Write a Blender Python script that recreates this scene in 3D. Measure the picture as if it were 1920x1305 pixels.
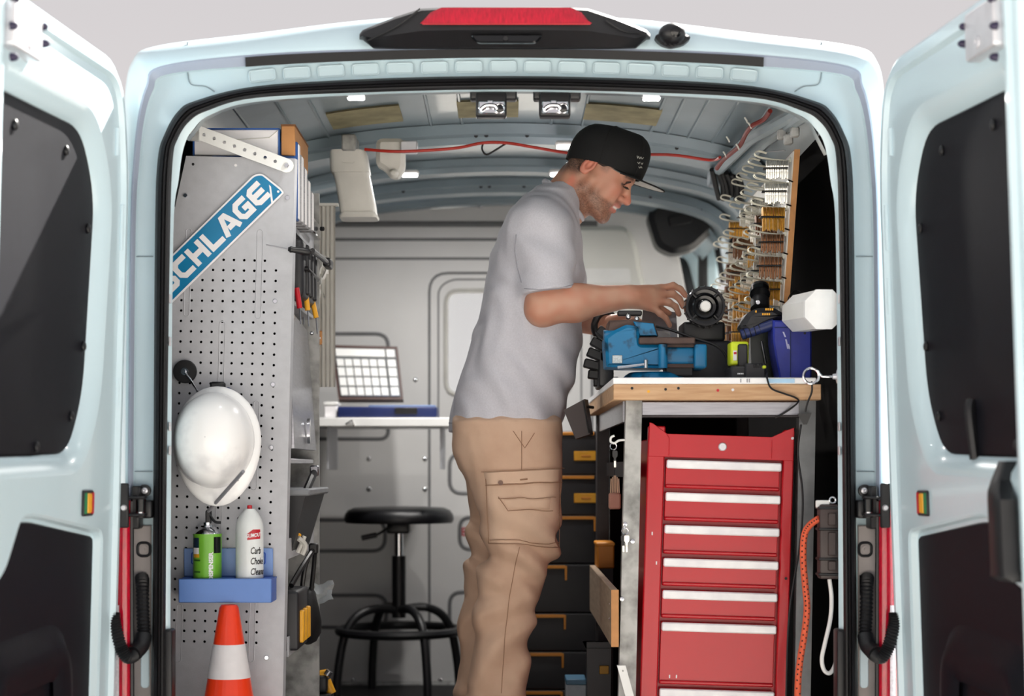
import bpy, bmesh, math, random
import numpy as np
from mathutils import Vector, Matrix, noise as mnoise
from mathutils.geometry import tessellate_polygon
from mathutils.bvhtree import BVHTree
random.seed(7)
for o in list(bpy.data.objects): bpy.data.objects.remove(o)
SC = bpy.context.scene; COL = SC.collection
# ------------------------------------------------------------ camera, world, sun, exposure
F_PX, CAM_D, CAM_Z, VX, VY = 3295.0, 3.97, 0.82, 950.0, 880.0
cam_data = bpy.data.cameras.new('camera'); cam = bpy.data.objects.new('camera', cam_data); COL.objects.link(cam)
cam.location = (0, -CAM_D, CAM_Z); cam.rotation_euler = (math.pi/2, 0, 0)
cam_data.sensor_width = 36; cam_data.lens = F_PX/1920*36
cam_data.shift_x = (960-VX)/1920; cam_data.shift_y = (VY-652.5)/1920
cam_data.dof.use_dof = True; cam_data.dof.focus_distance = 4.45; cam_data.dof.aperture_fstop = 2.6
cam_data.clip_start = 0.05
SC.camera = cam
w = bpy.data.worlds.new('sky'); SC.world = w; w.use_nodes = True
nt = w.node_tree; bg = nt.nodes['Background']
tc = nt.nodes.new('ShaderNodeTexCoord'); sp = nt.nodes.new('ShaderNodeSeparateXYZ')
rp = nt.nodes.new('ShaderNodeValToRGB')
nt.links.new(tc.outputs['Generated'], sp.inputs[0]); nt.links.new(sp.outputs['Z'], rp.inputs[0]); nt.links.new(rp.outputs[0], bg.inputs[0])
rp.color_ramp.elements[0].position = 0.0; rp.color_ramp.elements[0].color = (0.80, 0.745, 0.74, 1)
rp.color_ramp.elements[1].position = 0.6; rp.color_ramp.elements[1].color = (0.60, 0.60, 0.625, 1)
_e = rp.color_ramp.elements.new(0.26); _e.color = (0.665, 0.635, 0.645, 1)
bg.inputs['Strength'].default_value = 0.69
sun_d = bpy.data.lights.new('sun', 'SUN'); sun = bpy.data.objects.new('sun', sun_d); COL.objects.link(sun)
sun_d.energy = 19.0; sun_d.angle = math.radians(0.6); sun_d.color = (1.0, 0.96, 0.90)
sun.location = (4, 8, 8)
sun.rotation_euler = Vector((-0.54, -1.0, -1.0)).to_track_quat('-Z', 'Y').to_euler()
SC.view_settings.view_transform = 'Standard'; SC.view_settings.look = 'None'
SC.view_settings.gamma = 1.0; SC.view_settings.use_curve_mapping = False
SC.view_settings.exposure = 0.55
# ------------------------------------------------------------ helpers
def P(x, y, Y):
    d = Y+CAM_D
    return Vector(((x-VX)*d/F_PX, Y, CAM_Z+(VY-y)*d/F_PX))
def S(n, Y): return n*(Y+CAM_D)/F_PX
V = Vector
def lin(c):
    out = []
    for a in c:
        a /= 255.0
        out.append(a/12.92 if a <= 0.04045 else ((a+0.055)/1.055)**2.4)
    return (*out, 1.0)
MATS = {}
def mat(name, rgb, rough=0.5, metal=0.0, var=0.10, scale=18.0, bump=0.0, bscale=None, coat=0.0, emit=0.0, dark=None, thr=None, trans=0.0, spec=None, detail=4.0, stretch=None):
    if name in MATS: return MATS[name]
    m = bpy.data.materials.new(name); m.use_nodes = True; t = m.node_tree; b = t.nodes['Principled BSDF']
    b.inputs['Roughness'].default_value = rough; b.inputs['Metallic'].default_value = metal
    if coat: b.inputs['Coat Weight'].default_value = coat; b.inputs['Coat Roughness'].default_value = 0.08
    if trans: b.inputs['Transmission Weight'].default_value = trans
    if spec is not None: b.inputs['Specular IOR Level'].default_value = spec
    c = lin(rgb)
    tcn = t.nodes.new('ShaderNodeTexCoord'); src = tcn.outputs['Object']
    if stretch:
        mp = t.nodes.new('ShaderNodeMapping'); mp.inputs['Scale'].default_value = stretch
        t.links.new(src, mp.inputs[0]); src = mp.outputs[0]
    nz = t.nodes.new('ShaderNodeTexNoise'); nz.inputs['Scale'].default_value = scale; nz.inputs['Detail'].default_value = detail
    t.links.new(src, nz.inputs['Vector'])
    r = t.nodes.new('ShaderNodeValToRGB')
    lo = lin(dark) if dark else tuple(x*(1-var) for x in c[:3])+(1,)
    hi = c if dark else tuple(min(1, x*(1+var)) for x in c[:3])+(1,)
    r.color_ramp.elements[0].color = lo; r.color_ramp.elements[1].color = hi
    a, bb = thr if thr else (0.3, 0.7)
    r.color_ramp.elements[0].position = a; r.color_ramp.elements[1].position = bb
    t.links.new(nz.outputs['Fac'], r.inputs[0]); t.links.new(r.outputs[0], b.inputs['Base Color'])
    if bump:
        n2 = t.nodes.new('ShaderNodeTexNoise'); n2.inputs['Scale'].default_value = bscale or scale*4; n2.inputs['Detail'].default_value = 3
        t.links.new(src, n2.inputs['Vector'])
        bp = t.nodes.new('ShaderNodeBump'); bp.inputs['Strength'].default_value = bump; bp.inputs['Distance'].default_value = 0.004
        t.links.new(n2.outputs['Fac'], bp.inputs['Height']); t.links.new(bp.outputs[0], b.inputs['Normal'])
    if emit:
        t.links.new(r.outputs[0], b.inputs['Emission Color']); b.inputs['Emission Strength'].default_value = emit
    MATS[name] = m
    return m
def ortho(ax):
    ax = V(ax).normalized(); h = V((0, 0, 1)) if abs(ax.z) < 0.9 else V((1, 0, 0))
    e1 = ax.cross(h).normalized(); return e1, ax.cross(e1).normalized(), ax
class MB:
    def __init__(s): s.v = []; s.f = []
    def add(s, vs, fs, M=None):
        o = len(s.v)
        s.v += [tuple(M @ V(p)) if M else tuple(p) for p in vs]
        s.f += [tuple(i+o for i in f) for f in fs]; return s
    def box8(s, p):   # 0-3 bottom ring, 4-7 top ring
        return s.add(p, [(3,2,1,0),(4,5,6,7),(0,1,5,4),(1,2,6,5),(2,3,7,6),(3,0,4,7)])
    def box(s, lo, hi, M=None):
        a, b = lo, hi
        vs = [(a[0],a[1],a[2]),(b[0],a[1],a[2]),(b[0],b[1],a[2]),(a[0],b[1],a[2]),(a[0],a[1],b[2]),(b[0],a[1],b[2]),(b[0],b[1],b[2]),(a[0],b[1],b[2])]
        return s.add(vs, [(3,2,1,0),(4,5,6,7),(0,1,5,4),(1,2,6,5),(2,3,7,6),(3,0,4,7)], M)
    def rbox(s, lo, hi, b=0.003, M=None):
        lo = [min(lo[i], hi[i]) for i in range(3)] if True else lo
        return s._rbox(lo, hi, b, M)
    def _rbox(s, lo, hi, b, M):
        bm = bmesh.new(); bmesh.ops.create_cube(bm, size=1)
        c = [(lo[i]+hi[i])/2 for i in range(3)]; d = [abs(hi[i]-lo[i]) for i in range(3)]
        for v in bm.verts: v.co = V((c[0]+v.co.x*d[0], c[1]+v.co.y*d[1], c[2]+v.co.z*d[2]))
        b = min(b, min(d)*0.45)
        bmesh.ops.bevel(bm, geom=list(bm.edges), offset=b, segments=1 if b < 0.006 else 3, affect='EDGES', profile=0.5)
        bm.verts.ensure_lookup_table(); bm.verts.index_update()
        s.add([v.co.copy() for v in bm.verts], [[v.index for v in f.verts] for f in bm.faces], M); bm.free(); return s
    def cyl(s, p0, p1, r0, r1=None, n=16, caps=True, rot=0.0):
        p0 = V(p0); p1 = V(p1); r1 = r0 if r1 is None else r1
        e1, e2, ax = ortho(p1-p0); vs = []
        for p, r in ((p0, r0), (p1, r1)):
            for i in range(n):
                a = 2*math.pi*i/n+rot; vs.append(p+e1*(r*math.cos(a))+e2*(r*math.sin(a)))
        fs = [(i, (i+1) % n, n+(i+1) % n, n+i) for i in range(n)]
        if caps: fs += [tuple(range(n-1, -1, -1)), tuple(range(n, 2*n))]
        return s.add(vs, fs)
    def tube(s, pts, r, n=8, closed=False, smooth=0):
        pts = [V(p) for p in pts]
        if smooth: pts = crom(pts, smooth, closed)
        N = len(pts); rs = r if isinstance(r, (list, tuple)) else [r]*N
        if len(rs) != N: rs = [rs[min(len(rs)-1, int(i*len(rs)/N))] for i in range(N)]
        T = []
        for i in range(N):
            a = pts[i-1] if (i > 0 or closed) else pts[i]; b = pts[(i+1) % N] if (i < N-1 or closed) else pts[i]
            T.append((b-a).normalized() if (b-a).length > 1e-9 else V((0, 0, 1)))
        e1, e2, _ = ortho(T[0]); vs = []; u = e1
        for i in range(N):
            u = (u-T[i]*u.dot(T[i])); u = u.normalized() if u.length > 1e-6 else ortho(T[i])[0]
            w2 = T[i].cross(u)
            for j in range(n):
                a = 2*math.pi*j/n; vs.append(pts[i]+u*(rs[i]*math.cos(a))+w2*(rs[i]*math.sin(a)))
        fs = []
        for i in range(N if closed else N-1):
            a = i*n; b = ((i+1) % N)*n
            for j in range(n): fs.append((a+j, a+(j+1) % n, b+(j+1) % n, b+j))
        if not closed: fs += [tuple(range(n-1, -1, -1)), tuple(range((N-1)*n, N*n))]
        return s.add(vs, fs)
    def lathe(s, prof, c, axis=(0, 0, 1), n=24, sx=1.0, sy=1.0, e=None):
        e1, e2, ax = e if e else ortho(axis); c = V(c); vs = []; K = len(prof)
        for r, z in prof:
            for i in range(n):
                a = 2*math.pi*i/n; vs.append(c+ax*z+e1*(r*sx*math.cos(a))+e2*(r*sy*math.sin(a)))
        fs = [(k*n+i, k*n+(i+1) % n, (k+1)*n+(i+1) % n, (k+1)*n+i) for k in range(K-1) for i in range(n)]
        if prof[0][0] > 1e-5: fs.append(tuple(range(n-1, -1, -1)))
        if prof[-1][0] > 1e-5: fs.append(tuple(range((K-1)*n, K*n)))
        return s.add(vs, fs)
    def sphere(s, c, r, nu=16, nv=10, M=None):
        r = r if isinstance(r, (tuple, list)) else (r, r, r); c = V(c); vs = []
        for j in range(nv+1):
            t = math.pi*j/nv
            for i in range(nu):
                a = 2*math.pi*i/nu; q = V((r[0]*math.sin(t)*math.cos(a), r[1]*math.sin(t)*math.sin(a), r[2]*math.cos(t)))
                vs.append(c+(M @ q if M else q))
        return s.add(vs, [(j*nu+i, (j+1)*nu+i, (j+1)*nu+(i+1) % nu, j*nu+(i+1) % nu) for j in range(nv) for i in range(nu)])
    def torus(s, c, axis, R, r, n=24, m=8, a0=0.0, a1=None, e=None):
        e1, e2, ax = e if e else ortho(axis); c = V(c)
        if a1 is None: return s.tube([c+e1*(R*math.cos(2*math.pi*i/n))+e2*(R*math.sin(2*math.pi*i/n)) for i in range(n)], r, m, True)
        return s.tube([c+e1*(R*math.cos(a0+(a1-a0)*i/n))+e2*(R*math.sin(a0+(a1-a0)*i/n)) for i in range(n+1)], r, m)
    def loft(s, rows, closed=False, cap=False):
        n = len(rows[0]); vs = [p for r in rows for p in r]; fs = []
        for k in range(len(rows)-1):
            for i in range(n if closed else n-1):
                fs.append((k*n+i, k*n+(i+1) % n, (k+1)*n+(i+1) % n, (k+1)*n+i))
        if cap: fs += [tuple(range(n-1, -1, -1)), tuple(range((len(rows)-1)*n, len(rows)*n))]
        return s.add(vs, fs)
    def prism(s, poly, O, ex, ey, t0, t1, holes=(), ez=None, bev=0.0):
        ex = V(ex); ey = V(ey); ez = V(ez) if ez else ex.cross(ey).normalized(); O = V(O)
        loops = [list(poly)]+[list(h) for h in holes]
        flat = [p for l in loops for p in l]; N = len(flat)
        tris = tessellate_polygon([[V((p[0], p[1], 0)) for p in l] for l in loops])
        vs = [O+ex*p[0]+ey*p[1]+ez*t0 for p in flat]; 
        if bev:
            top = []
            for l in loops[:1]: top += offs(l, -bev)
            for l in loops[1:]: top += offs(l, bev)
            vs += [O+ex*p[0]+ey*p[1]+ez*(t1-bev*(1 if t1 > t0 else -1)) for p in flat]+[O+ex*p[0]+ey*p[1]+ez*t1 for p in top]
            L = 3
        else:
            vs += [O+ex*p[0]+ey*p[1]+ez*t1 for p in flat]; L = 2
        fs = []
        for t in tris: fs += [tuple(t)[::-1], tuple(i+N*(L-1) for i in t)]
        o = 0
        for l in loops:
            n = len(l)
            for q in range(L-1):
                for i in range(n): fs.append((o+i+q*N, o+(i+1) % n+q*N, o+(i+1) % n+(q+1)*N, o+i+(q+1)*N))
            o += n
        return s.add(vs, fs)
    def build(s, name, m, parent=None, smooth=40, local=False):
        me = bpy.data.meshes.new(name)
        L = V((0, 0, 0)) if (local or parent is None) else LOC.get(parent.name, V((0, 0, 0)))
        me.from_pydata([(p[0]-L.x, p[1]-L.y, p[2]-L.z) for p in s.v], [], s.f)
        me.validate()
        bm = bmesh.new(); bm.from_mesh(me); bmesh.ops.recalc_face_normals(bm, faces=bm.faces); bm.to_mesh(me); bm.free()
        if smooth:
            me.polygons.foreach_set('use_smooth', [True]*len(me.polygons)); me.set_sharp_from_angle(angle=math.radians(smooth))
        if m: me.materials.append(m)
        o = bpy.data.objects.new(name, me); COL.objects.link(o)
        if parent: o.parent = parent; LOC[o.name] = L
        else: LOC[o.name] = V((0, 0, 0))
        return o
LOC = {}
def crom(pts, k=6, closed=False):
    out = []; N = len(pts)
    rng = range(N if closed else N-1)
    for i in rng:
        g = lambda j: pts[j % N] if closed else pts[max(0, min(N-1, j))]
        a, b, c, d = g(i-1), g(i), g(i+1), g(i+2)
        for q in range(k):
            t = q/k
            out.append(0.5*((2*b)+(c-a)*t+(2*a-5*b+4*c-d)*t*t+(3*b-a-3*c+d)*t*t*t))
    if not closed: out.append(pts[-1])
    return out
def offs(poly, d):   # offset outwards for +d
    n = len(poly); A = sum(poly[i][0]*poly[(i+1) % n][1]-poly[(i+1) % n][0]*poly[i][1] for i in range(n)); sg = 1 if A > 0 else -1
    out = []
    for i in range(n):
        a = V(poly[i-1][:2]); b = V(poly[i][:2]); c = V(poly[(i+1) % n][:2])
        d1 = (b-a).normalized(); d2 = (c-b).normalized()
        n1 = V((d1.y, -d1.x))*sg; n2 = V((d2.y, -d2.x))*sg; q = n1+n2
        q = q.normalized() if q.length > 1e-6 else n1
        k = d/max(0.4, q.dot(n1)); out.append((b.x+q.x*k, b.y+q.y*k))
    return out
def rrect(x0, y0, x1, y1, r, k=5):
    out = []
    for cx, cy, a in ((x1-r, y1-r, 0), (x0+r, y1-r, 90), (x0+r, y0+r, 180), (x1-r, y0+r, 270)):
        for i in range(k+1):
            t = math.radians(a+90*i/k); out.append((cx+r*math.cos(t), cy+r*math.sin(t)))
    return out
def roundpoly(pts, r, k=4):
    out = []; n = len(pts)
    for i in range(n):
        a, b, c = V(pts[i-1]), V(pts[i]), V(pts[(i+1) % n])
        rr = r[i] if isinstance(r, (list, tuple)) else r
        l = min(rr, (a-b).length*0.45, (c-b).length*0.45)
        p0 = b+(a-b).normalized()*l; p1 = b+(c-b).normalized()*l
        for q in range(k+1):
            t = q/k; p = p0*(1-t)**2+b*2*t*(1-t)+p1*t*t; out.append((p.x, p.y))
    return out
def tag(o, label=None, cat=None, group=None, kind=None):
    if label: o['label'] = label
    if cat: o['category'] = cat
    if group: o['group'] = group
    if kind: o['kind'] = kind
    return o
def thing(name, label, cat, loc=(0, 0, 0), group=None, rot=None):
    o = bpy.data.objects.new(name, None); COL.objects.link(o); o.location = loc; o.empty_display_size = 0.05
    LOC[o.name] = V(loc)
    if rot: o.rotation_euler = rot; LOC[o.name] = V((0, 0, 0))
    return tag(o, label, cat, group)
def struct(o): o['kind'] = 'structure'; return o
def inst(src, name, M, parent=None):   # shared-mesh copy
    o = bpy.data.objects.new(name, src.data); COL.objects.link(o); o.parent = parent; o.matrix_local = M; return o
def text_mesh(txt, size=1.0, bold=0.0, shear=0.0, align='CENTER'):
    c = bpy.data.curves.new('t', 'FONT'); c.body = txt; c.size = size; c.offset = bold; c.shear = shear
    c.align_x = align; c.align_y = 'CENTER'; c.extrude = 0.0; c.resolution_u = 3
    o = bpy.data.objects.new('t', c); COL.objects.link(o)
    dg = bpy.context.evaluated_depsgraph_get(); e = o.evaluated_get(dg); me = e.to_mesh()
    vs = [v.co.copy() for v in me.vertices]; fs = [tuple(p.vertices) for p in me.polygons]
    e.to_mesh_clear(); bpy.data.objects.remove(o); bpy.data.curves.remove(c)
    return vs, fs
def frame(O, ex, ey):
    ex = V(ex).normalized(); ey = V(ey).normalized(); ez = ex.cross(ey).normalized()
    return Matrix(((ex.x, ey.x, ez.x, O[0]), (ex.y, ey.y, ez.y, O[1]), (ex.z, ey.z, ez.z, O[2]), (0, 0, 0, 1)))
XZ = ((1, 0, 0), (0, 0, 1))   # prism in picture plane; ez = -Y (towards the doors)
# ------------------------------------------------------------ materials
PAINT = mat('white_van_paint', (200, 222, 231), 0.28, 0, 0.03, 3, coat=0.5)
PRIMER = mat('grey_body_paint', (136, 152, 160), 0.35, 0, 0.10, 6, coat=0.3)
PILLAR = mat('taupe_grey', (150, 143, 140), 0.5, 0, 0.15, 9)  # taupe tone of the lower pillar plates, darker than the body
BULK = mat('bulkhead_grey_paint', (228, 227, 226), 0.42, 0, 0.05, 3)
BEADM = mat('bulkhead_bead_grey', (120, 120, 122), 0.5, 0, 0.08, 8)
RUBBER = mat('black_rubber', (13, 13, 17), 0.55, 0, 0.08, 20)
BLACKP = mat('black_plastic', (22, 22, 25), 0.42, 0, 0.2, 25)
BLACKG = mat('gloss_black_plastic', (10, 11, 14), 0.15, 0, 0.2, 25)
TRIMB = mat('black_door_lining', (20, 20, 26), 0.5, 0, 0.15, 60, bump=0.1, bscale=500, spec=0.12)
LINER = mat('black_wall_lining', (12, 9, 9), 0.8, 0, 0.3, 9, spec=0.05)
STEEL = mat('brushed_steel', (160, 160, 166), 0.28, 0.95, 0.12, 14, stretch=(1, 1, 12))
CHROME = mat('bright_metal', (225, 226, 230), 0.15, 1.0, 0.05, 20)
GALV = mat('galvanised_steel', (180, 180, 178), 0.5, 0.35, 0.18, 22, dark=(120, 120, 118), thr=(0.3, 0.62))
PEG = mat('grey_powder_coat', (182, 183, 188), 0.45, 0.15, 0.05, 40, bump=0.08, bscale=350)
ZINC = mat('zinc_plate', (215, 215, 220), 0.35, 0.5, 0.06, 25)
WHITEP = mat('white_plastic', (238, 238, 236), 0.4, 0, 0.04, 12)
OFFW = mat('aged_white_plastic', (206, 204, 198), 0.5, 0, 0.07, 12)
CARD = mat('brown_cardboard', (186, 132, 82), 0.85, 0, 0.10, 14)
PAPER = mat('white_card', (236, 234, 236), 0.7, 0, 0.04, 10)
BLUEC = mat('blue_print', (40, 84, 150), 0.5, 0, 0.1, 15)
REDC = mat('red_tool_chest_paint', (186, 10, 28), 0.35, 0, 0.05, 6, coat=0.15)
REDP = mat('red_plastic', (190, 24, 40), 0.4, 0, 0.1, 20)
LENS = mat('red_lamp_lens', (178, 5, 38), 0.15, 0, 0.25, 60, coat=0.5, stretch=(6, 1, 1))
YELL = mat('yellow_plastic', (236, 170, 40), 0.45, 0, 0.1, 20)
WOOD = mat('pine_wood', (216, 180, 142), 0.7, 0, 0.1, 9, dark=(186, 144, 106), thr=(0.3, 0.75), stretch=(1, 12, 12))
WOODE = mat('plywood_edge', (196, 140, 88), 0.7, 0, 0.12, 30)
CASEB = mat('charcoal_case_plastic', (34, 34, 38), 0.5, 0, 0.15, 16)
NAVY = mat('navy_blue_plastic', (26, 40, 92), 0.45, 0, 0.12, 16)
BRASS = mat('brass_key_metal', (214, 158, 66), 0.28, 0.85, 0.25, 90)
SILV = mat('nickel_key_metal', (224, 222, 214), 0.25, 0.85, 0.2, 90)
BRON = mat('dark_bronze_key_metal', (112, 74, 48), 0.4, 0.7, 0.3, 90)
GLASS = None
# ------------------------------------------------------------ ground and van shell
CX = 946.0
def contour(left, Y, k=6):
    L = [P(x, y, Y) for x, y in left]; R = [P(2*CX-x, y, Y) for x, y in left[-2::-1]]
    return crom(L+R, k)
cA = [(318,1700),(319,1300),(321,880),(325,440),(335,337),(345,275),(362,243),(395,215),(480,191),(700,177),(946,172)]
cB = [(306,1700),(308,1300),(311,880),(317,440),(322,300),(332,259),(354,226),(388,206),(480,182),(700,171),(946,166)]
cC = [(283,1700),(285,1300),(288,880),(291,440),(296,300),(310,249),(334,209),(367,189),(480,162),(700,148),(946,143)]
cD = [(245,1700),(247,1300),(249,880),(253,440),(260,303),(270,219),(286,168),(313,138),(480,122),(700,111),(946,106)]
cE = [(238,1700),(240,1300),(242,880),(246,440),(252,303),(261,219),(276,162),(303,126),(480,104),(700,94),(946,90)]
cF = [(216,1700),(218,1300),(221,880),(226,440),(229,290),(233,185),(247,116),(292,86),(480,62),(700,36),(946,22)]
def sh(c, dx, dy): return [(x+dx, y+dy) for x, y in c]
ground = MB().box((-40, -40, -0.75), (40, 40, -0.65)).build('ground', mat('pale_concrete', (196, 192, 186), 0.85, 0, 0.08, 0.8))
struct(ground)
mb = MB()
mb.loft([contour(cA, 0.09), contour(cA, 0.012), contour(cB, 0.0), contour(cC, 0.0), contour(sh(cC, -6, -4), 0.004), contour(sh(cD, 5, 4), 0.002), contour(cD, -0.006),
         contour(sh(cD, -1, -2), -0.04), contour(cE, -0.052), contour(sh(cE, -7, -9), -0.05), contour(sh(cF, 5, 8), -0.012), contour(sh(cF, 1, 2), 0.02), contour(cF, 0.06)])
rear = struct(mb.build('wall_rear', PAINT, smooth=50))
# jamb details: rubber seal ring, header embossings, drip strip, seam lines
seal = MB(); mix = lambda t: [(b[0]*(1-t)+c[0]*t, b[1]*(1-t)+c[1]*t) for b, c in zip(cB, cC)]
seal.loft([contour(mix(t), y) for t, y in ((-0.08, 0.004), (-0.06, -0.022), (0.12, -0.034), (0.26, -0.034), (0.30, -0.028), (0.36, -0.036), (0.50, -0.042), (0.56, -0.036), (0.62, -0.042), (0.85, -0.038), (1.0, -0.02), (1.02, 0.004))])
seal.build('door_seal', RUBBER, rear, smooth=30)
MB().loft([contour(sh(cD, 0, 1), -0.004), contour(sh(cD, 1, 1), -0.042), contour(sh(cE, 1, 1), -0.0545), contour(sh(cE, -2, -2), -0.0535)]).build('gutter', mat('gutter_sealer', (150, 160, 178), 0.4, 0, 0.05, 6), rear, smooth=40)
strip = MB(); a = [contour(sh(cD, 0, 2), y, 10) for y in (-0.004, -0.05)]; b = [contour(sh(cE, 0, 2), y, 10) for y in (-0.062, -0.05)]
rng = [i for i, p in enumerate(a[0]) if P(460, 0, 0).x < p.x < P(1436, 0, 0).x]
strip.loft([[r[i] for i in rng] for r in (a[0], a[1], b[0], b[1])])
strip.build('drip_strip', RUBBER, rear, smooth=30)
topC = contour(cC, 0.0, 24); topD = contour(cD, 0.0, 24)
def yat(c, X): 
    p = min(c, key=lambda q: abs(q.x-X)+(10 if q.z < 1.5 else 0)); return p.z
first = None
for i in range(15):
    x = P(469+64.5*i+23, 0, 0).x; z0 = yat(topC, x); z1 = yat(topD, x); zc = z0*0.52+z1*0.48; h = (z1-z0)*0.62
    sl = (yat(topC, x+0.03)-yat(topC, x-0.03))/0.06
    if first is None:
        m = MB(); pl = rrect(-0.029, -0.013, 0.029, 0.013, 0.006); ring = [V((q[0], -0.001, q[1])) for q in pl]
        m.tube(ring, 0.0022, 6, True); m.prism(offs(pl, -0.002), (0, 0, 0), (1, 0, 0), (0, 0, 1), -0.004, 0.001)
        first = m.build('embossed_panel', PAINT, rear); o = first
    else: o = inst(first, 'embossed_panel', Matrix.Identity(4), rear)
    o.matrix_local = Matrix.Translation((x, -0.001, zc)) @ Matrix.Rotation(-math.atan(sl), 4, 'Y') @ Matrix.Scale(h/0.030, 4, (0, 0, 1))
for sx in (-1, 1):   # roof seams and jamb seams
    X = (352-CX)*sx
    pts = [P(CX+X*1.0, 80, -0.0), P(CX+X, 100, -0.03), P(CX+X*1.0, 118, -0.052)]
    MB().tube(pts, 0.0022, 6).build('roof_seam', PRIMER, rear)
    pts = [P(CX+(352-CX)*sx, 136, 0), P(CX+(358-CX)*sx, 158, 0), P(CX+(385-CX)*sx, 162, 0), P(CX+(402-CX)*sx, 172, 0)]
    MB().tube(pts, 0.0014, 6, smooth=4).build('jamb_seam', PRIMER, rear)
    MB().tube([P(CX+(253-CX)*sx, 481, 0), P(CX+(287-CX)*sx, 481, 0)], 0.0015, 6).build('jamb_seam', PRIMER, rear)
    MB().tube([P(CX+(251-CX)*sx, 884, 0), P(CX+(286-CX)*sx, 884, 0)], 0.0015, 6).build('jamb_seam', PRIMER, rear)
    # lower pillar plate with stamped recess
    q = [(CX+(x-CX)*sx, y) for x, y in ((243,985),(284,985),(284,1400),(240,1400))]
    O = V((0, 0, 0)); poly = [(P(x, y, -0.002).x, P(x, y, -0.002).z) for x, y in q]
    pp = MB().prism(poly, (0, -0.001, 0), *XZ, 0, 0.006, bev=0.002).build('pillar_plate', PILLAR, rear)
    c = P(CX+(270-CX)*sx, 1030, -0.007)
    MB().tube([c+V((q[0], 0, q[1])) for q in rrect(-0.014, -0.015, 0.014, 0.015, 0.010)], 0.0035, 6, True).build('stamped_recess', RUBBER, pp)
    MB().lathe([(0.009, 0), (0.009, 0.003), (0.003, 0.003), (0.003, 0.006), (0.0, 0.006)], c, (0, -1, 0)).build('grommet', PILLAR, pp)
    a, b = P(CX+(272-CX)*sx-8, 1215, -0.007), P(CX+(272-CX)*sx+8, 1290, -0.007)
    MB().prism(rrect(min(a.x, b.x), b.z, max(a.x, b.x), a.z, 0.008), (0, -0.006, 0), *XZ, 0, 0.004, bev=0.0015).build('body_plug', PAINT, pp)
    # black bump strip low on the inner lip
    a = P(CX+(307-CX)*sx, 1180, -0.01); b = P(CX+(324-CX)*sx, 1400, -0.01)
    MB().rbox((min(a.x, b.x), -0.02, b.z), (max(a.x, b.x), 0.03, a.z), 0.006).build('sill_guard', BLACKP, rear)
    for y in (560, 640, 800, 845):
        c = P(CX+(318-CX)*sx, y, -0.004); MB().rbox((c.x-0.0015, -0.008, c.z-0.010), (c.x+0.0015, 0.01, c.z+0.010), 0.001).build('jamb_clip', ZINC, rear)
# outer roof skin
mb = MB(); mb.loft([contour(cF, 0.06), contour(sh(cF, 0, 0), 0.10)] + [[V((p.x*1.03, Y, p.z+0.012)) for p in contour(cF, 0.10)] for Y in (0.3, 2.34)])
mb.loft([[V((p.x*1.03, Y, p.z+0.012)) for p in contour(cF, 0.10) if p.z > 1.60] for Y in (2.34, 3.9)])
rs = mb.build('roof_skin', PAINT, rear)
# interior shell
prof = [(-0.865, 0.0), (-0.865, 0.7), (-0.86, 1.20), (-0.845, 1.45), (-0.805, 1.62), (-0.74, 1.725), (-0.60, 1.775), (-0.35, 1.815), (0, 1.832)]
prof = prof+[(-x, z) for x, z in prof[-2::-1]]
pc = crom([V((x, 0, z)) for x, z in prof], 6)
iL = min(range(len(pc)), key=lambda i: abs(pc[i].z-1.66) if pc[i].x < 0 else 9); iR = min(range(len(pc)), key=lambda i: abs(pc[i].z-1.66) if pc[i].x > 0 else 9)
def shell(name, idx, Y0, Y1, m, t=0.02):
    q = [pc[i] for i in idx]
    rows = [[V((p.x, Y, p.z)) for p in q] for Y in (Y0, Y1)]
    rows2 = [[V((p.x*(1+t/0.9), Y, p.z+t)) for p in q] for Y in (Y1, Y0)]
    return struct(MB().loft(rows+rows2+[rows[0]]).build(name, m))
ceil = shell('ceiling', range(iL, iR+1), 0.085, 3.75, PRIMER, 0.008)
wl = shell('wall_left', range(0, iL+1), 0.085, 2.78, LINER, 0.008)
wr = shell('wall_right', range(iR, len(pc)), 0.085, 2.35, LINER, 0.008)
flo = struct(MB().box((-0.90, -0.03, -0.06), (0.90, 3.7, 0.0)).build('floor', mat('black_rubber_floor', (22, 22, 24), 0.6, 0, 0.2, 9)))
und = struct(MB().rbox((-0.87, -0.05, -0.40), (0.87, 3.7, -0.06), 0.02).build('trim_1', mat('bumper_grey', (40, 42, 46), 0.6)))
def arch(X): 
    i = min(range(len(pc)), key=lambda i: abs(pc[i].x-X) + (9 if pc[i].z < 1.3 else 0)); j = i+1 if (X > pc[i].x and i+1 < len(pc)) else i-1
    a, b = pc[i], pc[j]
    t = (X-a.x)/(b.x-a.x) if abs(b.x-a.x) > 1e-6 else 0
    return a.z+(b.z-a.z)*t
def rib(Y, wd, drop, m=PRIMER, X0=-0.78, X1=0.78):
    xs = [X0+(X1-X0)*i/40 for i in range(41)]
    rows = []
    for dy, dz in ((-wd*0.62, 0.002), (-wd*0.5, drop*0.55), (-wd*0.34, drop*0.62), (-wd*0.28, drop), (wd*0.28, drop), (wd*0.34, drop*0.62), (wd*0.5, drop*0.55), (wd*0.62, 0.002)):
        rows.append([V((x, Y+dy, arch(x)-dz-(0.10*max(0, abs(x)-0.62)**1.2))) for x in xs])
    return MB().loft(rows).build('roof_rib', m, ceil, smooth=25)
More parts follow.
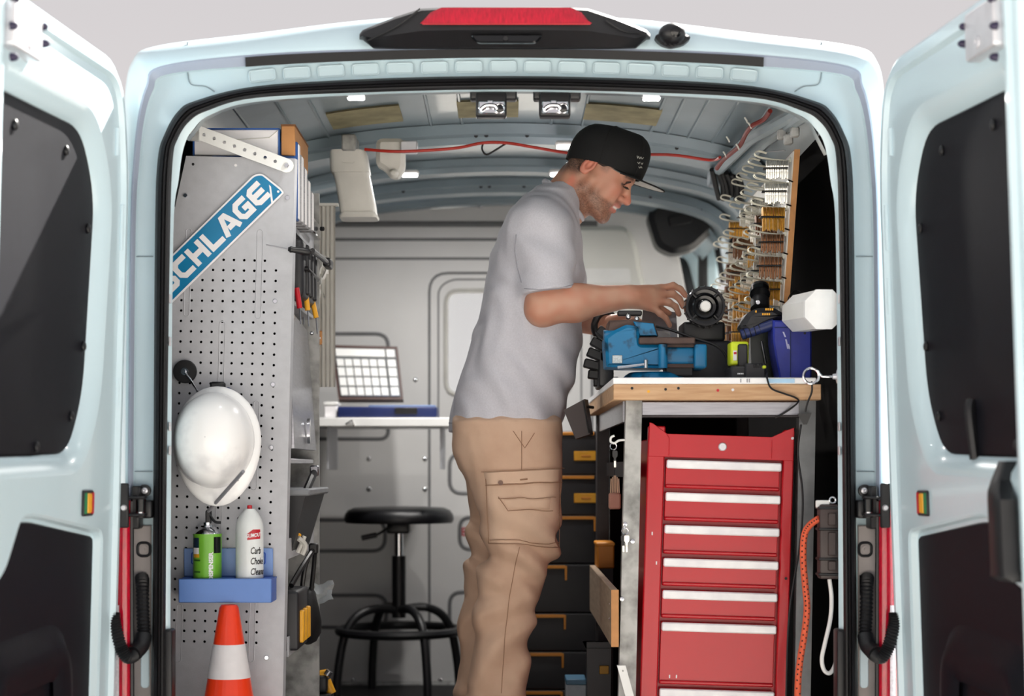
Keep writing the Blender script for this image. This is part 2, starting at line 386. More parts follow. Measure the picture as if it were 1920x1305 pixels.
for Y, wd, dr in ((1.28, 0.20, 0.05), (1.80, 0.12, 0.04), (2.2, 0.14, 0.045), (2.55, 0.08, 0.03)): 
    rb = rib(Y, wd, dr)
    if Y in (1.28, 2.2):
        for X in (-0.62, -0.36, -0.09, -0.06, 0.06, 0.28, 0.5, 0.68):
            MB().lathe([(0.006, 0), (0.006, 0.001), (0, 0.001)], (X, Y-wd*0.42, arch(X)-dr*0.60), (0, -0.9, -0.4), 10).build('rib_hole', RUBBER, rb)
# longitudinal roof beads and beige damping pads
for X in (-0.70, -0.60, -0.52, -0.22, -0.13, 0.13, 0.22, 0.42, 0.47, 0.53, 0.60, 0.68):
    MB().tube([V((X, Y, arch(X)-0.001)) for Y in (0.24, 1.16)], 0.005, 6).build('roof_bead', PRIMER, ceil)
for X in (-0.56, 0.49, -0.62):
    z = arch(X)
PAD = mat('beige_damping_pad', (176, 166, 130), 0.9, 0, 0.12, 14, dark=(138, 132, 104), thr=(0.3, 0.7))
for x0, x1 in ((618, 752), (858, 972), (1096, 1236)):
    rows = []
    for Y in (0.83, 1.05):
        rows.append([V(((P(x0+(x1-x0)*i/8, 0, 0.94).x), Y, arch(P(x0+(x1-x0)*i/8, 0, 0.94).x)-0.006)) for i in range(9)])
    m = MB().loft(rows); m.loft([[p+V((0, 0, 0.004)) for p in r] for r in rows]); m.build('damping_pad', PAD, ceil)
# header beam just inside the opening
hb = MB(); xs = [-0.74+1.48*i/40 for i in range(41)]
cAi = contour(cA, 0.09, 24)
hb.loft([[V((x, Y, yat(cAi, x)+dz)) for x in xs] for Y, dz in ((0.088, 0.0), (0.13, 0.004), (0.20, 0.05), (0.22, 0.14))]); hb.build('header_beam', PRIMER, ceil)
# bulkhead
YB = 2.72
def Q(x, y, Y=YB): p = P(x, y, Y); return (p.x, p.z)
bp = [Q(470, 1300), Q(470, 600), (-0.78, 1.70), (-0.5, 1.80), (0.0, 1.83), (0.30, 1.82), Q(1215, 392), Q(1238, 462), Q(1272, 474), Q(1298, 606), Q(1330, 800), Q(1340, 1300)]
win = roundpoly([Q(1070, 740), Q(1070, 545), Q(836, 545), Q(836, 740)], 0.05)
bulk = struct(MB().prism(bp, (0, YB+0.03, 0), *XZ, 0, 0.03, holes=[win], bev=0.004).build('wall_front', BULK))
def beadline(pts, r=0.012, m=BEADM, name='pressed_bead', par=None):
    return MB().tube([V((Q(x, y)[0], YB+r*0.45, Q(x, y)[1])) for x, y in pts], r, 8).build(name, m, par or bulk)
def sm(pts, k=5): 
    q = roundpoly(pts, 26, k) if len(pts) > 2 else pts
    return q
def openround(pts, r=24, k=5):
    out = [pts[0]]
    for i in range(1, len(pts)-1):
        a, b, c = V(pts[i-1]), V(pts[i]), V(pts[i+1]); l = min(r, (a-b).length*.5, (c-b).length*.5)
        p0 = b+(a-b).normalized()*l; p1 = b+(c-b).normalized()*l
        for q in range(k+1):
            t = q/k; p = p0*(1-t)**2+b*2*t*(1-t)+p1*t*t; out.append((p.x, p.y))
    return out+[pts[-1]]
for pts in ([(560,626),(728,626),(728,700)], [(560,823),(728,823),(728,790)], [(540,975),(722,975),(722,1033),(540,1033)], [(540,1116),(725,1116),(725,1176),(540,1176)],
            [(905,925),(843,925),(843,850),(905,850)], [(905,1110),(843,1110),(843,1190),(905,1190)], [(905,970),(862,970),(862,1030),(905,1030)]):
    beadline(openround(pts), 0.009)
beadline(openround([(805,1290),(805,512),(1110,512),(1110,1290)], 36), 0.006, BEADM, 'door_gap')
beadline(openround([(822,780),(822,540),(845,524),(1090,524),(1090,780)], 20), 0.004, BEADM, 'door_gap')
for y, r in ((420, 0.014), (449, 0.007), (485, 0.006)): beadline([(470, y), (1120, y)], r)
MB().tube([V((Q(x, y)[0], YB-0.004, Q(x, y)[1])) for x, y in ((460,1283),(1340,1283))], 0.012, 8).build('kick_rail', GALV, bulk)
for i, (x, y) in enumerate(((692,860),(797,860),(692,917),(797,917),(752,388),(900,385),(779,712),(662,1275),(826,1275))):
    MB().lathe([(0.009, 0), (0.008, 0.004), (0.003, 0.007), (0, 0.007)], (Q(x, y)[0], YB, Q(x, y)[1]), (0, -1, 0), 12).build('rivet', CHROME, bulk)
# moulded pale panel right of the door
mp = MB(); o1 = roundpoly([Q(1060, 595), Q(1060, 425), Q(1180, 425), Q(1196, 470), Q(1200, 500), Q(1225, 595)], 0.05)
mp.prism(o1, (0, YB+0.002, 0), *XZ, 0, 0.03, bev=0.018); mpo = mp.build('moulded_panel', mat('pale_moulding', (226, 226, 220), 0.35, 0, 0.03, 4), bulk)
MB().prism(roundpoly([Q(1095, 532), Q(1095, 505), Q(1180, 505), Q(1182, 532)], 0.01), (0, YB-0.026, 0), *XZ, 0, 0.004).build('notice_plate', WHITEP, mpo)
beadline([(1060,447),(1178,447)], 0.004, BEADM, 'moulded_groove')
vs, fs = text_mesh('ENTER', 0.045, 0.001)
MB().add(vs, fs, frame((Q(898, 998)[0], YB-0.001, Q(898, 998)[1]), (1, 0, 0), (0, 0, 1))).build('red_sign_text', REDP, bulk, smooth=0)
def glassmat(name, rgb, rough=0.02, alpha=0.2):
    m = bpy.data.materials.new(name); m.use_nodes = True; t = m.node_tree; b = t.nodes['Principled BSDF']
    b.inputs['Base Color'].default_value = lin(rgb); b.inputs['Roughness'].default_value = rough; b.inputs['Alpha'].default_value = alpha
    return m
GL = glassmat('window_glass', (200, 215, 215), 0.03, 0.15)
w1 = struct(MB().prism(offs(win, 0.01), (0, YB+0.02, 0), *XZ, 0, 0.005).build('window_1', GL))
MB().tube([V((p[0], YB-0.001, p[1])) for p in win], 0.009, 8, True).build('window_frame', OFFW, w1)
# cab beyond the bulkhead: dark seat back and headliner, pillar, side window
ovb = thing('overhead_unit', 'black moulded overhead unit at the upper right end of the bulkhead', 'overhead unit', P(1290, 470, 2.55))
m = MB(); m.prism(roundpoly([Q(1232,462,2.5), Q(1214,402,2.5), Q(1232,374,2.5), Q(1300,360,2.5), Q(1345,366,2.5), Q(1398,352,2.5), Q(1396,392,2.5), Q(1344,428,2.5), Q(1302,468,2.5), Q(1262,476,2.5)], 0.025), (0, 2.62, 0), *XZ, 0, 0.12, bev=0.02); m.build('shell', BLACKP, ovb)
m = MB(); m.prism(roundpoly([Q(1252,404,2.48), Q(1298,396,2.48), Q(1300,416,2.48), Q(1256,424,2.48)], 0.012), (0, 2.502, 0), *XZ, 0, 0.012, bev=0.004); m.build('recess_panel', RUBBER, ovb)
cab = thing('cab_seat', 'dark cab seat back seen past the right edge of the bulkhead', 'seat', P(1290, 900, 3.0))
m = MB(); m.prism(roundpoly([Q(1200,466,3.0), Q(1195,345,3.0), Q(1300,330,3.0), Q(1352,350,3.0), Q(1345,425,3.0), Q(1290,478,3.0)], 0.05), (0, 3.08, 0), *XZ, 0, 0.10, bev=0.03); m.build('headrest', BLACKP, cab)
m = MB(); m.prism(roundpoly([Q(1240,430,2.96), Q(1300,398,2.96), Q(1302,420,2.96), Q(1244,426,2.96)], 0.02), (0, 2.98, 0), *XZ, 0, 0.02, bev=0.006); m.build('grab_slot', RUBBER, cab)
m = MB(); m.prism(roundpoly([Q(1180,1200,3.12), Q(1190,640,3.12), Q(1225,476,3.12), Q(1290,476,3.12), Q(1330,640,3.12), Q(1330,1200,3.12)], 0.05), (0, 3.26, 0), *XZ, 0, 0.12, bev=0.03); m.build('backrest', BLACKP, cab)
ps = MB(); ps.prism(roundpoly([Q(1268,560,3.2), Q(1275,478,3.2), Q(1318,436,3.2), Q(1346,425,3.2), Q(1346,700,3.2), Q(1296,700,3.2)], 0.04), (0, 3.24, 0), *XZ, 0, 0.04, bev=0.01)
pil = struct(ps.build('trim_2', PAINT)); 
MB().tube([P(1322, 640, 3.12), P(1318, 520, 3.12), P(1322, 450, 3.12), P(1345, 418, 3.0), P(1400, 388, 2.7)], 0.020, 8, smooth=5).build('window_seal', RUBBER, pil)
MB().tube([P(1298, 466, 3.1), P(1350, 430, 2.9), P(1404, 386, 2.6)], 0.013, 8, smooth=4).build('window_rail', PRIMER, pil)
MB().tube([P(1344, 460, 3.1), P(1356, 530, 3.1)], 0.012, 8).build('window_divider', RUBBER, pil)
w2 = struct(MB().prism([(0,0),(1.1,0),(1.1,0.75),(0,0.75)], (0.875, 2.38, 0.95), (0,1,0), (0,0,1), 0, 0.004).build('window_2', GL))
wr2 = struct(MB().box((0.865, 2.36, 0.0), (0.885, 3.7, 0.95)).build('wall_cab', PRIMER))
# ------------------------------------------------------------ rear doors
def door(sx, n, hx, ang, lean):
    O = V((hx, -0.058, 0)); s, c = math.sin(ang), math.cos(ang)
    eu = V((sx*s, -c, 0)); ew = V((-sx*c, -s, 0))   # eu: hinge -> free edge ; ew: towards the inside face
    if sx > 0: pass
    ez = V((-sx*lean, 0, 1)); PT = lambda u, z, wv: O+eu*u+ez*z+ew*wv
    D = struct(bpy.data.objects.new('door_%d' % n, None)); COL.objects.link(D); D.location = O; LOC[D.name] = V(O)
    def pr(poly, t0, t1, name, m, par=D, holes=(), bev=0.0):
        return MB().prism(poly, O, eu, ez, t0, t1, holes=holes, ez=ew, bev=bev).build(name, m, par)
    outer = roundpoly([(-0.005,-0.10),(0.80,-0.10),(0.80,1.735),(0.02,1.735)], [0.02,0.03,0.03,0.14], 6)
    pr(outer, -0.035, -0.012, 'outer_skin', PAINT, bev=0.006)
    inn = roundpoly([(0.02,-0.08),(0.775,-0.08),(0.775,1.695),(0.075,1.695),(0.018,1.48)], [0.02,0.03,0.03,0.16,0.2], 6)
    winp = roundpoly([(0.25,0.81),(0.735,0.80),(0.735,1.565),(0.22,1.575),(0.105,1.42),(0.150,0.96)], [0.16,0.03,0.05,0.10,0.16,0.18], 6)
    low = roundpoly([(0.115,-0.06),(0.755,-0.06),(0.755,0.60),(0.66,0.62),(0.575,0.735),(0.50,0.735),(0.115,0.69)], [0.02,0.02,0.06,0.06,0.06,0.04,0.03], 5)
    pan = MB()
    loops = [inn, winp, low]
    T = tessellate_polygon([[V((p[0], p[1], 0)) for p in l] for l in loops]); flat = [p for l in loops for p in l]
    pan.add([PT(p[0], p[1], 0.036) for p in flat], [tuple(t) for t in T])
    def side(l, prof):
        pan.loft([[PT(q[0], q[1], wv) for q in (offs(l, d) if d else l)] for d, wv in prof], closed=True)
    side(inn, [(0, 0.036), (0.006, 0.034), (0.010, 0.026), (0.013, 0.0), (0.028, -0.006), (0.028, -0.014)])
    side(winp, [(0, 0.036), (-0.012, 0.033), (-0.035, 0.016), (-0.045, 0.004), (-0.055, 0.002)])
    side(low, [(0, 0.036), (-0.006, 0.032), (-0.010, 0.018), (-0.022, 0.016)])
    pan.build('inner_frame', PAINT, D, smooth=35)
    rg = offs(inn, -0.022); MB().loft([[PT(q[0], q[1], wv) for q in offs(inn, d)] for d, wv in ((-0.012, 0.036), (-0.018, 0.046), (-0.030, 0.046), (-0.038, 0.036))], closed=True).build('pressed_rim', PAINT, D, smooth=30)
    wp = pr(offs(winp, -0.042), -0.006, 0.010, 'window_blank', TRIMB, bev=0.004)
    for u, z in ((0.60,1.47),(0.33,1.47),(0.19,1.33),(0.20,1.08),(0.26,0.93),(0.45,0.865),(0.66,0.865),(0.69,1.15)):
        MB().sphere(PT(u, z, 0.012), (0.006, 0.009, 0.011), 10, 6).build('trim_clip', BLACKP, wp)
    lp = pr(offs(low, -0.014), -0.006, 0.020, 'lower_lining', TRIMB, bev=0.006)
    pk = roundpoly([(0.24,-0.05),(0.72,-0.05),(0.72,0.48),(0.28,0.50)], [0.02,0.03,0.10,0.12], 6)
    MB().loft([[PT(q[0], q[1], wv) for q in offs(pk, d)] for d, wv in ((0.02, 0.018), (0.0, 0.024), (-0.03, 0.044), (-0.05, 0.047), (-0.09, 0.034), (-0.10, 0.030))], closed=True).build('door_pocket', TRIMB, lp, smooth=50)
    MB().tube([PT(u, z, 0.032) for u, z in ((0.40,-0.04),(0.42,0.2),(0.48,0.32),(0.58,0.34))], 0.004, 6, smooth=5).build('pocket_bead', TRIMB, lp)
    sw = pr(rrect(0.195, 0.722, 0.255, 0.776, 0.006), 0.034, 0.042, 'lock_switch', BLACKP, bev=0.002)
    pr(rrect(0.213, 0.728, 0.237, 0.770, 0.004), 0.042, 0.0445, 'yellow_button', YELL, sw, bev=0.002)
    pr(rrect(0.198, 0.727, 0.211, 0.771, 0.002), 0.041, 0.0435, 'red_mark', REDP, sw)
    pr(rrect(0.239, 0.727, 0.252, 0.771, 0.002), 0.041, 0.0435, 'green_mark', mat('green_mark_print', (34, 130, 80), 0.5), sw)
    for u, z0, z1 in ((0.052, 1.30, 1.40),(0.050, 1.16, 1.24),(0.050, 0.96, 1.02),(0.050, 0.70, 0.72),(0.095, 1.50, 1.56)):
        MB().tube([PT(u, z0, 0.037), PT(u, z1, 0.037)], 0.006, 8).build('drain_slot', PAINT, D)
    bk = pr(rrect(0.60, 1.585, 0.74, 1.675, 0.008), 0.036, 0.062, 'latch_bracket', ZINC, bev=0.003)
    for u, z in ((0.595,1.655),(0.585,1.625),(0.735,1.67),(0.74,1.62),(0.735,1.565)):
        MB().lathe([(0.008, 0), (0.0065, 0.010), (0.003, 0.014), (0, 0.014)], PT(u, z, 0.055), ew, 10).build('bolt', mat('violet_black_bolt', (34, 26, 60), 0.35), bk)
    MB().lathe([(0.012, 0), (0.012, 0.004), (0.006, 0.004), (0.006, 0.002), (0, 0.002)], PT(0.66, 1.61, 0.06), ew, 14).build('rivet', ZINC, bk)
    if sx > 0:
        h = MB(); row = []
        for u, z, wv, hw, th in ((0.660,0.835,0.03,0.018,0.012),(0.665,0.80,0.045,0.020,0.014),(0.682,0.78,0.055,0.026,0.016),(0.70,0.765,0.06,0.030,0.018),(0.703,0.64,0.06,0.031,0.018),(0.703,0.625,0.058,0.033,0.020),(0.70,0.615,0.04,0.033,0.02)):
            row.append([PT(u+a*hw, z, wv+b*th) for a, b in ((-1,-.8),(-.8,-1),(.8,-1),(1,-.8),(1,.8),(.8,1),(-.8,1),(-1,.8))])
        h.loft(row, closed=True, cap=True); h.build('pull_handle', BLACKP, D, smooth=35)
        m = MB(); m.tube([PT(0.46, 0.84, 0.014), PT(0.455, 0.93, 0.020), PT(0.45, 0.955, 0.014)], 0.011, 8, smooth=4); m.build('window_latch', BLACKP, D)
    return D
door1 = door(-1, 1, -0.912, math.radians(6.2), 0.026)
door2 = door(1, 2, 0.912, math.radians(6.4), 0.034)
# ------------------------------------------------------------ fittings on the rear of the van
bl = thing('brake_light', 'high brake light with red lens in black housing above the door opening', 'brake light', P(946, 88, -0.06))
rows = []
xs = [674, 680, 700, 740, 790, 850, 946, 1042, 1102, 1152, 1192, 1212, 1219]
for x in xs:
    t = abs(x-946)/272.0; topy = 13+ (52 if t > 0.985 else 0) + 46*max(0, (t-0.52)/0.48)**1.25; boty = 92-(0 if t < 0.9 else (t-0.9)/0.1*22)
    if x in (674, 1219): topy, boty = 64, 74
    Y0 = -0.055; pr_ = 0.06*(1-t**4)
    rows.append([P(x, boty, Y0), P(x, boty-3, Y0-0.02-pr_*0.4), P(x, boty-(boty-topy)*0.45, Y0-0.03-pr_), P(x, topy+4, Y0-0.028-pr_), P(x, topy, Y0-0.012-pr_*0.8), P(x, topy+2, Y0+0.08)])
MB().loft(rows).build('housing', BLACKP, bl, smooth=35)
rows = []
for i in range(17):
    x = 788+(1110-788)*i/16; t = abs(x-949)/161.0
    yb = 45; yt = 14+30*max(0, (t-0.80)/0.20)**1.3; tt = (abs(x-946)/272.0)**4
    Y0 = -0.088-0.06*(1-tt)
    rows.append([P(x, yb, Y0+0.004), P(x, yb-1, Y0-0.004), P(x, (yt+yb)/2-1, Y0-0.005), P(x, yt, Y0+0.006)])
MB().loft(rows).build('red_lens', LENS, bl, smooth=50)
MB().tube([P(x, 33+12, -0.153) for x in range(792, 1108, 15)], 0.0015, 6).build('lens_lip', REDP, bl)
m = MB(); m.prism(roundpoly([(P(880,62,-.15).x,P(880,62,-.15).z),(P(1020,62,-.15).x,P(1020,62,-.15).z),(P(1006,78,-.15).x,P(1006,78,-.15).z),(P(894,78,-.15).x,P(894,78,-.15).z)], 0.01), (0,-0.128,0), *XZ, 0, 0.012, bev=0.003); m.build('washer_recess', BLACKG, bl)
MB().lathe([(0.005,0),(0.005,0.006),(0,0.006)], P(948, 73, -0.142), (0,-1,0), 12).build('washer_jet', RUBBER, bl)
for pts in ([(788,16),(745,48),(690,76)], [(1136,38),(1170,58),(1212,62)]):
    MB().tube([P(x, y, -0.09-0.06*(1-(abs(x-946)/272)**4)) for x, y in pts], 0.0018, 6, smooth=4).build('housing_seam', RUBBER, bl)
cm = thing('reversing_camera', 'small black reversing camera on the roof edge right of the brake light', 'camera', P(1260, 88, -0.05))
m = MB(); pts = [(1226,68),(1240,60),(1285,62),(1297,70),(1280,84),(1258,89),(1240,84)]
m.prism(roundpoly([(P(x,y,-.07).x, P(x,y,-.07).z) for x, y in pts], 0.008), (0,-0.045,0), *XZ, 0, 0.03, bev=0.006); m.build('base', BLACKP, cm)
m = MB(); m.sphere(P(1260, 64, -0.075), (0.030, 0.03, 0.024), 20, 12); m.build('hood', BLACKP, cm)
MB().lathe([(0.012,0),(0.012,0.01),(0.008,0.012),(0.008,0.008),(0,0.009)], P(1266, 60, -0.096), (0.1,-1,-0.15), 16).build('lens', BLACKG, cm)
for i in range(4): MB().rbox(P(1246+i*8, 84, -0.08), P(1249+i*8, 79, -0.07), 0.0005).build('drain_slit', RUBBER, cm)
for x, w_ in ((921, 'left'), (1040, 'right')):
    t = thing('door_striker', 'black overhead striker with chrome latch hook, %s one of the pair' % w_, 'door striker', P(x, 175, 0.04))
    MB().rbox(P(x-40, 186, 0.02), P(x+48, 166, 0.06), 0.006).build('mount_bar', BLACKP, t)
    MB().rbox(P(x-29, 218, 0.01), P(x+29, 178, 0.05), 0.006).build('body', BLACKP, t)
    MB().rbox(P(x-24, 213, 0.006), P(x+26, 190, 0.012), 0.003).build('face_plate', CHROME, t)
    m = MB(); m.tube([P(x-19, 205, 0.0), P(x-10, 198, -0.004), P(x+6, 198, -0.004), P(x+10, 204, 0.0)], 0.005, 8, smooth=3); m.build('hook', CHROME, t)
    m = MB(); m.rbox(P(x-8, 196, 0), P(x+4, 189, 0.008), 0.002); m.build('catch', CHROME, t)
    MB().lathe([(0.011,0),(0.011,0.005),(0.006,0.007),(0,0.007)], P(x+16, 203, 0.006), (0,-1,0), 14).build('bush', BLACKG, t)
    MB().torus(P(x+16, 203, 0.001), (0,-1,0), 0.010, 0.002, 18, 6).build('bush_ring', CHROME, t)
for sx, side_, DR in ((-1, 'left', door1), (1, 'right', door2)):
    mx = lambda x: CX+(x-CX)*(-sx)
    t = DR
    def bx(x0, y0, x1, y1, Y0, Y1, name, m=BLACKP, b=0.003):
        a = P(mx(x0), y0, Y0); c = P(mx(x1), y1, Y0)
        return MB().rbox((min(a.x,c.x), Y0, min(a.z,c.z)), (max(a.x,c.x), Y1, max(a.z,c.z)), b).build(name, m, t)
    t = bx(246, 911, 260, 992, -0.06, -0.01, 'hinge'); bx(262, 938, 284, 972, -0.045, -0.005, 'knuckle_block', b=0.006)
    bx(222, 906, 240, 990, -0.095, -0.08, 'door_leaf'); bx(224, 931, 270, 936, -0.09, -0.05, 'upper_arm'); bx(224, 963, 270, 969, -0.09, -0.05, 'lower_arm')
    MB().cyl(P(mx(263), 934, -0.05), P(mx(263), 970, -0.05), 0.013).build('pin_barrel', BLACKG, t)
    MB().cyl(P(mx(263), 960, -0.06), P(mx(263), 964, -0.06), 0.008).build('pin_ring', CHROME, t)
    MB().lathe([(0.014,0),(0.014,0.012),(0.007,0.014),(0,0.014)], P(mx(272), 920, -0.012), (0,-1,0), 18).build('roller', BLACKP, t)
    MB().lathe([(0.007,0),(0.007,0.006),(0.003,0.008),(0,0.006)], P(mx(272), 920, -0.026), (0,-1,0), 12).build('roller_bolt', ZINC, t)
    MB().lathe([(0.007,0),(0.005,0.006),(0,0.006)], P(mx(232), 952, -0.095), (0,-1,0), 12).build('hinge_bolt', ZINC, t)
    t = thing('tail_light', 'tall red tail light strip at the %s corner of the van' % side_, 'tail light', P(mx(228), 1400, -0.03))
    rows = []
    for y in (934, 940, 960, 1100, 1250, 1330, 1400):
        k = 0 if 940 <= y else 6
        rows.append([P(mx(x), y, Y) for x, Y in ((246-k, -0.050), (243-k, -0.064), (231, -0.073+k*0.001), (217+k, -0.066), (208+k, -0.03))])
    MB().loft(rows).build('lens', LENS, t, smooth=60)
    m = MB(); m.loft([[P(mx(x), y, Y) for x, Y in ((213,-0.066),(223,-0.0715))] for y in (1135,1180,1250,1400)]); m.build('reflector', mat('clear_reflector', (235, 225, 228), 0.2, 0, 0.2, 120), t)
    MB().tube([P(mx(246), 940, -0.056), P(mx(247), 1400, -0.056)], 0.006, 8).build('gasket', BLACKP, t)
    t = thing('cable_conduit', 'corrugated black cable conduit looping to the %s rear door' % side_, 'conduit', P(mx(262), 1240, -0.02))
    pts = crom([P(mx(x), y, Y) for x, y, Y in ((266,1082,-0.008),(267,1100,-0.028),(268,1150,-0.03),(269,1195,-0.03),(258,1222,-0.06),(240,1232,-0.096),(226,1212,-0.104),(216,1175,-0.106),(213,1150,-0.10))], 14)
    MB().tube(pts, [0.0155 if i % 2 else 0.0125 for i in range(len(pts))], 12).build('ribbed_hose', RUBBER, t, smooth=25)
    MB().tube([P(mx(x), y, Y) for x, y, Y in ((270,1190,-0.032),(264,1212,-0.048),(250,1226,-0.078))], 0.018, 12, smooth=4).build('elbow', BLACKP, t)
    MB().rbox(P(mx(254), 1115, -0.02), P(mx(281), 1078, -0.004), 0.010).build('grommet', BLACKP, t)
# ------------------------------------------------------------ left shelving unit with perforated end panel
YP = 0.30
def pp(x, y, Y=YP): p = P(x, y, Y); return (p.x, p.z)
unit = thing('shelving_unit', 'grey steel van shelving unit with perforated end panel on the left', 'shelving', (-0.69, 0.6, 0.0))
TILT = math.radians(1.3)
AX = V((math.cos(TILT), 0, -math.sin(TILT))); AZ = V((math.sin(TILT), 0, math.cos(TILT)))   # panel sits slightly out of true
O0 = P(553, 297, YP)      # top right corner
def L2W(a, b, yo=0.0): return O0+AX*a+AZ*b+V((0, yo, 0))
def W2L(x, y):
    d = P(x, y, YP)-O0; return (d.dot(AX), d.dot(AZ))
# panel built from hole cells
pitch = 0.0251; c0, r0 = W2L(494, 605); ncol, nrow = 13, 38
H = 0.0034
panel = MB()
def cellhole(cx, cz, hx, hz, holed):
    x0, x1, z0, z1 = cx-hx, cx+hx, cz-hz, cz+hz
    if not holed: panel.add([L2W(x0, z0), L2W(x1, z0), L2W(x1, z1), L2W(x0, z1)], [(0, 1, 2, 3)]); return
    o = [(x1, cz), (x1, z1), (cx, z1), (x0, z1), (x0, cz), (x0, z0), (cx, z0), (x1, z0)]
    vs = [L2W(a, b) for a, b in o]+[L2W(cx+H*math.cos(i*math.pi/4), cz+H*math.sin(i*math.pi/4)) for i in range(8)]+[L2W(cx+H*math.cos(i*math.pi/4), cz+H*math.sin(i*math.pi/4), 0.003) for i in range(8)]
    fs = []
    for i in range(8):
        j = (i+1) % 8; fs += [(i, j, 8+j, 8+i), (8+i, 8+j, 16+j, 16+i)]
    panel.add(vs, fs)
xr = c0+pitch/2; xl = xr-ncol*pitch; 
rows = [r0+pitch*(6-i) for i in range(nrow)]
ztop = rows[0]+pitch/2; zbot = rows[-1]-pitch/2
for i, z in enumerate(rows):
    for j in range(ncol): cellhole(c0-pitch*j, z, pitch/2, pitch/2, True)
# side column with its own spacing
cs = W2L(516, 565)[0]; xs0 = xr; xs1 = cs+(cs-xr)
hp = 0.0256; zs = W2L(517, 507)[1]; n2 = 31
for i in range(n2): cellhole(cs, zs-hp*i, (xs1-xs0)/2, hp/2, True)
zt2 = zs+hp/2; zb2 = zs-hp*(n2-1)-hp/2
def quad(a0, b0, a1, b1): panel.add([L2W(a0, b0), L2W(a1, b0), L2W(a1, b1), L2W(a0, b1)], [(0, 1, 2, 3)])
cut = W2L(349, 290)[0]
panel.add([L2W(xl, ztop), L2W(xs0, ztop), L2W(xs0, 0), L2W(cut, 0), L2W(*W2L(316, 445))], [(0, 1, 4), (1, 2, 3), (1, 3, 4)])
quad(xs0, zt2, xs1, 0.0); quad(xs1, -1.45, 0.0, 0.0); quad(xs0, -1.45, xs1, zb2); quad(xl, -1.45, xs0, zbot)
# rolled right edge
panel.add([L2W(0, 0), L2W(0, -1.45), L2W(0.004, -1.45, 0.02), L2W(0.004, 0, 0.02)], [(0, 1, 2, 3)])
po = panel.build('perforated_panel', PEG, unit, smooth=0)
MB().prism([(xl, -1.44), (-0.004, -1.44), (-0.004, -0.004), (cut+.004, -0.006), (W2L(318,445)[0]+.002, -0.19), (xl, -0.24)], O0+V((0, 0.02, 0)), AX, AZ, 0, -0.002).build('dark_interior_sheet', LINER, unit)  # black sheet paints the dark interior seen through the holes
def ridge(pts, name='pressed_rib'):
    (x0, y0), (x1, y1) = pts; a = W2L(x0, y0); b = W2L(x1, y1); w2 = 0.0068; pl = []
    for i in range(9): t = math.pi*i/8; pl.append((a[0]+w2*math.cos(t), a[1]+w2*math.sin(t)))
    for i in range(9): t = math.pi+math.pi*i/8; pl.append((b[0]+w2*math.cos(t), b[1]+w2*math.sin(t)))
    m = MB(); m.tube([L2W(p[0], p[1], -0.0004) for p in pl], 0.0011, 6, True); m.build(name, PEG, unit)
for r in (((488,436),(484,592)), ((417,608),(414,742)), ((481,757),(476,913)), ((354,434),(350,588)), ((337,1138),(334,1236)), ((474,1132),(471,1236)), ((411,935),(409,1000))): ridge(r)
for x, y in ((348,367),(539,371),(516,565),(512,721),(509,839),(500,1233)):
    a = W2L(x, y); MB().lathe([(0.0062, 0), (0.0062, 0.002), (0.0045, 0.005), (0, 0.005)], L2W(a[0], a[1]), (0, -1, 0), 12).build('bolt', CHROME, unit)
for x, y, m_ in ((362, 308, RUBBER), (442, 310, PAPER)):
    a = W2L(x, y); MB().lathe([(0.0035, 0), (0.0035, 0.0008), (0, 0.0008)], L2W(a[0], a[1]), (0, -1, 0), 10).build('panel_hole', m_, unit)
# unit frame behind the panel
XR = -0.525
MB().box((-0.83, 0.90, 0.0), (XR+0.005, 0.915, 1.585)).build('far_end_panel', GALV, unit)
MB().box((-0.85, 0.33, 0.0), (-0.84, 0.90, 1.5)).build('back_panel', PEG, unit)
for z in (0.10, 0.36, 0.60, 0.835, 1.235, 1.42): MB().rbox((-0.84, 0.335, z), (XR-0.01, 0.90, z+0.012), 0.002).build('shelf', PEG, unit)
for z in (0.36, 0.60, 1.42): MB().rbox((XR-0.014, 0.335, z), (XR-0.009, 0.90, z+0.05), 0.001).build('shelf_lip', PEG, unit)
# front flap with latch facing the aisle
fl = MB(); a, b, c, d = V((XR+0.006, 0.325, 0.872)), V((XR+0.002, 0.86, 0.872)), V((XR-0.022, 0.86, 1.20)), V((XR-0.008, 0.325, 1.215))
n_ = V((0.012, 0, 0.001)); fl.box8([a, b, b-n_, a-n_, d, c, c-n_, d-n_]); fo = fl.build('drop_flap', STEEL, unit)
m = MB(); m.prism(roundpoly([(0,0.0),(0.012,0.02),(0.012,0.05),(0,0.07),(-0.012,0.05),(-0.012,0.02)], 0.005), (XR+0.004, 0.62, 0.885), (0,1,0), (0,0,1), 0, 0.008); m.build('latch', CHROME, fo)
for yy in (0.36, 0.80): MB().sphere((XR-0.004, yy, 1.19), 0.006, 10, 6).build('rivet', CHROME, fo)
# perforated strap brace and corner bracket
br = thing('brace_strap', 'white perforated steel strap slanting across the top of the shelving', 'strap', P(460, 285, 0.28))
a = P(372, 249, 0.28); b = P(538, 311, 0.28); e = (b-a).normalized(); nn = V((-e.z, 0, e.x)); Lg = (b-a).length; hw = S(13, 0.28)
pl = [(-0.01, -hw), (Lg, -hw)]+[(Lg+hw*math.cos(t), hw*math.sin(t)) for t in [math.radians(-75+25*i) for i in range(7)]]+[(Lg, hw), (-0.01, hw)]
holes = [[(Lg*(0.065+0.115*i)+0.0045*math.cos(t), 0.0045*math.sin(t)) for t in [math.radians(45*j) for j in range(8)]] for i in range(8)]
MB().prism(pl, a, e, nn, 0.0, 0.004, holes=holes).build('strap', WHITEP, br)
MB().lathe([(0.0075, 0), (0.0075, 0.003), (0.005, 0.006), (0, 0.006)], a+e*Lg+V((0, -0.004, 0)), (0, -1, 0), 6).build('bolt', CHROME, br)
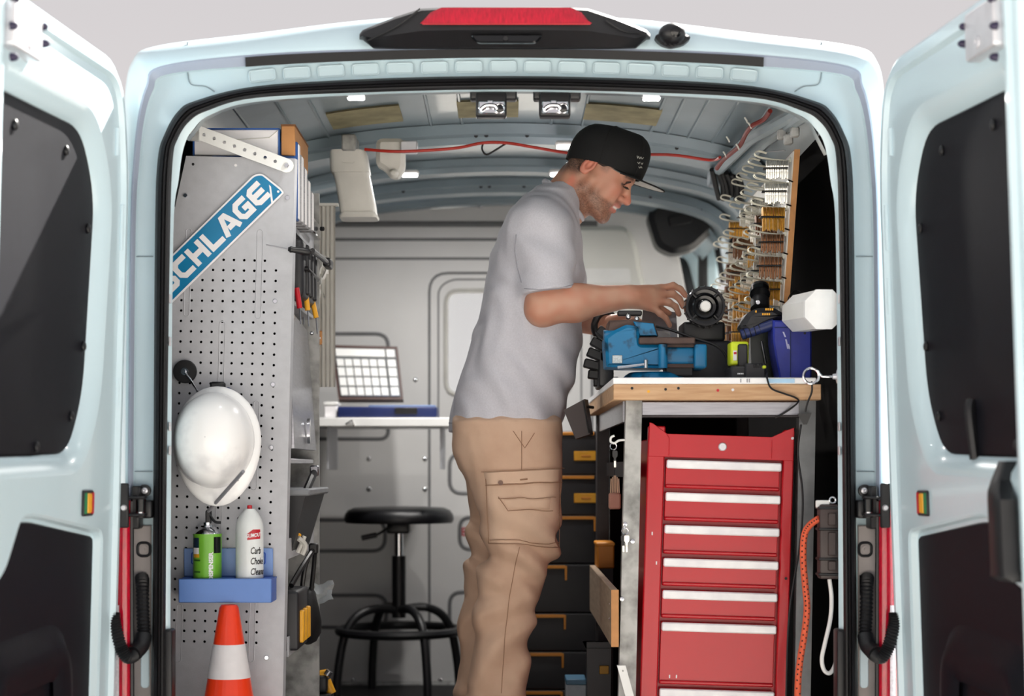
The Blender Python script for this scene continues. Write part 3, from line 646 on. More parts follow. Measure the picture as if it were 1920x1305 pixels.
MB().rbox(P(356, 264, 0.27), P(374, 236, 0.276), 0.001).build('angle_plate', GALV, br)
MB().lathe([(0.005, 0), (0.004, 0.003), (0, 0.003)], P(362, 254, 0.268), (0, -1, 0), 8).build('plate_bolt', CHROME, br)
# boxes on top of the unit
t = thing('white_box', 'white cardboard box with blue edges on top of the shelving', 'box', P(445, 290, 0.36))
MB().rbox(P(364, 291, 0.335), (P(523, 0, 0.335).x, 0.60, P(0, 243, 0.335).z), 0.002).build('carton', PAPER, t)
for x in (363, 523): MB().box((P(x-1.5, 0, 0.333).x, 0.333, P(0, 291, .333).z), (P(x+1.5, 0, 0.333).x, 0.60, P(0, 241, .333).z)).build('blue_edge', BLUEC, t)
MB().box((P(363, 0, 0.333).x, 0.333, P(0, 243, .333).z), (P(524, 0, 0.333).x, 0.60, P(0, 240, .333).z)).build('blue_lid_edge', BLUEC, t)
pts = [P(364, 262, 0.334), P(440, 262, 0.334), P(505, 258, 0.334), P(522, 244, 0.334)]
MB().tube(pts, 0.0012, 6).build('flap_fold', OFFW, t)
t = thing('cardboard_box', 'plain brown cardboard box end beside the white box on top', 'box', P(539, 291, 0.36))
MB().rbox(P(527, 291, 0.335), (P(553, 0, 0.335).x, 0.62, P(0, 235, 0.335).z), 0.002).build('carton', CARD, t)
MB().box((P(526.5, 0, 0.334).x, 0.333, P(0, 236.5, .333).z), (P(554, 0, 0.334).x, 0.62, P(0, 233, .333).z)).build('open_flap', mat('dark_cardboard', (120, 80, 48), 0.9), t)
# things standing out of the unit on the aisle side
for i in range(5):
    tk = thing('catalogue', ['blue spined catalogue standing nearest the end panel', 'worn grey catalogue second in the row beside the panel', 'worn grey catalogue in the middle of the row', 'worn grey catalogue fourth in the row', 'worn grey catalogue furthest back in the row'][i], 'catalogue', (XR-0.05, 0.36+0.05*i, 1.432), group='catalogues on the top shelf')
    z1 = 1.625-0.022*i
    MB().rbox((XR-0.20, 0.345+0.05*i, 1.4325), (XR+0.012+0.003*i, 0.38+0.05*i, z1), 0.003).build('cover', BLUEC if i == 0 else mat('worn_grey_card', (150, 150, 154), 0.8, 0, 0.25, 60, stretch=(1, 1, 8)), tk)
    MB().rbox((XR-0.19, 0.349+0.05*i, 1.436), (XR+0.0145+0.003*i, 0.376+0.05*i, z1-0.006), 0.001).build('pages', PAPER, tk)
t = thing('corrugated_sheet', 'grey corrugated plastic sheet standing against the far end of the shelving', 'sheet', (XR+0.02, 0.94, 1.0))
m = MB(); pts = []
for i in range(13): pts.append((XR-0.045+0.006*i+(0.0), 0.93+ (0.012 if i % 2 else 0.0)))
m.loft([[V((x+0.02, y, z)) for x, y in pts] for z in (1.05, 1.56)]); m.loft([[V((x+0.02, y+0.004, z)) for x, y in pts] for z in (1.05, 1.56)]); m.build('fluted_sheet', OFFW, t, smooth=0)
MB().box((XR-0.03, 0.926, 1.555), (XR+0.055, 0.95, 1.562)).build('top_edge', OFFW, t)
t = thing('tool_case', 'black moulded power tool case bulging from the shelf by the screwdriver', 'case', (XR-0.02, 0.6, 1.25))
m = MB(); m.rbox((XR-0.22, 0.42, 1.25), (XR+0.018, 0.72, 1.40), 0.015); m.build('shell', CASEB, t)
for yy in (0.47, 0.55, 0.63): MB().rbox((XR+0.012, yy, 1.262), (XR+0.026, yy+0.035, 1.388), 0.006).build('rib', CASEB, t)
MB().rbox((XR+0.01, 0.44, 1.318), (XR+0.029, 0.70, 1.330), 0.004).build('lid_seam', BLACKP, t)
t = thing('screwdriver', 'long thin screwdriver poking out across the perforated panel', 'screwdriver', P(520, 462, 0.27))
MB().tube([P(499, 459, 0.262), P(540, 467, 0.268)], 0.0016, 8).build('blade', STEEL, t)
MB().lathe([(0.004,0),(0.008,0.006),(0.007,0.012),(0.009,0.03),(0.009,0.05),(0.004,0.056)], P(540, 467, 0.268), (P(562,470,.275)-P(540,467,.268)), 12).build('handle', BLACKP, t)
t = thing('black_clamp', 'black plastic bar clamp lying along the shelf edge above the flap', 'clamp', P(585, 490, 0.7))
MB().tube([V((XR+0.042, 0.40, P(0,472,.42).z)), V((XR+0.042, 0.6, P(0,482,.6).z)), V((XR+0.045, 0.80, P(0,498,.8).z))], 0.007, 8).build('bar', BLACKP, t)
MB().rbox((XR+0.034, 0.72, P(0,503,.76).z), (XR+0.055, 0.80, P(0,486,.76).z), 0.006).build('jaw', BLACKP, t)
t = thing('white_cloth', 'crumpled white rag hanging behind the black tool case', 'cloth', P(600, 530, 0.88))
m = MB(); rws = []
for j in range(9):
    y = 480+10*j; rws.append([P(592+4*i+random.uniform(-3, 3)+6*math.sin(j*0.8), y+random.uniform(-3, 3), 0.935+0.012*math.sin(i*1.9+j)) for i in range(6)])
m.loft(rws); m.build('rag', WHITEP, t, smooth=80)
t = thing('red_pliers', 'red handled pliers on the upper shelf edge', 'pliers', P(573, 412, 0.62))
MB().tube([P(563, 417, 0.55), P(582, 406, 0.60)], 0.006, 8).build('handle', REDP, t); MB().tube([P(563, 421, 0.57), P(584, 413, 0.62)], 0.005, 8).build('handle', REDP, t)
MB().rbox(P(555, 424, 0.54), P(566, 414, 0.56), 0.003).build('jaw', STEEL, t)
t = thing('steel_level', 'short bright steel bar lying on the upper shelf under the red pliers', 'bar', P(585, 430, 0.7))
MB().rbox(P(566, 434, 0.62), P(602, 424, 0.80), 0.003).build('bar', CHROME, t); MB().cyl(P(602, 429, 0.74), P(606, 429, 0.745), 0.006).build('end_cap', RUBBER, t)
for i, (x, y, dx, dy, m_, nm) in enumerate(((556,540,6,38,REDP,'red handled screwdriver hanging below the black tool case'),(573,548,4,34,YELL,'amber handled screwdriver hanging beside the red one'),(585,560,8,36,YELL,'yellow handled screwdriver hanging furthest back below the tool case'),(564,548,4,30,BLACKP,'black handled screwdriver between the red and amber ones'))):
    t = thing('hanging_screwdriver', nm, 'screwdriver', P(x, y+dy, 0.42+0.12*i), group='screwdrivers below the tool case')
    Y = 0.40+0.14*i
    MB().tube([P(x, y, Y), P(x+dx, y+dy, Y)], 0.007, 10).build('handle', m_, t); MB().tube([P(x+dx, y+dy, Y), P(x+dx+2, y+dy+30, Y)], 0.002, 6).build('shaft', STEEL, t)
# lower bay: straps, bag, plastic
t = thing('black_tool_bag', 'black fabric tool bag hanging low in the shelving bay', 'bag', P(572, 1195, 0.6))
m = MB(); rws = []
for z, r in ((1100,6),(1112,13),(1140,20),(1165,24),(1188,22),(1202,14),(1208,4)):
    c = P(578, z, 0.665); rws.append([c+V((S(r, .6)*1.0*math.cos(a)*(1+0.12*math.sin(3*a+z)), 0.07*math.sin(a)*r/24, 0)) for a in [2*math.pi*i/16 for i in range(16)]])
m.loft(rws, closed=True, cap=True); m.build('pouch', mat('black_nylon', (14, 14, 17), 0.6, 0, 0.3, 30, bump=0.3, bscale=40), t, smooth=60)
MB().tube([P(566, 1105, 0.58), P(573, 1060, 0.58), P(590, 1030, 0.62), P(584, 1105, 0.66)], 0.006, 8, smooth=5).build('strap', BLACKP, t)
t = thing('upper_bin', 'dark grey parts bin on the shelf below the steel flap', 'bin', (XR-0.02, 0.55, 0.61))
MB().box8([V((XR-0.2,0.40,0.6135)),V((XR-0.01,0.40,0.6135)),V((XR-0.01,0.78,0.6135)),V((XR-0.2,0.78,0.6135)),V((XR-0.2,0.36,0.76)),V((XR+0.03,0.36,0.76)),V((XR+0.03,0.82,0.76)),V((XR-0.2,0.82,0.76))]).build('tub', CASEB, t)
MB().rbox((XR-0.2,0.355,0.755), (XR+0.04,0.825,0.772), 0.004).build('rim', mat('grey_bin_rim', (120, 122, 126), 0.5), t)
for nm, lab, pts, r in (('black_strap', 'black ratchet strap leaning diagonally out of the bin', [(548,985,.40),(570,930,.5),(590,884,.62)], 0.010), ('tripod_leg', 'thin black folding leg leaning out of the lower bay', [(546,1098,.42),(567,1062,.5),(588,1030,.6)], 0.007)):
    t = thing(nm, lab, 'strap' if 'strap' in nm else 'leg', P(*pts[0]))
    MB().tube([P(*q) for q in pts], r, 8, smooth=4).build('bar', BLACKP, t)
    a = P(*pts[-1]); MB().rbox(a-V((0.012, 0.012, 0.012)), a+V((0.012, 0.012, 0.016)), 0.004).build('end_fitting', STEEL if 'strap' in nm else BLACKP, t)
t = thing('yellow_clamp', 'grey spring clamp with yellow tips hung on the lower shelf edge', 'clamp', P(558, 1025, 0.45))
MB().tube([P(541, 991, .42), P(562, 1004, .46)], 0.005, 8).build('tip', YELL, t)
MB().tube([P(558, 1008, .45), P(572, 1022, .47), P(566, 1040, .47)], 0.007, 8, smooth=4).build('jaw', OFFW, t); MB().tube([P(571, 1005, .47), P(558, 1036, .47)], 0.006, 8).build('jaw', OFFW, t)
t = thing('plastic_wrap', 'clear plastic offcut hanging from the lower shelf', 'plastic', P(608, 1120, 0.8))
m = MB(); rws = [[P(588+9*i+3*math.sin(j*1.7), 1092+9*j+5*math.sin(i*1.3), 0.74+0.02*math.sin(i+j*2)) for i in range(5)] for j in range(5)]
m.loft(rws); m.build('film', glassmat('clear_film', (225, 232, 236), 0.15, 0.55), t, smooth=80)
t = thing('organiser_case', 'black organiser case with amber latches on the lower shelf', 'case', (XR-0.02, 0.55, 0.372))
MB().rbox((XR-0.24,0.36,0.3725), (XR+0.012,0.56,0.52), 0.008).build('shell', CASEB, t)
for yy in (0.385, 0.45, 0.515): MB().rbox((XR+0.01,yy,0.39), (XR+0.022,yy+0.03,0.47), 0.003).build('latch', YELL, t)
t = thing('nail_gun', 'black and amber cordless tool on the van floor beside the shelving', 'power tool', P(598, 1300, 0.82))
MB().tube([P(592, 1268, .96), P(603, 1264, .96), P(616, 1262, .96)], 0.012, 10).build('barrel', YELL, t)
MB().rbox(P(592, 1300, .94), P(618, 1262, 1.0), 0.01).build('body', CASEB, t); MB().tube([P(612, 1276, .97), P(622, 1300, .97)], 0.013, 10).build('grip', YELL, t)
m = MB(); m.box((P(590,0,.96).x, 0.93, 0.0), (P(622,0,.96).x, 1.02, P(0,1300,.96).z)); m.build('battery_foot', CASEB, t)
MB().cyl(P(613, 1266, .94), P(618, 1258, .94), 0.01).build('nose', STEEL, t)
# wooden peg at the end of the unit
t = thing('wood_block', 'small amber wood block on the far edge of the shelving', 'wood block', P(598, 645, 0.96))
MB().rbox(P(591, 646, 0.93), P(608, 622, 0.97), 0.003).build('block', WOODE, t); MB().cyl(P(599, 634, 0.928), P(599, 634, 0.925), 0.003).build('screw', STEEL, t)
# ------------------------------------------------------------ sign on the panel
sg = thing('lettered_sign', 'long blue diagonal sign with white capital letters on the perforated panel', 'sign', P(430, 435, 0.294))
a = P(328, 563, 0.292); b = P(533, 362, 0.292); e = (b-a).normalized(); nn = V((-e.z, 0, e.x)); Lg = (b-a).length; Wd = S(64, 0.292)
out = roundpoly([(-0.035, 0), (Lg, 0), (Lg+0.002, 0.012), (Lg-0.005, Wd*0.86), (Lg-0.022, Wd), (-0.035, Wd)], [0.012, 0.004, 0.006, 0.008, 0.008, 0.012], 3)
MB().prism(out, a, e, nn, 0.0, 0.003).build('border', PAPER, sg)
SKY = mat('sign_blue', (22, 122, 168), 0.28, 0, 0.12, 6)
MB().prism(offs(out, -0.0042), a, e, nn, 0.003, 0.0036).build('blue_field', SKY, sg)
ST = {  # stroke skeletons in a 1 x 1 cell
 'S': [[(0.95,0.88),(0.28,0.88),(0.14,0.80),(0.14,0.62),(0.26,0.53),(0.78,0.50),(0.88,0.42),(0.88,0.22),(0.76,0.12),(0.05,0.12)]],
 'C': [[(0.97,0.88),(0.34,0.88),(0.15,0.70),(0.15,0.30),(0.34,0.12),(0.97,0.12)]],
 'H': [[(0.14,0.0),(0.14,1.0)],[(0.86,0.0),(0.86,1.0)],[(0.14,0.5),(0.86,0.5)]],
 'L': [[(0.14,1.0),(0.14,0.12),(0.95,0.12)]],
 'A': [[(0.04,0.0),(0.42,0.90),(0.62,0.90),(0.96,0.0)],[(0.35,0.30),(0.80,0.30)]],
 'G': [[(0.97,0.88),(0.34,0.88),(0.15,0.70),(0.15,0.30),(0.34,0.12),(0.86,0.12),(0.86,0.48),(0.52,0.48)]],
 'E': [[(0.97,0.88),(0.30,0.88),(0.14,0.76),(0.14,0.24),(0.30,0.12),(0.97,0.12)],[(0.2,0.5),(0.90,0.5)]]}
def letter(ch, x0, y0, wd, ht, th, base, ex, ey, name, par, m_, z0=0.0036, z1=0.0046):
    mb = MB()
    for si_, st in enumerate(ST[ch]):
        z1 += 0.0003*si_
        q = [V((x0+p[0]*wd, y0+p[1]*ht)) for p in st]; n = len(q); Lf = []; Rt = []
        for i in range(n):
            d1 = (q[i]-q[i-1]).normalized() if i else None; d2 = (q[i+1]-q[i]).normalized() if i < n-1 else None
            if d1 is None: d1 = d2
            if d2 is None: d2 = d1
            n1 = V((-d1.y, d1.x)); n2 = V((-d2.y, d2.x)); k = (n1+n2).normalized(); k = k*(th/2/max(0.5, k.dot(n1)))
            Lf.append(q[i]+k); Rt.append(q[i]-k)
        for i in range(n-1):
            qd = [Lf[i], Rt[i], Rt[i+1], Lf[i+1]]
            lo = [base+V(ex)*p.x+V(ey)*p.y+V((0, -z0, 0)) for p in qd]; hi = [base+V(ex)*p.x+V(ey)*p.y+V((0, -z1, 0)) for p in qd]
            mb.box8(lo+hi)
    return mb.build(name, m_, par, smooth=0)
lw = (Lg-0.016)/7.0
for i, ch in enumerate('SCHLAGE'): letter(ch, -0.004+lw*i, Wd*0.21, lw*0.90, Wd*0.60, Wd*0.155, a, e, nn, 'letter', sg, PAPER)
MB().prism([(Lg-0.040, 0.0035), (Lg-0.034, 0.0035), (Lg-0.012, Wd*0.40), (Lg-0.012, Wd*0.48)], a, e, nn, 0.0036, 0.0040).build('white_flash', PAPER, sg)
MB().lathe([(0.003, 0), (0.003, 0.0006), (0, 0.0006)], a+e*(Lg-0.008)+nn*0.012+V((0, -0.0038, 0)), (0, -1, 0), 12).build('registered_mark', PAPER, sg)
# ------------------------------------------------------------ magnet hook, hard hat, cans, cone
t = thing('magnet_hook', 'round black magnetic hook stuck to the perforated panel', 'hook', P(348, 697, 0.29))
c = P(348, 697, 0.298); MB().lathe([(0.0275, 0), (0.0285, 0.004), (0.0285, 0.010), (0.026, 0.013), (0, 0.013)], c, (0, -1, 0), 28).build('disc', BLACKP, t)
MB().lathe([(0.009, 0.013), (0.009, 0.016), (0.005, 0.016), (0.004, 0.020), (0, 0.020)], c, (0, -1, 0), 16).build('boss', CHROME, t)
MB().tube([c+V((0.002, -0.018, -0.004)), P(357, 712, 0.276), P(364, 724, 0.266), P(370, 734, 0.25)], 0.0028, 8, smooth=4).build('hook_arm', CHROME, t)
ht = thing('hard_hat', 'white hard hat hanging crown outwards on the perforated panel', 'hard hat', P(405, 835, 0.25))
HATM = mat('white_hat_plastic', (250, 250, 250), 0.3, 0, 0.02, 9, coat=0.3, dark=(228, 228, 230), thr=(0.30, 0.42))
c = P(406, 826, 0.20); rows = []; n = 40
def hatr(a, k):
    rx = S(77, .2)*k; rz = S(95, .2)*k; dn = max(0, -math.sin(a)); return V((rx*math.cos(a), 0, rz*math.sin(a)))
for k, dy in ((1.0, 0.0), (0.995, -0.03), (0.96, -0.06), (0.88, -0.09), (0.74, -0.115), (0.55, -0.132), (0.30, -0.142), (0.10, -0.146), (0.01, -0.146)):
    rows.append([c+V((-S(2,.2), 0, 0))+hatr(2*math.pi*i/n, k*0.95)+V((0, dy, 0.006*(1-k))) for i in range(n)])
MB().loft(rows, closed=True).build('crown', HATM, ht, smooth=60)
rows = []
for k, dy in ((0.93, -0.004), (1.02, 0.002), (1.07, 0.006), (1.075, 0.010), (1.02, 0.010)):
    r = []
    for i in range(n):
        a_ = 2*math.pi*i/n; q = hatr(a_, k); pk = max(0.0, -math.sin(a_-0.05))**1.5
        q.z -= 0.026*pk*(k-0.9)/0.17 if k > 0.95 else 0; q += V((0, -0.012*pk, 0)); r.append(c+q+V((0, dy, 0)))
    rows.append(r)
MB().loft(rows, closed=True).build('brim', HATM, ht, smooth=60)
rd = [c+V((0.062*math.sin(t_)*1.28, -0.062-0.084*math.cos(t_)*0.985, -0.045-0.0*t_)) for t_ in [0]]
for k in ():
    pts = []
    for i in range(9):
        z = -0.095+0.19*i/8; s_ = max(0.02, 1-(k/0.087)**2-(z/0.107)**2); pts.append(c+V((k*1.0, -0.146*(1-(1-s_)**1.6)**0.62+0.001, z)))
    MB().tube(pts, 0.0035, 8, smooth=3).build('crown_ridge', HATM, ht, smooth=60)
MB().tube([c+V((x, -0.012, z)) for x, z in ((-0.088, -0.062), (-0.055, -0.096), (0.0, -0.106), (0.055, -0.094))], 0.0022, 6, smooth=5).build('brim_crease', mat('hat_crease_grey', (190, 190, 194), 0.5), ht)
MB().prism(roundpoly([(-0.065, 0.088), (-0.05, 0.112), (0.03, 0.128), (0.035, 0.112), (-0.03, 0.098)], 0.006), c, *XZ, -0.03, -0.012).build('chin_strap', NAVY, ht)
MB().rbox(P(393, 733, 0.235), P(424, 716, 0.25), 0.005, None).build('strap_buckle', BLACKP, ht)
hd = thing('can_holder', 'blue plastic two can holder fixed to the perforated panel', 'holder', P(424, 1130, 0.25))
BLU = mat('blue_holder_plastic', (38, 84, 176), 0.4, 0, 0.08, 10)
x0, x1 = P(335, 0, 0.20).x, P(509, 0, 0.20).x; zT, zB = P(0, 1085, 0.20).z, P(0, 1130, 0.20).z
hol = [[(P(x, 0, 0.245).x+0.037*math.cos(t_), 0.245+0.037*math.sin(t_)) for t_ in [2*math.pi*i/24 for i in range(24)]] for x in (387, 467)]
MB().prism([(x0, 0.20), (x1, 0.20), (x1+0.001, 0.292), (x0+0.006, 0.292)], (0, 0, zT-0.004), (1, 0, 0), (0, 1, 0), 0, 0.004, holes=hol).build('top_plate', BLU, hd)
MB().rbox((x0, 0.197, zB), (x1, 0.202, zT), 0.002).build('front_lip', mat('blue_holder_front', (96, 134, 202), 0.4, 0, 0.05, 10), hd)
MB().rbox((x0, 0.2, zB), (x0+0.004, 0.292, zT), 0.001).build('side_lip', BLU, hd); MB().rbox((x1-0.004, 0.2, zB), (x1, 0.292, zT), 0.001).build('side_lip', BLU, hd)
MB().rbox((x0+0.01, 0.2, zB), (x1-0.01, 0.292, zB+0.004), 0.001).build('base_plate', BLU, hd)
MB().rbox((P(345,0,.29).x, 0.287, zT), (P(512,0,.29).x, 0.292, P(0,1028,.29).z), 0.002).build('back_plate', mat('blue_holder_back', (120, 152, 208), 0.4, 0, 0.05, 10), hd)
for xa, xb in ((360, 376), (480, 498)): MB().tube([V((p[0], 0.286, p[1])) for p in rrect(P(xa,0,.29).x, P(0,1057,.29).z, P(xb,0,.29).x, P(0,1036,.29).z, 0.004)], 0.0016, 6, True).build('slot_rim', BLU, hd)
def wrap(vs, c, R, ang0, z0):
    out = []
    for v in vs:
        a_ = ang0+v.x/R; out.append(V((c.x+R*math.sin(a_), c.y-R*math.cos(a_), z0+v.y)))
    return out
g = thing('green_spray_can', 'green spray can with angled straw nozzle in the left holder hole', 'spray can', V((P(389,0,.245).x, 0.245, P(0,1086,.245).z)))
c = V((P(389,0,.245).x, 0.245, zB+0.0045)); zc = P(0, 1086, .245).z; zt = P(0, 1003, .245).z; R = S(26.5, .245)
MB().lathe([(R*0.94, 0), (R, 0.004), (R, zt-c.z-0.002), (R*1.02, zt-c.z), (R*1.02, zt-c.z+0.003)], c, (0, 0, 1), 32).build('body', mat('green_can_print', (110, 176, 52), 0.35, 0, 0.06, 8), g)
MB().lathe([(R*1.02, 0), (R*0.98, 0.004), (R*0.80, 0.012), (R*0.52, 0.019), (R*0.50, 0.023), (R*0.30, 0.024), (R*0.30, 0.030)], V((c.x, c.y, zt)), (0, 0, 1), 32).build('dome', CHROME, g)
MB().rbox((c.x-0.004, c.y-0.008, zt+0.026), (c.x+0.010, c.y+0.008, zt+0.060), 0.003).build('nozzle', BLACKP, g)
MB().tube([V((c.x+0.006, c.y-0.004, zt+0.048)), V((c.x+0.020, c.y-0.012, zt+0.032)), V((c.x+0.034, c.y-0.014, zt+0.030))], 0.0035, 8, smooth=3).build('trigger', BLACKP, g)
q0 = V((c.x+0.004, c.y-0.006, zt+0.058)); q1 = P(455, 887, 0.02); q1 = P(456, 884, 0.030)
MB().tube([q0, q1], 0.0045, 10).build('straw', mat('grey_straw', (140, 140, 146), 0.4), g)
lab = lambda name, a0, a1, z0, z1, m_, dr=0.0006, cc=c, RR=R, par=g: MB().loft([[V((cc.x+(RR+dr)*math.sin(a0+(a1-a0)*i/8), cc.y-(RR+dr)*math.cos(a0+(a1-a0)*i/8), z)) for i in range(9)] for z in (z0, z1)]).build(name, m_, par)
H_ = zt-zc
lab('dark_label', -1.1, -0.45, zc+H_*0.66, zt-0.006, mat('label_navy', (30, 50, 70), 0.4)); lab('pale_label', -1.05, -0.45, zc+H_*0.58, zc+H_*0.72, PAPER, 0.0008); lab('yellow_label', -1.0, -0.42, zc+H_*0.50, zc+H_*0.58, YELL, 0.0008)
lab('black_label', 0.62, 1.3, zc+H_*0.60, zt-0.004, BLACKG)
vs, fs = text_mesh('DISPENSER', 0.014, 0.0005); vs = [V((-v.y, v.x, 0)) for v in vs]
MB().add(wrap(vs, c, R+0.001, 0.42, zc+H_*0.30), fs).build('vertical_lettering', PAPER, g, smooth=0)
for k in (0.16, 0.42): lab('small_print', -0.95, -0.35, zc+H_*k, zc+H_*k+0.004, mat('dark_green_print', (40, 84, 30), 0.5), 0.0007)
g = thing('white_spray_can', 'white carburettor cleaner can with red tip in the right holder hole', 'spray can', V((P(468,0,.245).x, 0.245, P(0,1088,.245).z)))
c2 = V((P(468,0,.245).x, 0.245, zB+0.0045)); R2 = S(26, .245); zt2_ = P(0, 990, .245).z
h2 = zt2_-c2.z
MB().lathe([(R2*0.95, 0), (R2, 0.003), (R2, h2), (R2*0.97, h2+0.010), (R2*0.86, h2+0.022), (R2*0.66, h2+0.034), (R2*0.42, h2+0.043), (R2*0.40, h2+0.046), (R2*0.2, h2+0.046)], c2, (0, 0, 1), 32).build('body', mat('white_can_paint', (226, 230, 230), 0.3, 0, 0.05, 14), g)
MB().lathe([(0.006, 0), (0.006, 0.008), (0.004, 0.009), (0, 0.009)], V((c2.x, c2.y, c2.z+h2+0.046)), (0, 0, 1), 12).build('red_tip', REDP, g)
zb = P(0, 1003, .245).z; m = MB()
m.loft([wrap([V((-0.016+0.034*i/10, -0.011+0.003*i/10, 0)) for i in range(11)], c2, R2+0.0006, 0.45, zb), wrap([V((-0.016+0.034*i/10, 0.004+0.010*min(1, i/4), 0)) for i in range(11)], c2, R2+0.0006, 0.45, zb)]); m.build('red_badge', REDP, g, smooth=60)
vs, fs = text_mesh('GUMOUT', 0.0125, 0.0004); MB().add(wrap([V((v.x*0.75, v.y+v.x*0.08, 0)) for v in vs], c2, R2+0.0012, 0.47, zb), fs).build('badge_lettering', PAPER, g, smooth=0)
for i, wd in enumerate(('Carb', 'Choke', 'Cleaner')):
    vs, fs = text_mesh(wd, 0.0225, 0.0004, 0.25, 'LEFT'); MB().add(wrap([V((v.x*0.62, v.y, 0)) for v in vs], c2, R2+0.0008, 0.18, P(0, 1032+19.5*i, .245).z), fs).build('black_lettering', BLACKG, g, smooth=0)
cn = thing('traffic_cone', 'orange traffic cone with white reflective collar below the can holder', 'traffic cone', V((P(430,0,.20).x, 0.19, 0.0)))
cc = V((P(430,0,.19).x+0.0, 0.185, 0)); zt_ = P(0, 1134, .185).z
rr = lambda z: 0.0215+(zt_-z)*0.166
ORG = mat('orange_cone_plastic', (240, 62, 24), 0.35, 0, 0.05, 8, coat=0.2)
def ring(z0, z1, dr=0.0): return [(rr(z0)+dr, z0), (rr(z1)+dr, z1)]
MB().lathe([(rr(0.02), 0.02)]+[(rr(zt_-0.006), zt_-0.006), (rr(zt_)-0.003, zt_), (rr(zt_)-0.006, zt_), (rr(zt_)-0.008, zt_-0.02)], cc, (0, 0, 1), 36).build('cone_body', ORG, cn)
z1_, z0_ = P(0, 1207, .185).z, P(0, 1270, .185).z
MB().lathe([(rr(z0_)+0.001, z0_), (rr(z1_)+0.001, z1_)], cc, (0, 0, 1), 36).build('white_collar', mat('reflective_white', (226, 222, 224), 0.5, 0, 0.03, 40), cn)
MB().prism(rrect(-0.135, -0.135, 0.135, 0.135, 0.03), cc, (1, 0, 0), (0, 1, 0), 0.0, 0.022, bev=0.004).build('base', ORG, cn)
# ------------------------------------------------------------ stool, back shelf, ceiling items
YS = 2.30
st = thing('work_stool', 'black round swivel stool with chrome column in front of the bulkhead', 'stool', V((P(748,0,YS).x, YS, 0)))
c = V((P(748,0,YS).x, YS, 0)); zs_ = P(0, 980, YS).z; R = S(103, YS)
MB().lathe([(R*0.2, zs_-0.002), (R*0.97, zs_), (R, zs_+0.012), (R*0.985, zs_+0.030), (R*0.93, zs_+0.045), (R*0.82, zs_+0.054), (R*0.5, zs_+0.057), (0.0, zs_+0.056)], c, (0, 0, 1), 40).build('seat', mat('black_vinyl', (16, 16, 20), 0.4, 0, 0.1, 12), st)
MB().rbox((c.x-0.04, YS-0.06, P(0,1000,YS).z), (c.x+0.04, YS+0.06, zs_), 0.008).build('seat_bracket', BLACKP, st)
MB().tube([P(735, 985, YS-0.06), P(712, 1000, YS-0.09), P(698, 1006, YS-0.10)], 0.005, 8, smooth=3).build('lever', BLACKP, st); MB().tube([P(706, 1003, YS-0.10), P(678, 1009, YS-0.11)], 0.010, 10).build('lever_grip', BLACKP, st)
MB().cyl((c.x, YS, P(0,1045,YS).z), (c.x, YS, P(0,998,YS).z), S(8.5, YS)).build('gas_piston', CHROME, st)
MB().cyl((c.x, YS, P(0,1158,YS).z), (c.x, YS, P(0,1042,YS).z), S(13, YS)).build('column', BLACKP, st)
zr = P(0, 1182, YS).z; Rr = S(112, YS)
MB().torus((c.x, YS, zr), (0, 0, 1), Rr, 0.016, 40, 8).build('foot_ring', BLACKP, st)
for i in range(4):
    a = math.radians(28+90*i); d = V((math.cos(a), math.sin(a), 0))
    MB().tube([V((c.x, YS, zr+0.075))+d*0.02, V((c.x, YS, zr+0.08))+d*0.10, V((c.x, YS, zr+0.05))+d*0.17, V((c.x, YS, zr-0.02))+d*0.212, V((c.x, YS, 0.10))+d*0.235, V((c.x, YS, 0.012))+d*0.24], 0.0155, 10, smooth=5).build('leg', BLACKP, st)
MB().rbox((c.x-0.1, YS-0.02, zr+0.075), (c.x+0.1, YS+0.02, zr+0.09), 0.006).build('spider_plate', BLACKP, st)
YC = 2.02
sh_ = thing('back_shelf', 'white shelf board across the rear of the cargo area behind the man', 'shelf', V((P(715,0,YC).x, 2.2, P(0,800,YC).z)))
MB().rbox((P(560,0,YC).x, YC, P(0,800,YC).z), (P(846,0,YC).x, 2.40, P(0,783,YC).z), 0.003).build('board', WHITEP, sh_)
MB().tube([P(648, 795, YC-0.004), P(660, 788, YC-0.006), P(664, 799, YC-0.004)], 0.003, 6).build('catch', CHROME, sh_)
for x in (612, 826): MB().rbox((P(x,0,YC).x-0.004, YC+0.05, P(0,880,YC).z), (P(x,0,YC).x+0.004, 2.38, P(0,800,YC).z), 0.001).build('support_bracket', PEG, sh_)
ztop = P(0, 783, YC).z
kt = thing('parts_kit', 'open navy parts kit case with a lid of small white compartments on the back shelf', 'kit case', V((P(705,0,YC).x, 2.15, ztop)))
MB().rbox((P(632,0,YC).x, YC+0.015, ztop), (P(818,0,YC).x, 2.30, P(0,762,YC).z), 0.006).build('base', NAVY, kt)
MB().rbox((P(740,0,YC).x, YC+0.008, P(0,776,YC).z), (P(782,0,YC).x, YC+0.018, P(0,764,YC).z), 0.002).build('clasp', BLACKP, kt)
MB().rbox((P(690,0,YC).x, YC+0.02, P(0,764,YC).z), (P(816,0,YC).x, 2.29, P(0,759,YC).z), 0.002).build('tray', mat('blue_grey_tray', (120, 140, 180), 0.5), kt)
yl = 2.31; A_, B_, C_, D_ = P(636, 755, yl), P(757, 755, yl), P(746, 656, yl+0.07), P(622, 653, yl+0.07)
nn = (B_-A_).cross(D_-A_).normalized(); nn = nn if nn.y < 0 else -nn
BRN = mat('brown_case_edge', (70, 42, 36), 0.5)
MB().box8([A_, B_, C_, D_]+[p+nn*0.03 for p in (A_, B_, C_, D_)]).build('lid', BRN, kt)
ip = lambda u, v, w_: (A_*(1-u)+B_*u)*(1-v)+(D_*(1-u)+C_*u)*v+nn*w_
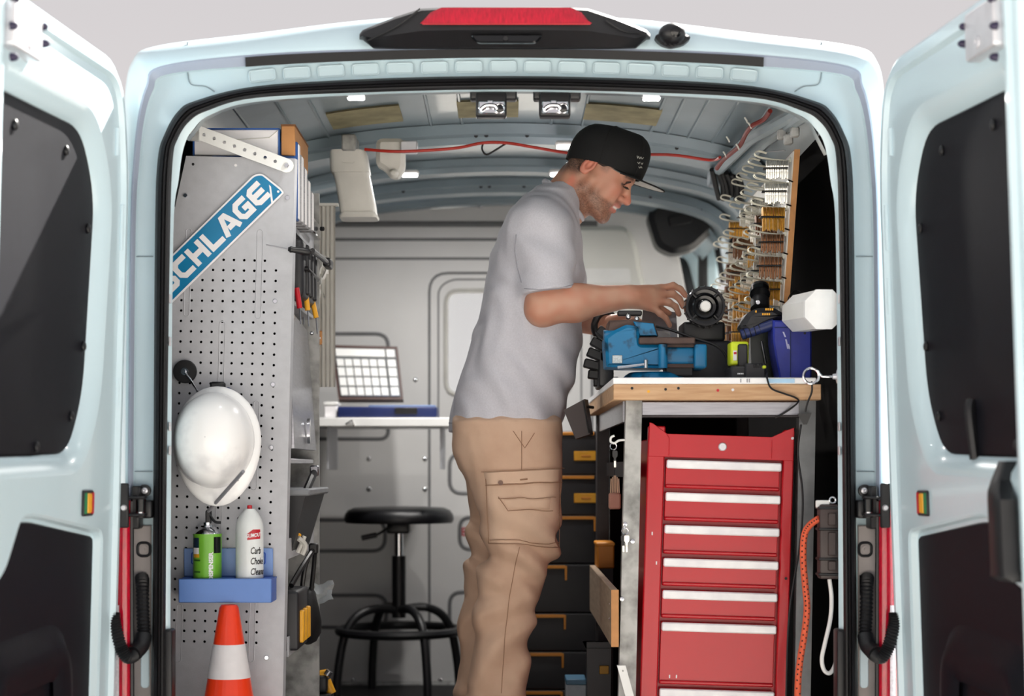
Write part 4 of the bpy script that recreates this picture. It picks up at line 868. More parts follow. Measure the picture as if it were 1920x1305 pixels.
MB().box8([ip(u, v, 0.03) for u, v in ((0.04,0.05),(0.97,0.05),(0.97,0.95),(0.04,0.95))]+[ip(u, v, 0.0315) for u, v in ((0.04,0.05),(0.97,0.05),(0.97,0.95),(0.04,0.95))]).build('lid_liner', mat('kit_liner', (90, 92, 94), 0.6), kt)
rowsv = [(0.06,0.22),(0.24,0.40),(0.42,0.58),(0.60,0.74),(0.78,0.93)]
for j, (v0, v1) in enumerate(rowsv):
    cols = [(0.05+0.125*i, 0.05+0.125*i+0.112) for i in range(6)]+[(0.82, 0.95)]
    if j == 4: cols = [(0.05, 0.80), (0.82, 0.95)]
    for u0, u1 in cols:
        MB().box8([ip(u, v, 0.031) for u, v in ((u0,v0),(u1,v0),(u1,v1),(u0,v1))]+[ip(u, v, 0.038) for u, v in ((u0+.008,v0+.008),(u1-.008,v0+.008),(u1-.008,v1-.008),(u0+.008,v1-.008))]).build('compartment', WHITEP, kt, smooth=0)
MB().sphere(P(621, 702, yl), (0.008, 0.01, 0.035), 10, 8).build('lid_handle', CHROME, kt)
t = thing('small_white_carton', 'small white carton at the left end of the back shelf', 'carton', V((P(617,0,YC).x, 2.1, ztop)))
MB().rbox((P(606,0,YC).x, YC+0.03, ztop), (P(630,0,YC).x, 2.18, P(0,754,YC).z), 0.003).build('box', PAPER, t); MB().rbox((P(605,0,YC).x, YC+0.027, P(0,759,YC).z), (P(631,0,YC).x, 2.185, P(0,753,YC).z), 0.002).build('lid', WHITEP, t)
# ceiling-hung plastic container
YT = 1.05
t = thing('plastic_tub', 'tall white lidded plastic tub hung sideways under the roof', 'tub', P(660, 340, YT))
A = P(653, 284, YT-0.12); B = P(668, 392, YT+0.30); ax = (B-A).normalized()
fr = []
for s_, hw, hh in ((0.0, 36, 17), (0.04, 37, 18), (0.05, 31, 15), (1.0, 30, 14)):
    c = A*(1-s_)+B*s_; fr.append([c+V((S(q[0], YT), 0, 0))+V((0, 0.0, S(q[1], YT))) for q in rrect(-hw, -hh, hw, hh, 9, 3)])
m = MB(); Y0, Y1 = YT-0.10, YT+0.12
rows = []
for y, hw, cx_, Yo in ((318, 33, 656, 0.05), (345, 33, 661, 0.06), (380, 34, 667, 0.075), (398, 34, 669, 0.08)):
    rows.append([P(cx_, y, YT)+V((S(q[0], YT), S(q[1], YT)+Yo, 0)) for q in rrect(-hw, -30, hw, 30, 10, 3)])
m.loft(rows, closed=True, cap=True); m.build('tub_body', OFFW, t, smooth=40)
rows = []
for y, hw, cx_, Yo in ((281, 31, 651, 0.04), (284, 34, 652, 0.042), (312, 36, 654, 0.05), (320, 36, 655, 0.052), (322, 33, 655, 0.052)):
    rows.append([P(cx_, y, YT)+V((S(q[0], YT), S(q[1], YT)+Yo, 0)) for q in rrect(-hw, -34, hw, 34, 10, 3)])
m = MB(); m.loft(rows, closed=True, cap=True); m.build('lid', OFFW, t, smooth=40)
MB().tube([V((p[0], YT+0.052-S(34, YT)-0.003, p[1])) for p in rrect(P(640,0,YT).x, P(0,306,YT).z, P(666,0,YT).x, P(0,290,YT).z, 0.01)], 0.002, 6, True).build('lid_emboss', OFFW, t)
rows = []
for y, hw in ((394, 33), (400, 37), (404, 35)):
    rows.append([P(669, y, YT)+V((S(q[0], YT), S(q[1], YT)+0.08, 0)) for q in rrect(-hw, -34, hw, 34, 10, 3)])
MB().loft(rows, closed=True, cap=True).build('base_rim', OFFW, t, smooth=40)
MB().rbox(P(640, 282, YT-0.02), V((P(668,0,YT).x, YT+0.10, arch(-0.44)-0.03)), 0.004).build('hanger', GALV, t)
t = thing('white_bracket_cover', 'white rounded plastic cover hanging under the roof rib by the tub', 'cover', P(735, 300, 1.02))
m = MB(); m.prism(roundpoly([(P(x,y,1.0).x, P(x,y,1.0).z) for x, y in ((706,262),(760,262),(760,318),(748,336),(732,334),(722,320),(706,312))], 0.02), (0, 1.02, 0), *XZ, 0, 0.05, bev=0.012); m.build('cover', OFFW, t)
MB().lathe([(0.014,0),(0.012,0.012),(0.006,0.018),(0,0.018)], P(738, 326, 0.968), (0,-1,0), 16).build('knob', OFFW, t)
MB().rbox(P(750, 285, 0.95), P(784, 268, 0.99), 0.004).build('clip', ZINC, t)
t = thing('red_wire', 'red electrical wire strung along the roof rib', 'wire')
MB().tube([P(x, y, Y) for x, y, Y in ((684,280,.92),(740,284,.90),(800,282,.91),(860,277,.92),(905,268,.93),(950,268,.93),(1000,276,.92),(1060,286,.92),(1130,292,.92),(1250,290,.92),(1330,300,.90),(1350,295,.80))], 0.0042, 8, smooth=5).build('wire', mat('red_wire_jacket', (176, 38, 24), 0.45), t)
t = thing('red_wire_loom', 'dark red wire bundle running down the right roof rail with zip ties', 'wire')
pts = [(1444,208,.30),(1432,224,.36),(1410,236,.42),(1398,252,.5),(1388,272,.58),(1370,288,.66),(1356,300,.74),(1344,316,.80)]
MB().tube([P(*q) for q in pts], 0.006, 8, smooth=5).build('bundle', mat('dark_red_jacket', (120, 34, 26), 0.5), t)
for x, y, Y in ((1407,236,.43),(1400,226,.44),(1384,276,.59),(1360,290,.7),(1366,262,.62)): MB().tube([P(x-4, y-6, Y-.012), P(x, y, Y-.012), P(x+2, y+5, Y-.012)], 0.0022, 6).build('zip_tie', OFFW, t)
t = thing('black_wire', 'thin black cable sagging under the rear roof ribs', 'cable')
MB().tube([P(x, y, 1.86) for x, y in ((560,325),(640,318),(720,312),(800,312),(900,310),(1000,313),(1100,316),(1230,318),(1330,330))], 0.005, 8, smooth=4).build('cable', RUBBER, t)
MB().tube([P(x, y, 1.0) for x, y in ((906,268),(904,280),(912,290),(928,282),(950,268))], 0.003, 6, smooth=4).build('cable_tail', RUBBER, t)
# roof lamps (real light sources of the cargo bay)
def lamp(x, y, Y, w_, lab_, e):
    p = P(x, y, Y); t = thing('roof_lamp', lab_, 'lamp', p, group='roof lamps of the cargo bay')
    MB().rbox(p+V((-w_, -0.025, 0.0)), p+V((w_, 0.025, 0.012)), 0.005).build('housing', WHITEP, t)
    MB().rbox(p+V((-w_*0.85, -0.02, -0.006)), p+V((w_*0.85, 0.02, 0.0)), 0.003).build('diffuser', mat('lit_diffuser', (255, 252, 250), 0.5, 0, 0.0, 5, emit=6.0), t)
    ld = bpy.data.lights.new('roof_lamp_light', 'AREA'); ld.shape = 'RECTANGLE'; ld.size = w_*1.7; ld.size_y = 0.04; ld.energy = e; ld.color = (1.0, 0.97, 0.93)
    lo = bpy.data.objects.new('roof_lamp_light', ld); COL.objects.link(lo); lo.location = (0, 0, -0.012); lo.parent = t
lamp(667, 181, 0.16, 0.024, 'small lit lamp under the roof header, left of the strikers', 0.5)
lamp(1222, 182, 0.16, 0.024, 'small lit lamp under the roof header, right of the strikers', 0.5)
lamp(768, 327, 1.70, 0.030, 'lit roof lamp beyond the white plastic cover', 6)
lamp(1047, 326, 1.70, 0.030, 'lit roof lamp just behind the nape of the man', 6)
lamp(1060, 274, 1.15, 0.030, 'lit roof lamp above the shoulder of the man', 3)
# dark duffel/cable cluster in the upper right corner by the key board
t = thing('cable_cluster', 'bundle of dark cables and connectors at the upper right roof rail', 'cables', P(1345, 330, 1.3))
for i in range(6):
    MB().tube([P(1335+9*i, 318+2*i, 1.2), P(1342+9*i+random.uniform(-4,4), 345, 1.25), P(1348+8*i, 372+random.uniform(-6,6), 1.3)], 0.008, 8, smooth=4).build('cable', RUBBER, t)
MB().rbox(P(1330, 345, 1.25), P(1372, 322, 1.32), 0.008).build('connector_block', mat('grey_connector', (96, 106, 114), 0.5), t)
t = thing('roof_rail', 'pale pressed steel rail along the right roof edge', 'rail', P(1420, 262, 0.7))
m = MB()
for o_ in (0.0, 0.05):
    m.tube([P(1510, 215, 0.14)+V((0, 0, o_*0.3)), P(1440, 262, 0.6)+V((-o_, 0, 0)), P(1380, 318, 1.2)+V((-o_, 0, 0))], 0.016, 8)
m.build('rail', PRIMER, t)
for x, y, Y in ((1490,248,.25),(1478,262,.3),(1466,252,.34)): MB().rbox(P(x-7, y+8, Y), P(x+7, y-8, Y+0.02), 0.003).build('rail_clip', GALV, t)
# ------------------------------------------------------------ workbench on the right
YF = 0.20; BX0, BX1 = P(1150, 0, YF).x, P(1540, 0, YF).x; BZ = P(0, 708, YF).z; YE = 1.45
zw0 = P(0, 750, YF).z; zw1 = P(0, 720, YF).z
bn = thing('workbench', 'narrow workbench with white top, pine edge and grey steel legs', 'workbench', V((0.5, 0.8, 0)))
MB().rbox((BX0, YF, zw0), (BX1, YE, zw1), 0.002).build('pine_edge', WOOD, bn)
MB().rbox((BX0-0.001, YF-0.002, zw1), (BX1-0.012, YE, BZ), 0.002).build('white_top', mat('white_laminate', (250, 250, 252), 0.3), bn)
def bxp(name, x0, y0, x1, y1, Y0, Y1, m_, par, b=0.002):
    a = P(x0, y0, Y0); c = P(x1, y1, Y0)
    return MB().rbox((min(a.x, c.x), Y0, min(a.z, c.z)), (max(a.x, c.x), Y1, max(a.z, c.z)), b).build(name, m_, par)
def leg(x0, x1, xb0, xb1, Y0, Y1, m_):
    a, b = P(x0, 750, Y0), P(x1, 750, Y0); c, d = P(xb0, 1300, Y0), P(xb1, 1300, Y0); k = (a.z-0.0)/(a.z-c.z)
    c = a+(c-a)*k; d = b+(d-b)*k
    dy = V((0, Y1-Y0, 0)); return MB().box8([c, d, d+dy, c+dy, a, b, b+dy, a+dy]).build('leg', m_, bn, smooth=0)
leg(1174, 1204, 1160, 1192, 0.235, 0.275, GALV); leg(1499, 1530, 1490, 1520, 0.235, 0.275, mat('dull_steel_leg', (120, 122, 124), 0.45, 0.5, 0.15, 25))
DKS = mat('dark_steel', (62, 58, 60), 0.5, 0.3, 0.2, 12)
MB().rbox((BX0+0.02, 1.38, 0.0), (BX0+0.06, 1.42, zw0), 0.002).build('leg', DKS, bn); MB().rbox((BX1-0.05, 1.38, 0.0), (BX1-0.01, 1.42, zw0), 0.002).build('leg', DKS, bn)
bxp('front_apron', 1203, 753, 1501, 781, 0.24, 0.25, STEEL, bn)
bxp('apron_lip', 1203, 778, 1501, 783, 0.236, 0.252, DKS, bn)
MB().box((BX0+0.028, 0.28, zw0-0.05), (BX0+0.036, 1.40, zw0)).build('side_apron', STEEL, bn)
MB().box((BX0+0.06, 1.37, 0.02), (BX1-0.05, 1.378, zw0-0.002)).build('shade_panel', LINER, bn)  # added black sheet, stands in for the darkness under the bench
MB().box((BX0+0.05, 0.30, 0.80), (BX0+0.054, 1.36, 0.84)).build('side_rail', DKS, bn)
for x, y in ((1186,1015),(1172,983),(1166,1123)): MB().lathe([(0.006,0),(0.005,0.004),(0,0.005)], P(x, y, 0.234), (0,-1,0), 10).build('leg_bolt', CHROME, bn)
for x, y, m_ in ((1185,728,RUBBER),(1216,734,YELL),(1248,730,RUBBER),(1346,732,REDP),(1374,731,PAPER),(1272,728,RUBBER)):
    MB().lathe([(0.0035,0),(0.0035,0.0007),(0,0.0007)], P(x, y, YF-0.0005), (0,-1,0), 8).build('paint_spot', m_, bn)
for x in (1388, 1400, 1404): bxp('edge_sticker', x, 710, x+2, 717, 0.1965, 0.199, mat('grey_print', (150, 150, 155), 0.6), bn, 0.0003)
bxp('blue_glow_strip', 1438, 710, 1490, 718, 0.1962, 0.199, mat('pale_blue_glow', (176, 214, 242), 0.4), bn, 0.0003)  # pale blue strip paints a bluish glow onto the white edge
# plank along the aisle side, low
t = thing('side_plank', 'rough pine plank fixed low along the aisle side of the workbench', 'plank', V((BX0+0.01, 0.8, 0.40)))
a = P(1146, 1213, 0.215); b = P(1160, 1106, 0.215)
MB().rbox((a.x, 0.215, a.z), (b.x, 1.30, b.z), 0.002).build('board', mat('grey_weathered_wood', (150, 128, 106), 0.8, 0, 0.15, 8, stretch=(10, 1, 10)), t)
MB().prism([(a.x, a.z), (b.x, a.z), (b.x, b.z), (a.x, b.z)], (0, 0.2145, 0), *XZ, 0, 0.0008).build('sawn_end', WOODE, t)
for y in (1133, 1160): MB().lathe([(0.003,0),(0.002,0.001),(0,0.001)], P(1142, y, 0.26)+V((0.001,0,0)), (-1,0,0), 8).build('screw', CHROME, t)
# ------------------------------------------------------------ red tool chest
YCH = 0.245
ch = thing('tool_chest', 'red steel tool chest with white drawer pulls under the workbench', 'tool chest', P(1340, 1060, YCH), rot=(0, math.radians(1.8), 0))
CO = P(1340, 1060, YCH); ca, sa = math.cos(math.radians(1.8)), math.sin(math.radians(1.8))
def lc(x, y):   # picture point on the chest front -> chest coordinates
    d = P(x, y, YCH)-CO; return (d.x*ca-d.z*sa*1.0 if False else d.x*ca-d.z*sa, d.x*sa+d.z*ca)
kx = S(1, YCH); WL, WR = -0.170, 0.180; TOP = lc(1350, 812)[1]; BOT = -0.63
m = MB(); m.rbox((WL, 0.012, BOT), (WR, 0.50, TOP-0.02), 0.003); m.build('carcass', REDC, ch, local=True)
DX0, DX1 = -0.125, 0.148
m = MB()
m.rbox((WL, -0.012, BOT), (DX0-0.004, 0.014, TOP+0.012), 0.003); m.build('side_stile', REDC, ch, local=True)
m = MB(); m.rbox((DX1+0.006, -0.012, BOT), (WR, 0.014, TOP+0.012), 0.003); m.build('side_stile', REDC, ch, local=True)
zd0 = lc(1350, 860)[1]
m = MB(); pl = [(WL+0.002, zd0), (WR-0.002, zd0), (WR-0.002, TOP+0.018), (WR-0.018, TOP+0.012), (WR-0.055, TOP-0.006), (WL+0.045, TOP-0.006), (WL+0.010, TOP+0.018), (WL+0.002, TOP+0.020)]
m.prism(pl, (0, -0.013, 0), *XZ, 0, 0.003, bev=0.001); m.build('top_panel', REDC, ch, local=True)
m = MB(); m.tube([V((WL+0.05, -0.0165, zd0+0.004)), V((WL+0.05, -0.0165, TOP-0.016)), V((WL+0.044, -0.0165, TOP-0.008))], 0.0014, 6); m.build('panel_crease', REDC, ch, local=True)
m = MB(); m.tube([V((WR-0.055, -0.0165, zd0+0.004)), V((WR-0.055, -0.0165, TOP-0.014))], 0.0014, 6); m.build('panel_crease', REDC, ch, local=True)
q = lc(1353, 838); m = MB(); m.lathe([(0.010, 0), (0.010, 0.004), (0.008, 0.006), (0.005, 0.006), (0.005, 0.003), (0.003, 0.003), (0.003, 0.005), (0, 0.005)], (q[0], -0.016, q[1]), (0, -1, 0), 24); m.build('lock', ZINC, ch, local=True)
q = lc(1484, 822); m = MB(); m.lathe([(0.004, 0), (0.003, 0.002), (0, 0.002)], (q[0], -0.016, q[1]), (0, -1, 0), 10); m.build('rivet', ZINC, ch, local=True)
q = lc(1472, 1084); m = MB(); m.lathe([(0.0035, 0), (0.0035, 0.001), (0, 0.001)], (q[0], -0.0125, q[1]), (0, -1, 0), 10); m.build('bolt_hole', RUBBER, ch, local=True)
ys = [864, 925, 986, 1048, 1108, 1168, 1292, 1400]
for i in range(7):
    zt = lc(1345, ys[i])[1]; zb_ = lc(1345, ys[i+1]-5)[1]
    m = MB(); m.rbox((DX0, -0.004, zb_+0.003), (DX1, 0.011, zt), 0.0015)
    m.rbox((DX0, -0.011, zb_+0.003), (DX1, 0.0, zb_+0.012), 0.003)
    d = m.build('drawer', REDC, ch, local=True)
    m = MB(); ph = 0.0215
    m.rbox((DX0+0.001, -0.022, zt-ph), (DX1+0.002, -0.004, zt-0.001), 0.003); m.build('drawer_pull', mat('white_pull', (246, 244, 248), 0.35), d, local=True)
for x, y in ((1222, 1000), (1230, 1055), (1255, 1268), (1268, 1268)):
    q = lc(x, y); m = MB(); m.rbox((q[0]-0.0015, -0.0135 if x < 1240 else -0.006, q[1]-0.004), (q[0]+0.0015, -0.011 if x < 1240 else -0.003, q[1]+0.004), 0.0004); m.build('paint_chip', PAPER, ch, local=True)
# ------------------------------------------------------------ right-hand bits
t = thing('power_box', 'brown black ribbed plastic power box hung on the right jamb', 'power box', P(1555, 1090, 0.06))
BRB = mat('brown_black_plastic', (62, 50, 48), 0.45, 0, 0.2, 14)
bxp('body', 1537, 946, 1577, 1086, 0.05, 0.09, BRB, t, 0.006)
for y0, y1 in ((962,985),(998,1042),(1052,1070)): bxp('rib', 1553, y0, 1568, y1, 0.044, 0.06, BRB, t, 0.002)
for y in (950, 990, 1046, 1075): bxp('band', 1535, y, 1579, y+5, 0.046, 0.092, BLACKP, t, 0.002)
for y in (975, 1006, 1030, 1060): bxp('side_lug', 1570, y, 1581, y+16, 0.05, 0.07, BRB, t, 0.002)
MB().torus(P(1561, 938, 0.055), (0,-1,0), 0.007, 0.002, 16, 6).build('hanging_ring', CHROME, t); bxp('pale_tab', 1530, 938, 1556, 952, 0.062, 0.07, WHITEP, t, 0.002)
t = thing('orange_cord', 'orange braided extension cord hanging beside the tool chest', 'cord', P(1512, 1305, 0.15))
pts = crom([P(*q) for q in ((1536,972,.06),(1518,985,.08),(1508,1005,.10),(1506,1050,.11),(1510,1100,.11),(1513,1140,.11),(1508,1190,.11),(1500,1240,.11),(1496,1290,.11),(1495,1400,.11))], 9)
MB().tube(pts, 0.0078, 10).build('jacket', mat('orange_braid', (222, 96, 62), 0.7, 0, 0.1, 40), t)
dots = MB()
for i in range(2, len(pts)-2, 1):
    dots.sphere(pts[i]+V((0.0035 if i % 2 else -0.0035, -0.0065, 0)), 0.0022, 6, 4)
dots.build('braid_flecks', RUBBER, t)['kind'] = 'stuff'
t = thing('white_cable', 'white cable looping below the power box', 'cable', P(1555, 1262, 0.07))
MB().tube([P(*q) for q in ((1555,1086,.07),(1559,1120,.07),(1557,1160,.07),(1547,1205,.07),(1541,1235,.07),(1545,1256,.07),(1556,1262,.07),(1566,1245,.08),(1568,1215,.09))], 0.0048, 10, smooth=6).build('cable', WHITEP, t)
t = thing('eye_bolt', 'steel eye bolt screwed into the right door jamb', 'eye bolt', P(1560, 706, 0.05))
MB().torus(P(1521, 705, 0.05), (0,-1,0), S(14.5,.05), 0.0032, 26, 8, 0.4, 6.6).build('ring', CHROME, t)
MB().tube([P(1533, 695, .05), P(1538, 703, .05), P(1546, 706, .05), P(1574, 706, .05)], 0.0034, 8, smooth=4).build('shank', CHROME, t)
MB().lathe([(0.016,0),(0.016,0.004),(0.007,0.006),(0.006,0.014)], P(1573, 706, 0.05), (-1,0,0), 18).build('flange', ZINC, t)
t = thing('black_plug', 'black cable plug dangling at the right bench corner', 'plug', P(1510, 790, 0.19))
MB().tube([P(*q) for q in ((1522,715,.17),(1522,735,.17),(1514,755,.18),(1510,772,.185))], 0.0022, 8, smooth=5).build('lead', RUBBER, t)
MB().box8([P(1506,796,.185),P(1513,796,.185),P(1513,796,.21),P(1506,796,.21),P(1495,776,.18),P(1522,774,.18),P(1520,774,.22),P(1497,776,.22)]).build('plug_body', BLACKP, t); MB().tube([P(1502,796,.19),P(1496,850,.19),P(1505,930,.18),P(1500,1020,.17),P(1480,1150,.16),P(1474,1305,.16)], 0.0025, 8, smooth=6).build('tail_lead', RUBBER, t)
t = thing('drill_cable', 'thin black cord draped over the bench front edge', 'cord', P(1490, 740, 0.19))
MB().tube([P(*q) for q in ((1438,700,.30),(1438,708,.192),(1446,728,.19),(1470,738,.19),(1490,745,.19),(1497,753,.20),(1480,768,.225),(1454,784,.23))], 0.0022, 8, smooth=5).build('cord', RUBBER, t)
t = thing('octagonal_tube', 'white octagonal mailing tube pointing out above the blue box', 'tube', P(1546, 581, 0.12))
A, B = P(1545, 580, 0.10), P(1500, 588, 0.324); e1, e2, ax = ortho(B-A)
m = MB(); m.cyl(A, B, S(39, .10), S(37, .3), 8, True, math.pi/8); m.build('tube', WHITEP, t, smooth=0)
m = MB(); m.cyl(A-ax*0.003, A+ax*0.012, S(40, .1), None, 8, True, math.pi/8); m.build('end_cap', mat('bright_white_cap', (255, 255, 255), 0.5), t, smooth=0)
t = thing('blue_metal_box', 'scuffed royal blue metal box on the right end of the bench', 'box', P(1487, 706, 0.36))
RB = mat('royal_blue_paint', (36, 50, 150), 0.4, 0, 0.15, 12, dark=(28, 38, 124), thr=(0.35, 0.6))
pl = [(P(x, y, .33).x, max(P(x, y, .33).z, BZ)) for x, y in ((1463,715),(1522,715),(1522,604),(1500,602),(1488,591),(1478,591),(1470,601),(1450,600),(1450,640),(1455,672))]
MB().prism(pl, (0, 0.42, 0), *XZ, 0, 0.09, bev=0.004).build('body', RB, t)
MB().tube([P(1482, 601, .328), P(1482, 707, .328)], 0.0011, 6).build('seam', NAVY, t); MB().tube([P(1451, 614, .328), P(1522, 615, .328)], 0.0011, 6).build('seam', NAVY, t)
for x, y, m_, r in ((1509,625,RUBBER,0.003),(1485,595,RUBBER,0.003)): MB().lathe([(r,0),(r,0.001),(0,0.001)], P(x, y, .329), (0,-1,0), 10).build('hole', m_, t)
m = MB()
for x, y, l in ((1471,622,10),(1476,636,18),(1480,645,10),(1490,601,6),(1494,603,8)): m.box8([P(x, y+l, .3285), P(x+3, y+l, .3285), P(x+1, y+l, .330), P(x, y+l, .330), P(x-4, y, .3285), P(x-1, y, .3285), P(x-1, y, .33), P(x-4, y, .33)])
m.build('scuff', mat('pale_scuff', (170, 172, 205), 0.7), t, smooth=0)
t = thing('smoked_panel', 'dark smoked plastic cover between the charger and blue box', 'cover', P(1430, 706, 0.45))
MB().box8([V((P(1410,0,.46).x,0.46,BZ)),V((P(1462,0,.46).x,0.46,BZ)),V((P(1462,0,.46).x,0.54,BZ)),V((P(1410,0,.46).x,0.54,BZ)),P(1406,612,.46),P(1449,606,.46),P(1449,606,.54),P(1406,612,.54)]).build('panel', mat('smoked_plastic', (46, 52, 48), 0.25), t, smooth=0)
MB().tube([P(1428, 640, .455), P(1436, 682, .45)], 0.003, 8).build('thin_rod', STEEL, t)
t = thing('cordless_drill', 'black cordless drill lying on top of the charger and blue box', 'drill', P(1430, 612, 0.44))
MB().cyl(P(1425, 580, .40), P(1425, 537, .44), S(18, .4), S(17, .42), 20).build('battery_head', BLACKP, t)
MB().cyl(P(1425, 552, .40), P(1425, 545, .41), S(19, .4), S(19, .4), 20).build('head_band', BLACKG, t)
MB().lathe([(0.006,0),(0.005,0.003),(0,0.003)], P(1421, 567, .375), (0,-1,0), 14).build('silver_button', CHROME, t)
m = MB(); m.prism(roundpoly([(P(x,y,.36).x, P(x,y,.36).z) for x, y in ((1388,612),(1402,586),(1420,577),(1452,576),(1472,588),(1468,600),(1440,608),(1404,628))], 0.008), (0, 0.44, 0), *XZ, 0, 0.08, bev=0.012); m.build('body', CASEB, t)
for x, y, l in ((1435,580,16),(1429,589,16),(1416,584,5)):
    for k in range(max(1, l//4)): bxp('yellow_print', x+k*4, y+2, x+k*4+3, y-2, 0.358, 0.3595, YELL, t, 0.0003)
MB().tube([P(1390, 628, .37), P(1420, 618, .37), P(1452, 607, .36)], 0.013, 12).build('grip', NAVY, t)
for i in range(6): MB().torus(P(1396+9*i, 626-3.2*i, .37), (1, 0, 0.35), 0.0135, 0.0012, 16, 6).build('grip_ring', BLACKP, t)
t = thing('bent_wire', 'thin black wire arching above the blue box', 'wire', P(1490, 590, 0.42))
MB().tube([P(*q) for q in ((1476,590,.40),(1478,560,.42),(1490,545,.44),(1502,550,.44),(1508,575,.42),(1500,588,.40))], 0.0016, 6, smooth=6).build('wire', RUBBER, t)
ck = thing('battery_charger', 'black battery charger with lime green battery on the bench', 'charger', V((P(1405,0,.34).x, 0.35, BZ)))
def bz(name, x0, y0, x1, Y0, Y1, m_, par, b=0.003, y1=None):
    zz = BZ if y1 is None else P(0, y1, Y0).z
    return MB().rbox((P(x0,0,Y0).x, Y0, zz), (P(x1,0,Y0).x, Y1, P(0,y0,Y0).z), b).build(name, m_, par)
bz('base', 1370, 686, 1438, 0.30, 0.42, CASEB, ck, 0.005); bz('front_step', 1397, 681, 1436, 0.29, 0.40, CASEB, ck, 0.004)
LIME = mat('lime_green_plastic', (206, 222, 40), 0.4, 0, 0.08, 12)
bt = MB(); bt.rbox((P(1370,0,.33).x, 0.33, P(0,684,.33).z), (P(1404,0,.33).x, 0.40, P(0,640,.33).z), 0.006); bto = bt.build('battery', LIME, ck)
bz('battery_grip', 1384, 645, 1402, 0.32, 0.36, CASEB, bto, 0.003, 688); bz('battery_label', 1375, 657, 1382, 0.327, 0.332, PAPER, bto, 0.001, 676); bz('label_red', 1376, 660, 1381, 0.325, 0.328, REDP, bto, 0.0005, 664)
bz('lime_tab', 1429, 685, 1437, 0.286, 0.30, LIME, ck, 0.002, 691)
for k in range(5): bz('vent', 1413+4*k, 683, 1415+4*k, 0.287, 0.292, BLACKG, ck, 0.0005, 690)
for k in range(4): bz('white_print', 1383+3*k, 699, 1385+3*k, 0.297, 0.3005, PAPER, ck, 0.0003, 702)
# key cutting machine
km = thing('key_machine', 'black key cutting machine with round ribbed hand wheel on the bench', 'machine', V((P(1325,0,.5).x, 0.52, BZ)))
bz('pedestal', 1284, 638, 1374, 0.505, 0.66, mat('grey_black_casting', (52, 52, 56), 0.45, 0.2, 0.25, 25), km, 0.010)
bz('motor_box', 1280, 603, 1360, 0.506, 0.62, BLACKP, km, 0.008, 640)
m = MB(); m.box8([P(1300,606,.508),P(1345,606,.508),P(1345,606,.58),P(1300,606,.58),P(1312,588,.508),P(1336,588,.508),P(1336,588,.56),P(1312,588,.56)]); m.build('wheel_bracket', BLACKP, km)
c = P(1323, 574, .46); R = S(38, .46)
m = MB(); m.lathe([(R*0.3, 0.045), (R*0.96, 0.045), (R, 0.040), (R, 0.006), (R*0.97, 0.0), (R*0.86, 0.0), (R*0.84, 0.010), (R*0.66, 0.012), (R*0.64, 0.003), (R*0.58, 0.001), (R*0.54, 0.012), (R*0.36, 0.014), (R*0.34, 0.004), (R*0.28, 0.002)], c, (0, 1, 0), 40); wh = m.build('hand_wheel', BLACKG, km)
for i in range(20):
    a = 2*math.pi*i/20; d = V((math.cos(a), 0, math.sin(a))); MB().cyl(c+d*R*1.0+V((0,0.006,0)), c+d*R*1.0+V((0,0.036,0)), 0.0025, None, 6).build('rim_rib', BLACKP, wh)
for i in range(4):
    a = math.radians(45+90*i); d = V((math.cos(a), 0, math.sin(a))); MB().tube([c+d*R*0.62+V((0,0.004,0)), c+d*R*0.88+V((0,0.004,0))], 0.004, 8).build('spoke', BLACKP, wh)
MB().lathe([(R*0.27, 0.006), (R*0.27, -0.003), (R*0.22, -0.006), (0, -0.006)], c, (0, 1, 0), 24).build('hub_cap', WHITEP, wh)
t = thing('lock_plate', 'flat grey metal plate held at the vise under the hand', 'plate', P(1240, 620, 0.66))
MB().box8([P(1200,640,.67),P(1271,644,.67),P(1271,644,.68),P(1200,640,.68),P(1206,574,.70),P(1268,586,.70),P(1268,586,.71),P(1206,574,.71)]).build('plate', mat('scratched_grey_metal', (122, 124, 130), 0.45, 0.5, 0.15, 30), t, smooth=0)
MB().box8([P(1225,640,.655),P(1258,641,.655),P(1258,641,.665),P(1225,640,.665),P(1228,620,.66),P(1256,622,.66),P(1256,622,.668),P(1228,620,.668)]).build('lower_block', mat('pale_block', (168, 166, 164), 0.5, 0.2, 0.1, 30), t, smooth=0)
t = thing('machine_cable', 'thick black cable looping down behind the vise', 'cable', P(1366, 706, 0.42))
MB().tube([P(*q) for q in ((1230,612,.46),(1262,620,.44),(1300,634,.43),(1338,646,.42),(1358,662,.42),(1366,685,.42),(1366,706,.42))], 0.0036, 8, smooth=6).build('cable', BLACKP, t)
# ------------------------------------------------------------ blue vise
YV = 0.36
vz = thing('bench_vise', 'worn bright blue bench vise bolted to the bench corner', 'vise', V((P(1220,0,YV).x, 0.42, BZ)))
VB = mat('chipped_blue_enamel', (12, 112, 160), 0.4, 0, 0.1, 22, dark=(12, 50, 72), thr=(0.36, 0.47))
RUST = mat('dirty_brown_steel', (84, 66, 60), 0.6, 0.3, 0.2, 26)
def vb(name, x0, y0, x1, y1, Y0, Y1, m_=None, b=0.006):
    a = P(x0, y0, Y0); c_ = P(x1, y1, Y0); return MB().rbox((a.x, Y0, max(BZ, c_.z)), (c_.x, Y1, a.z), b).build(name, m_ or VB, vz)
MB().lathe([(0.078, 0), (0.078, 0.010), (0.070, 0.018), (0.06, 0.024)], V((P(1226,0,.42).x, 0.43, BZ)), (0,0,1), 32).build('swivel_base', VB, vz)
m = MB(); pl = [(P(x,y,YV).x, P(x,y,YV).z) for x, y in ((1137,688),(1248,690),(1248,646),(1200,646),(1198,612),(1175,608),(1150,620),(1134,632))]
m.prism(roundpoly(pl, 0.006), (0, 0.50, 0), *XZ, 0, 0.14, bev=0.008); m.build('fixed_body', VB, vz)
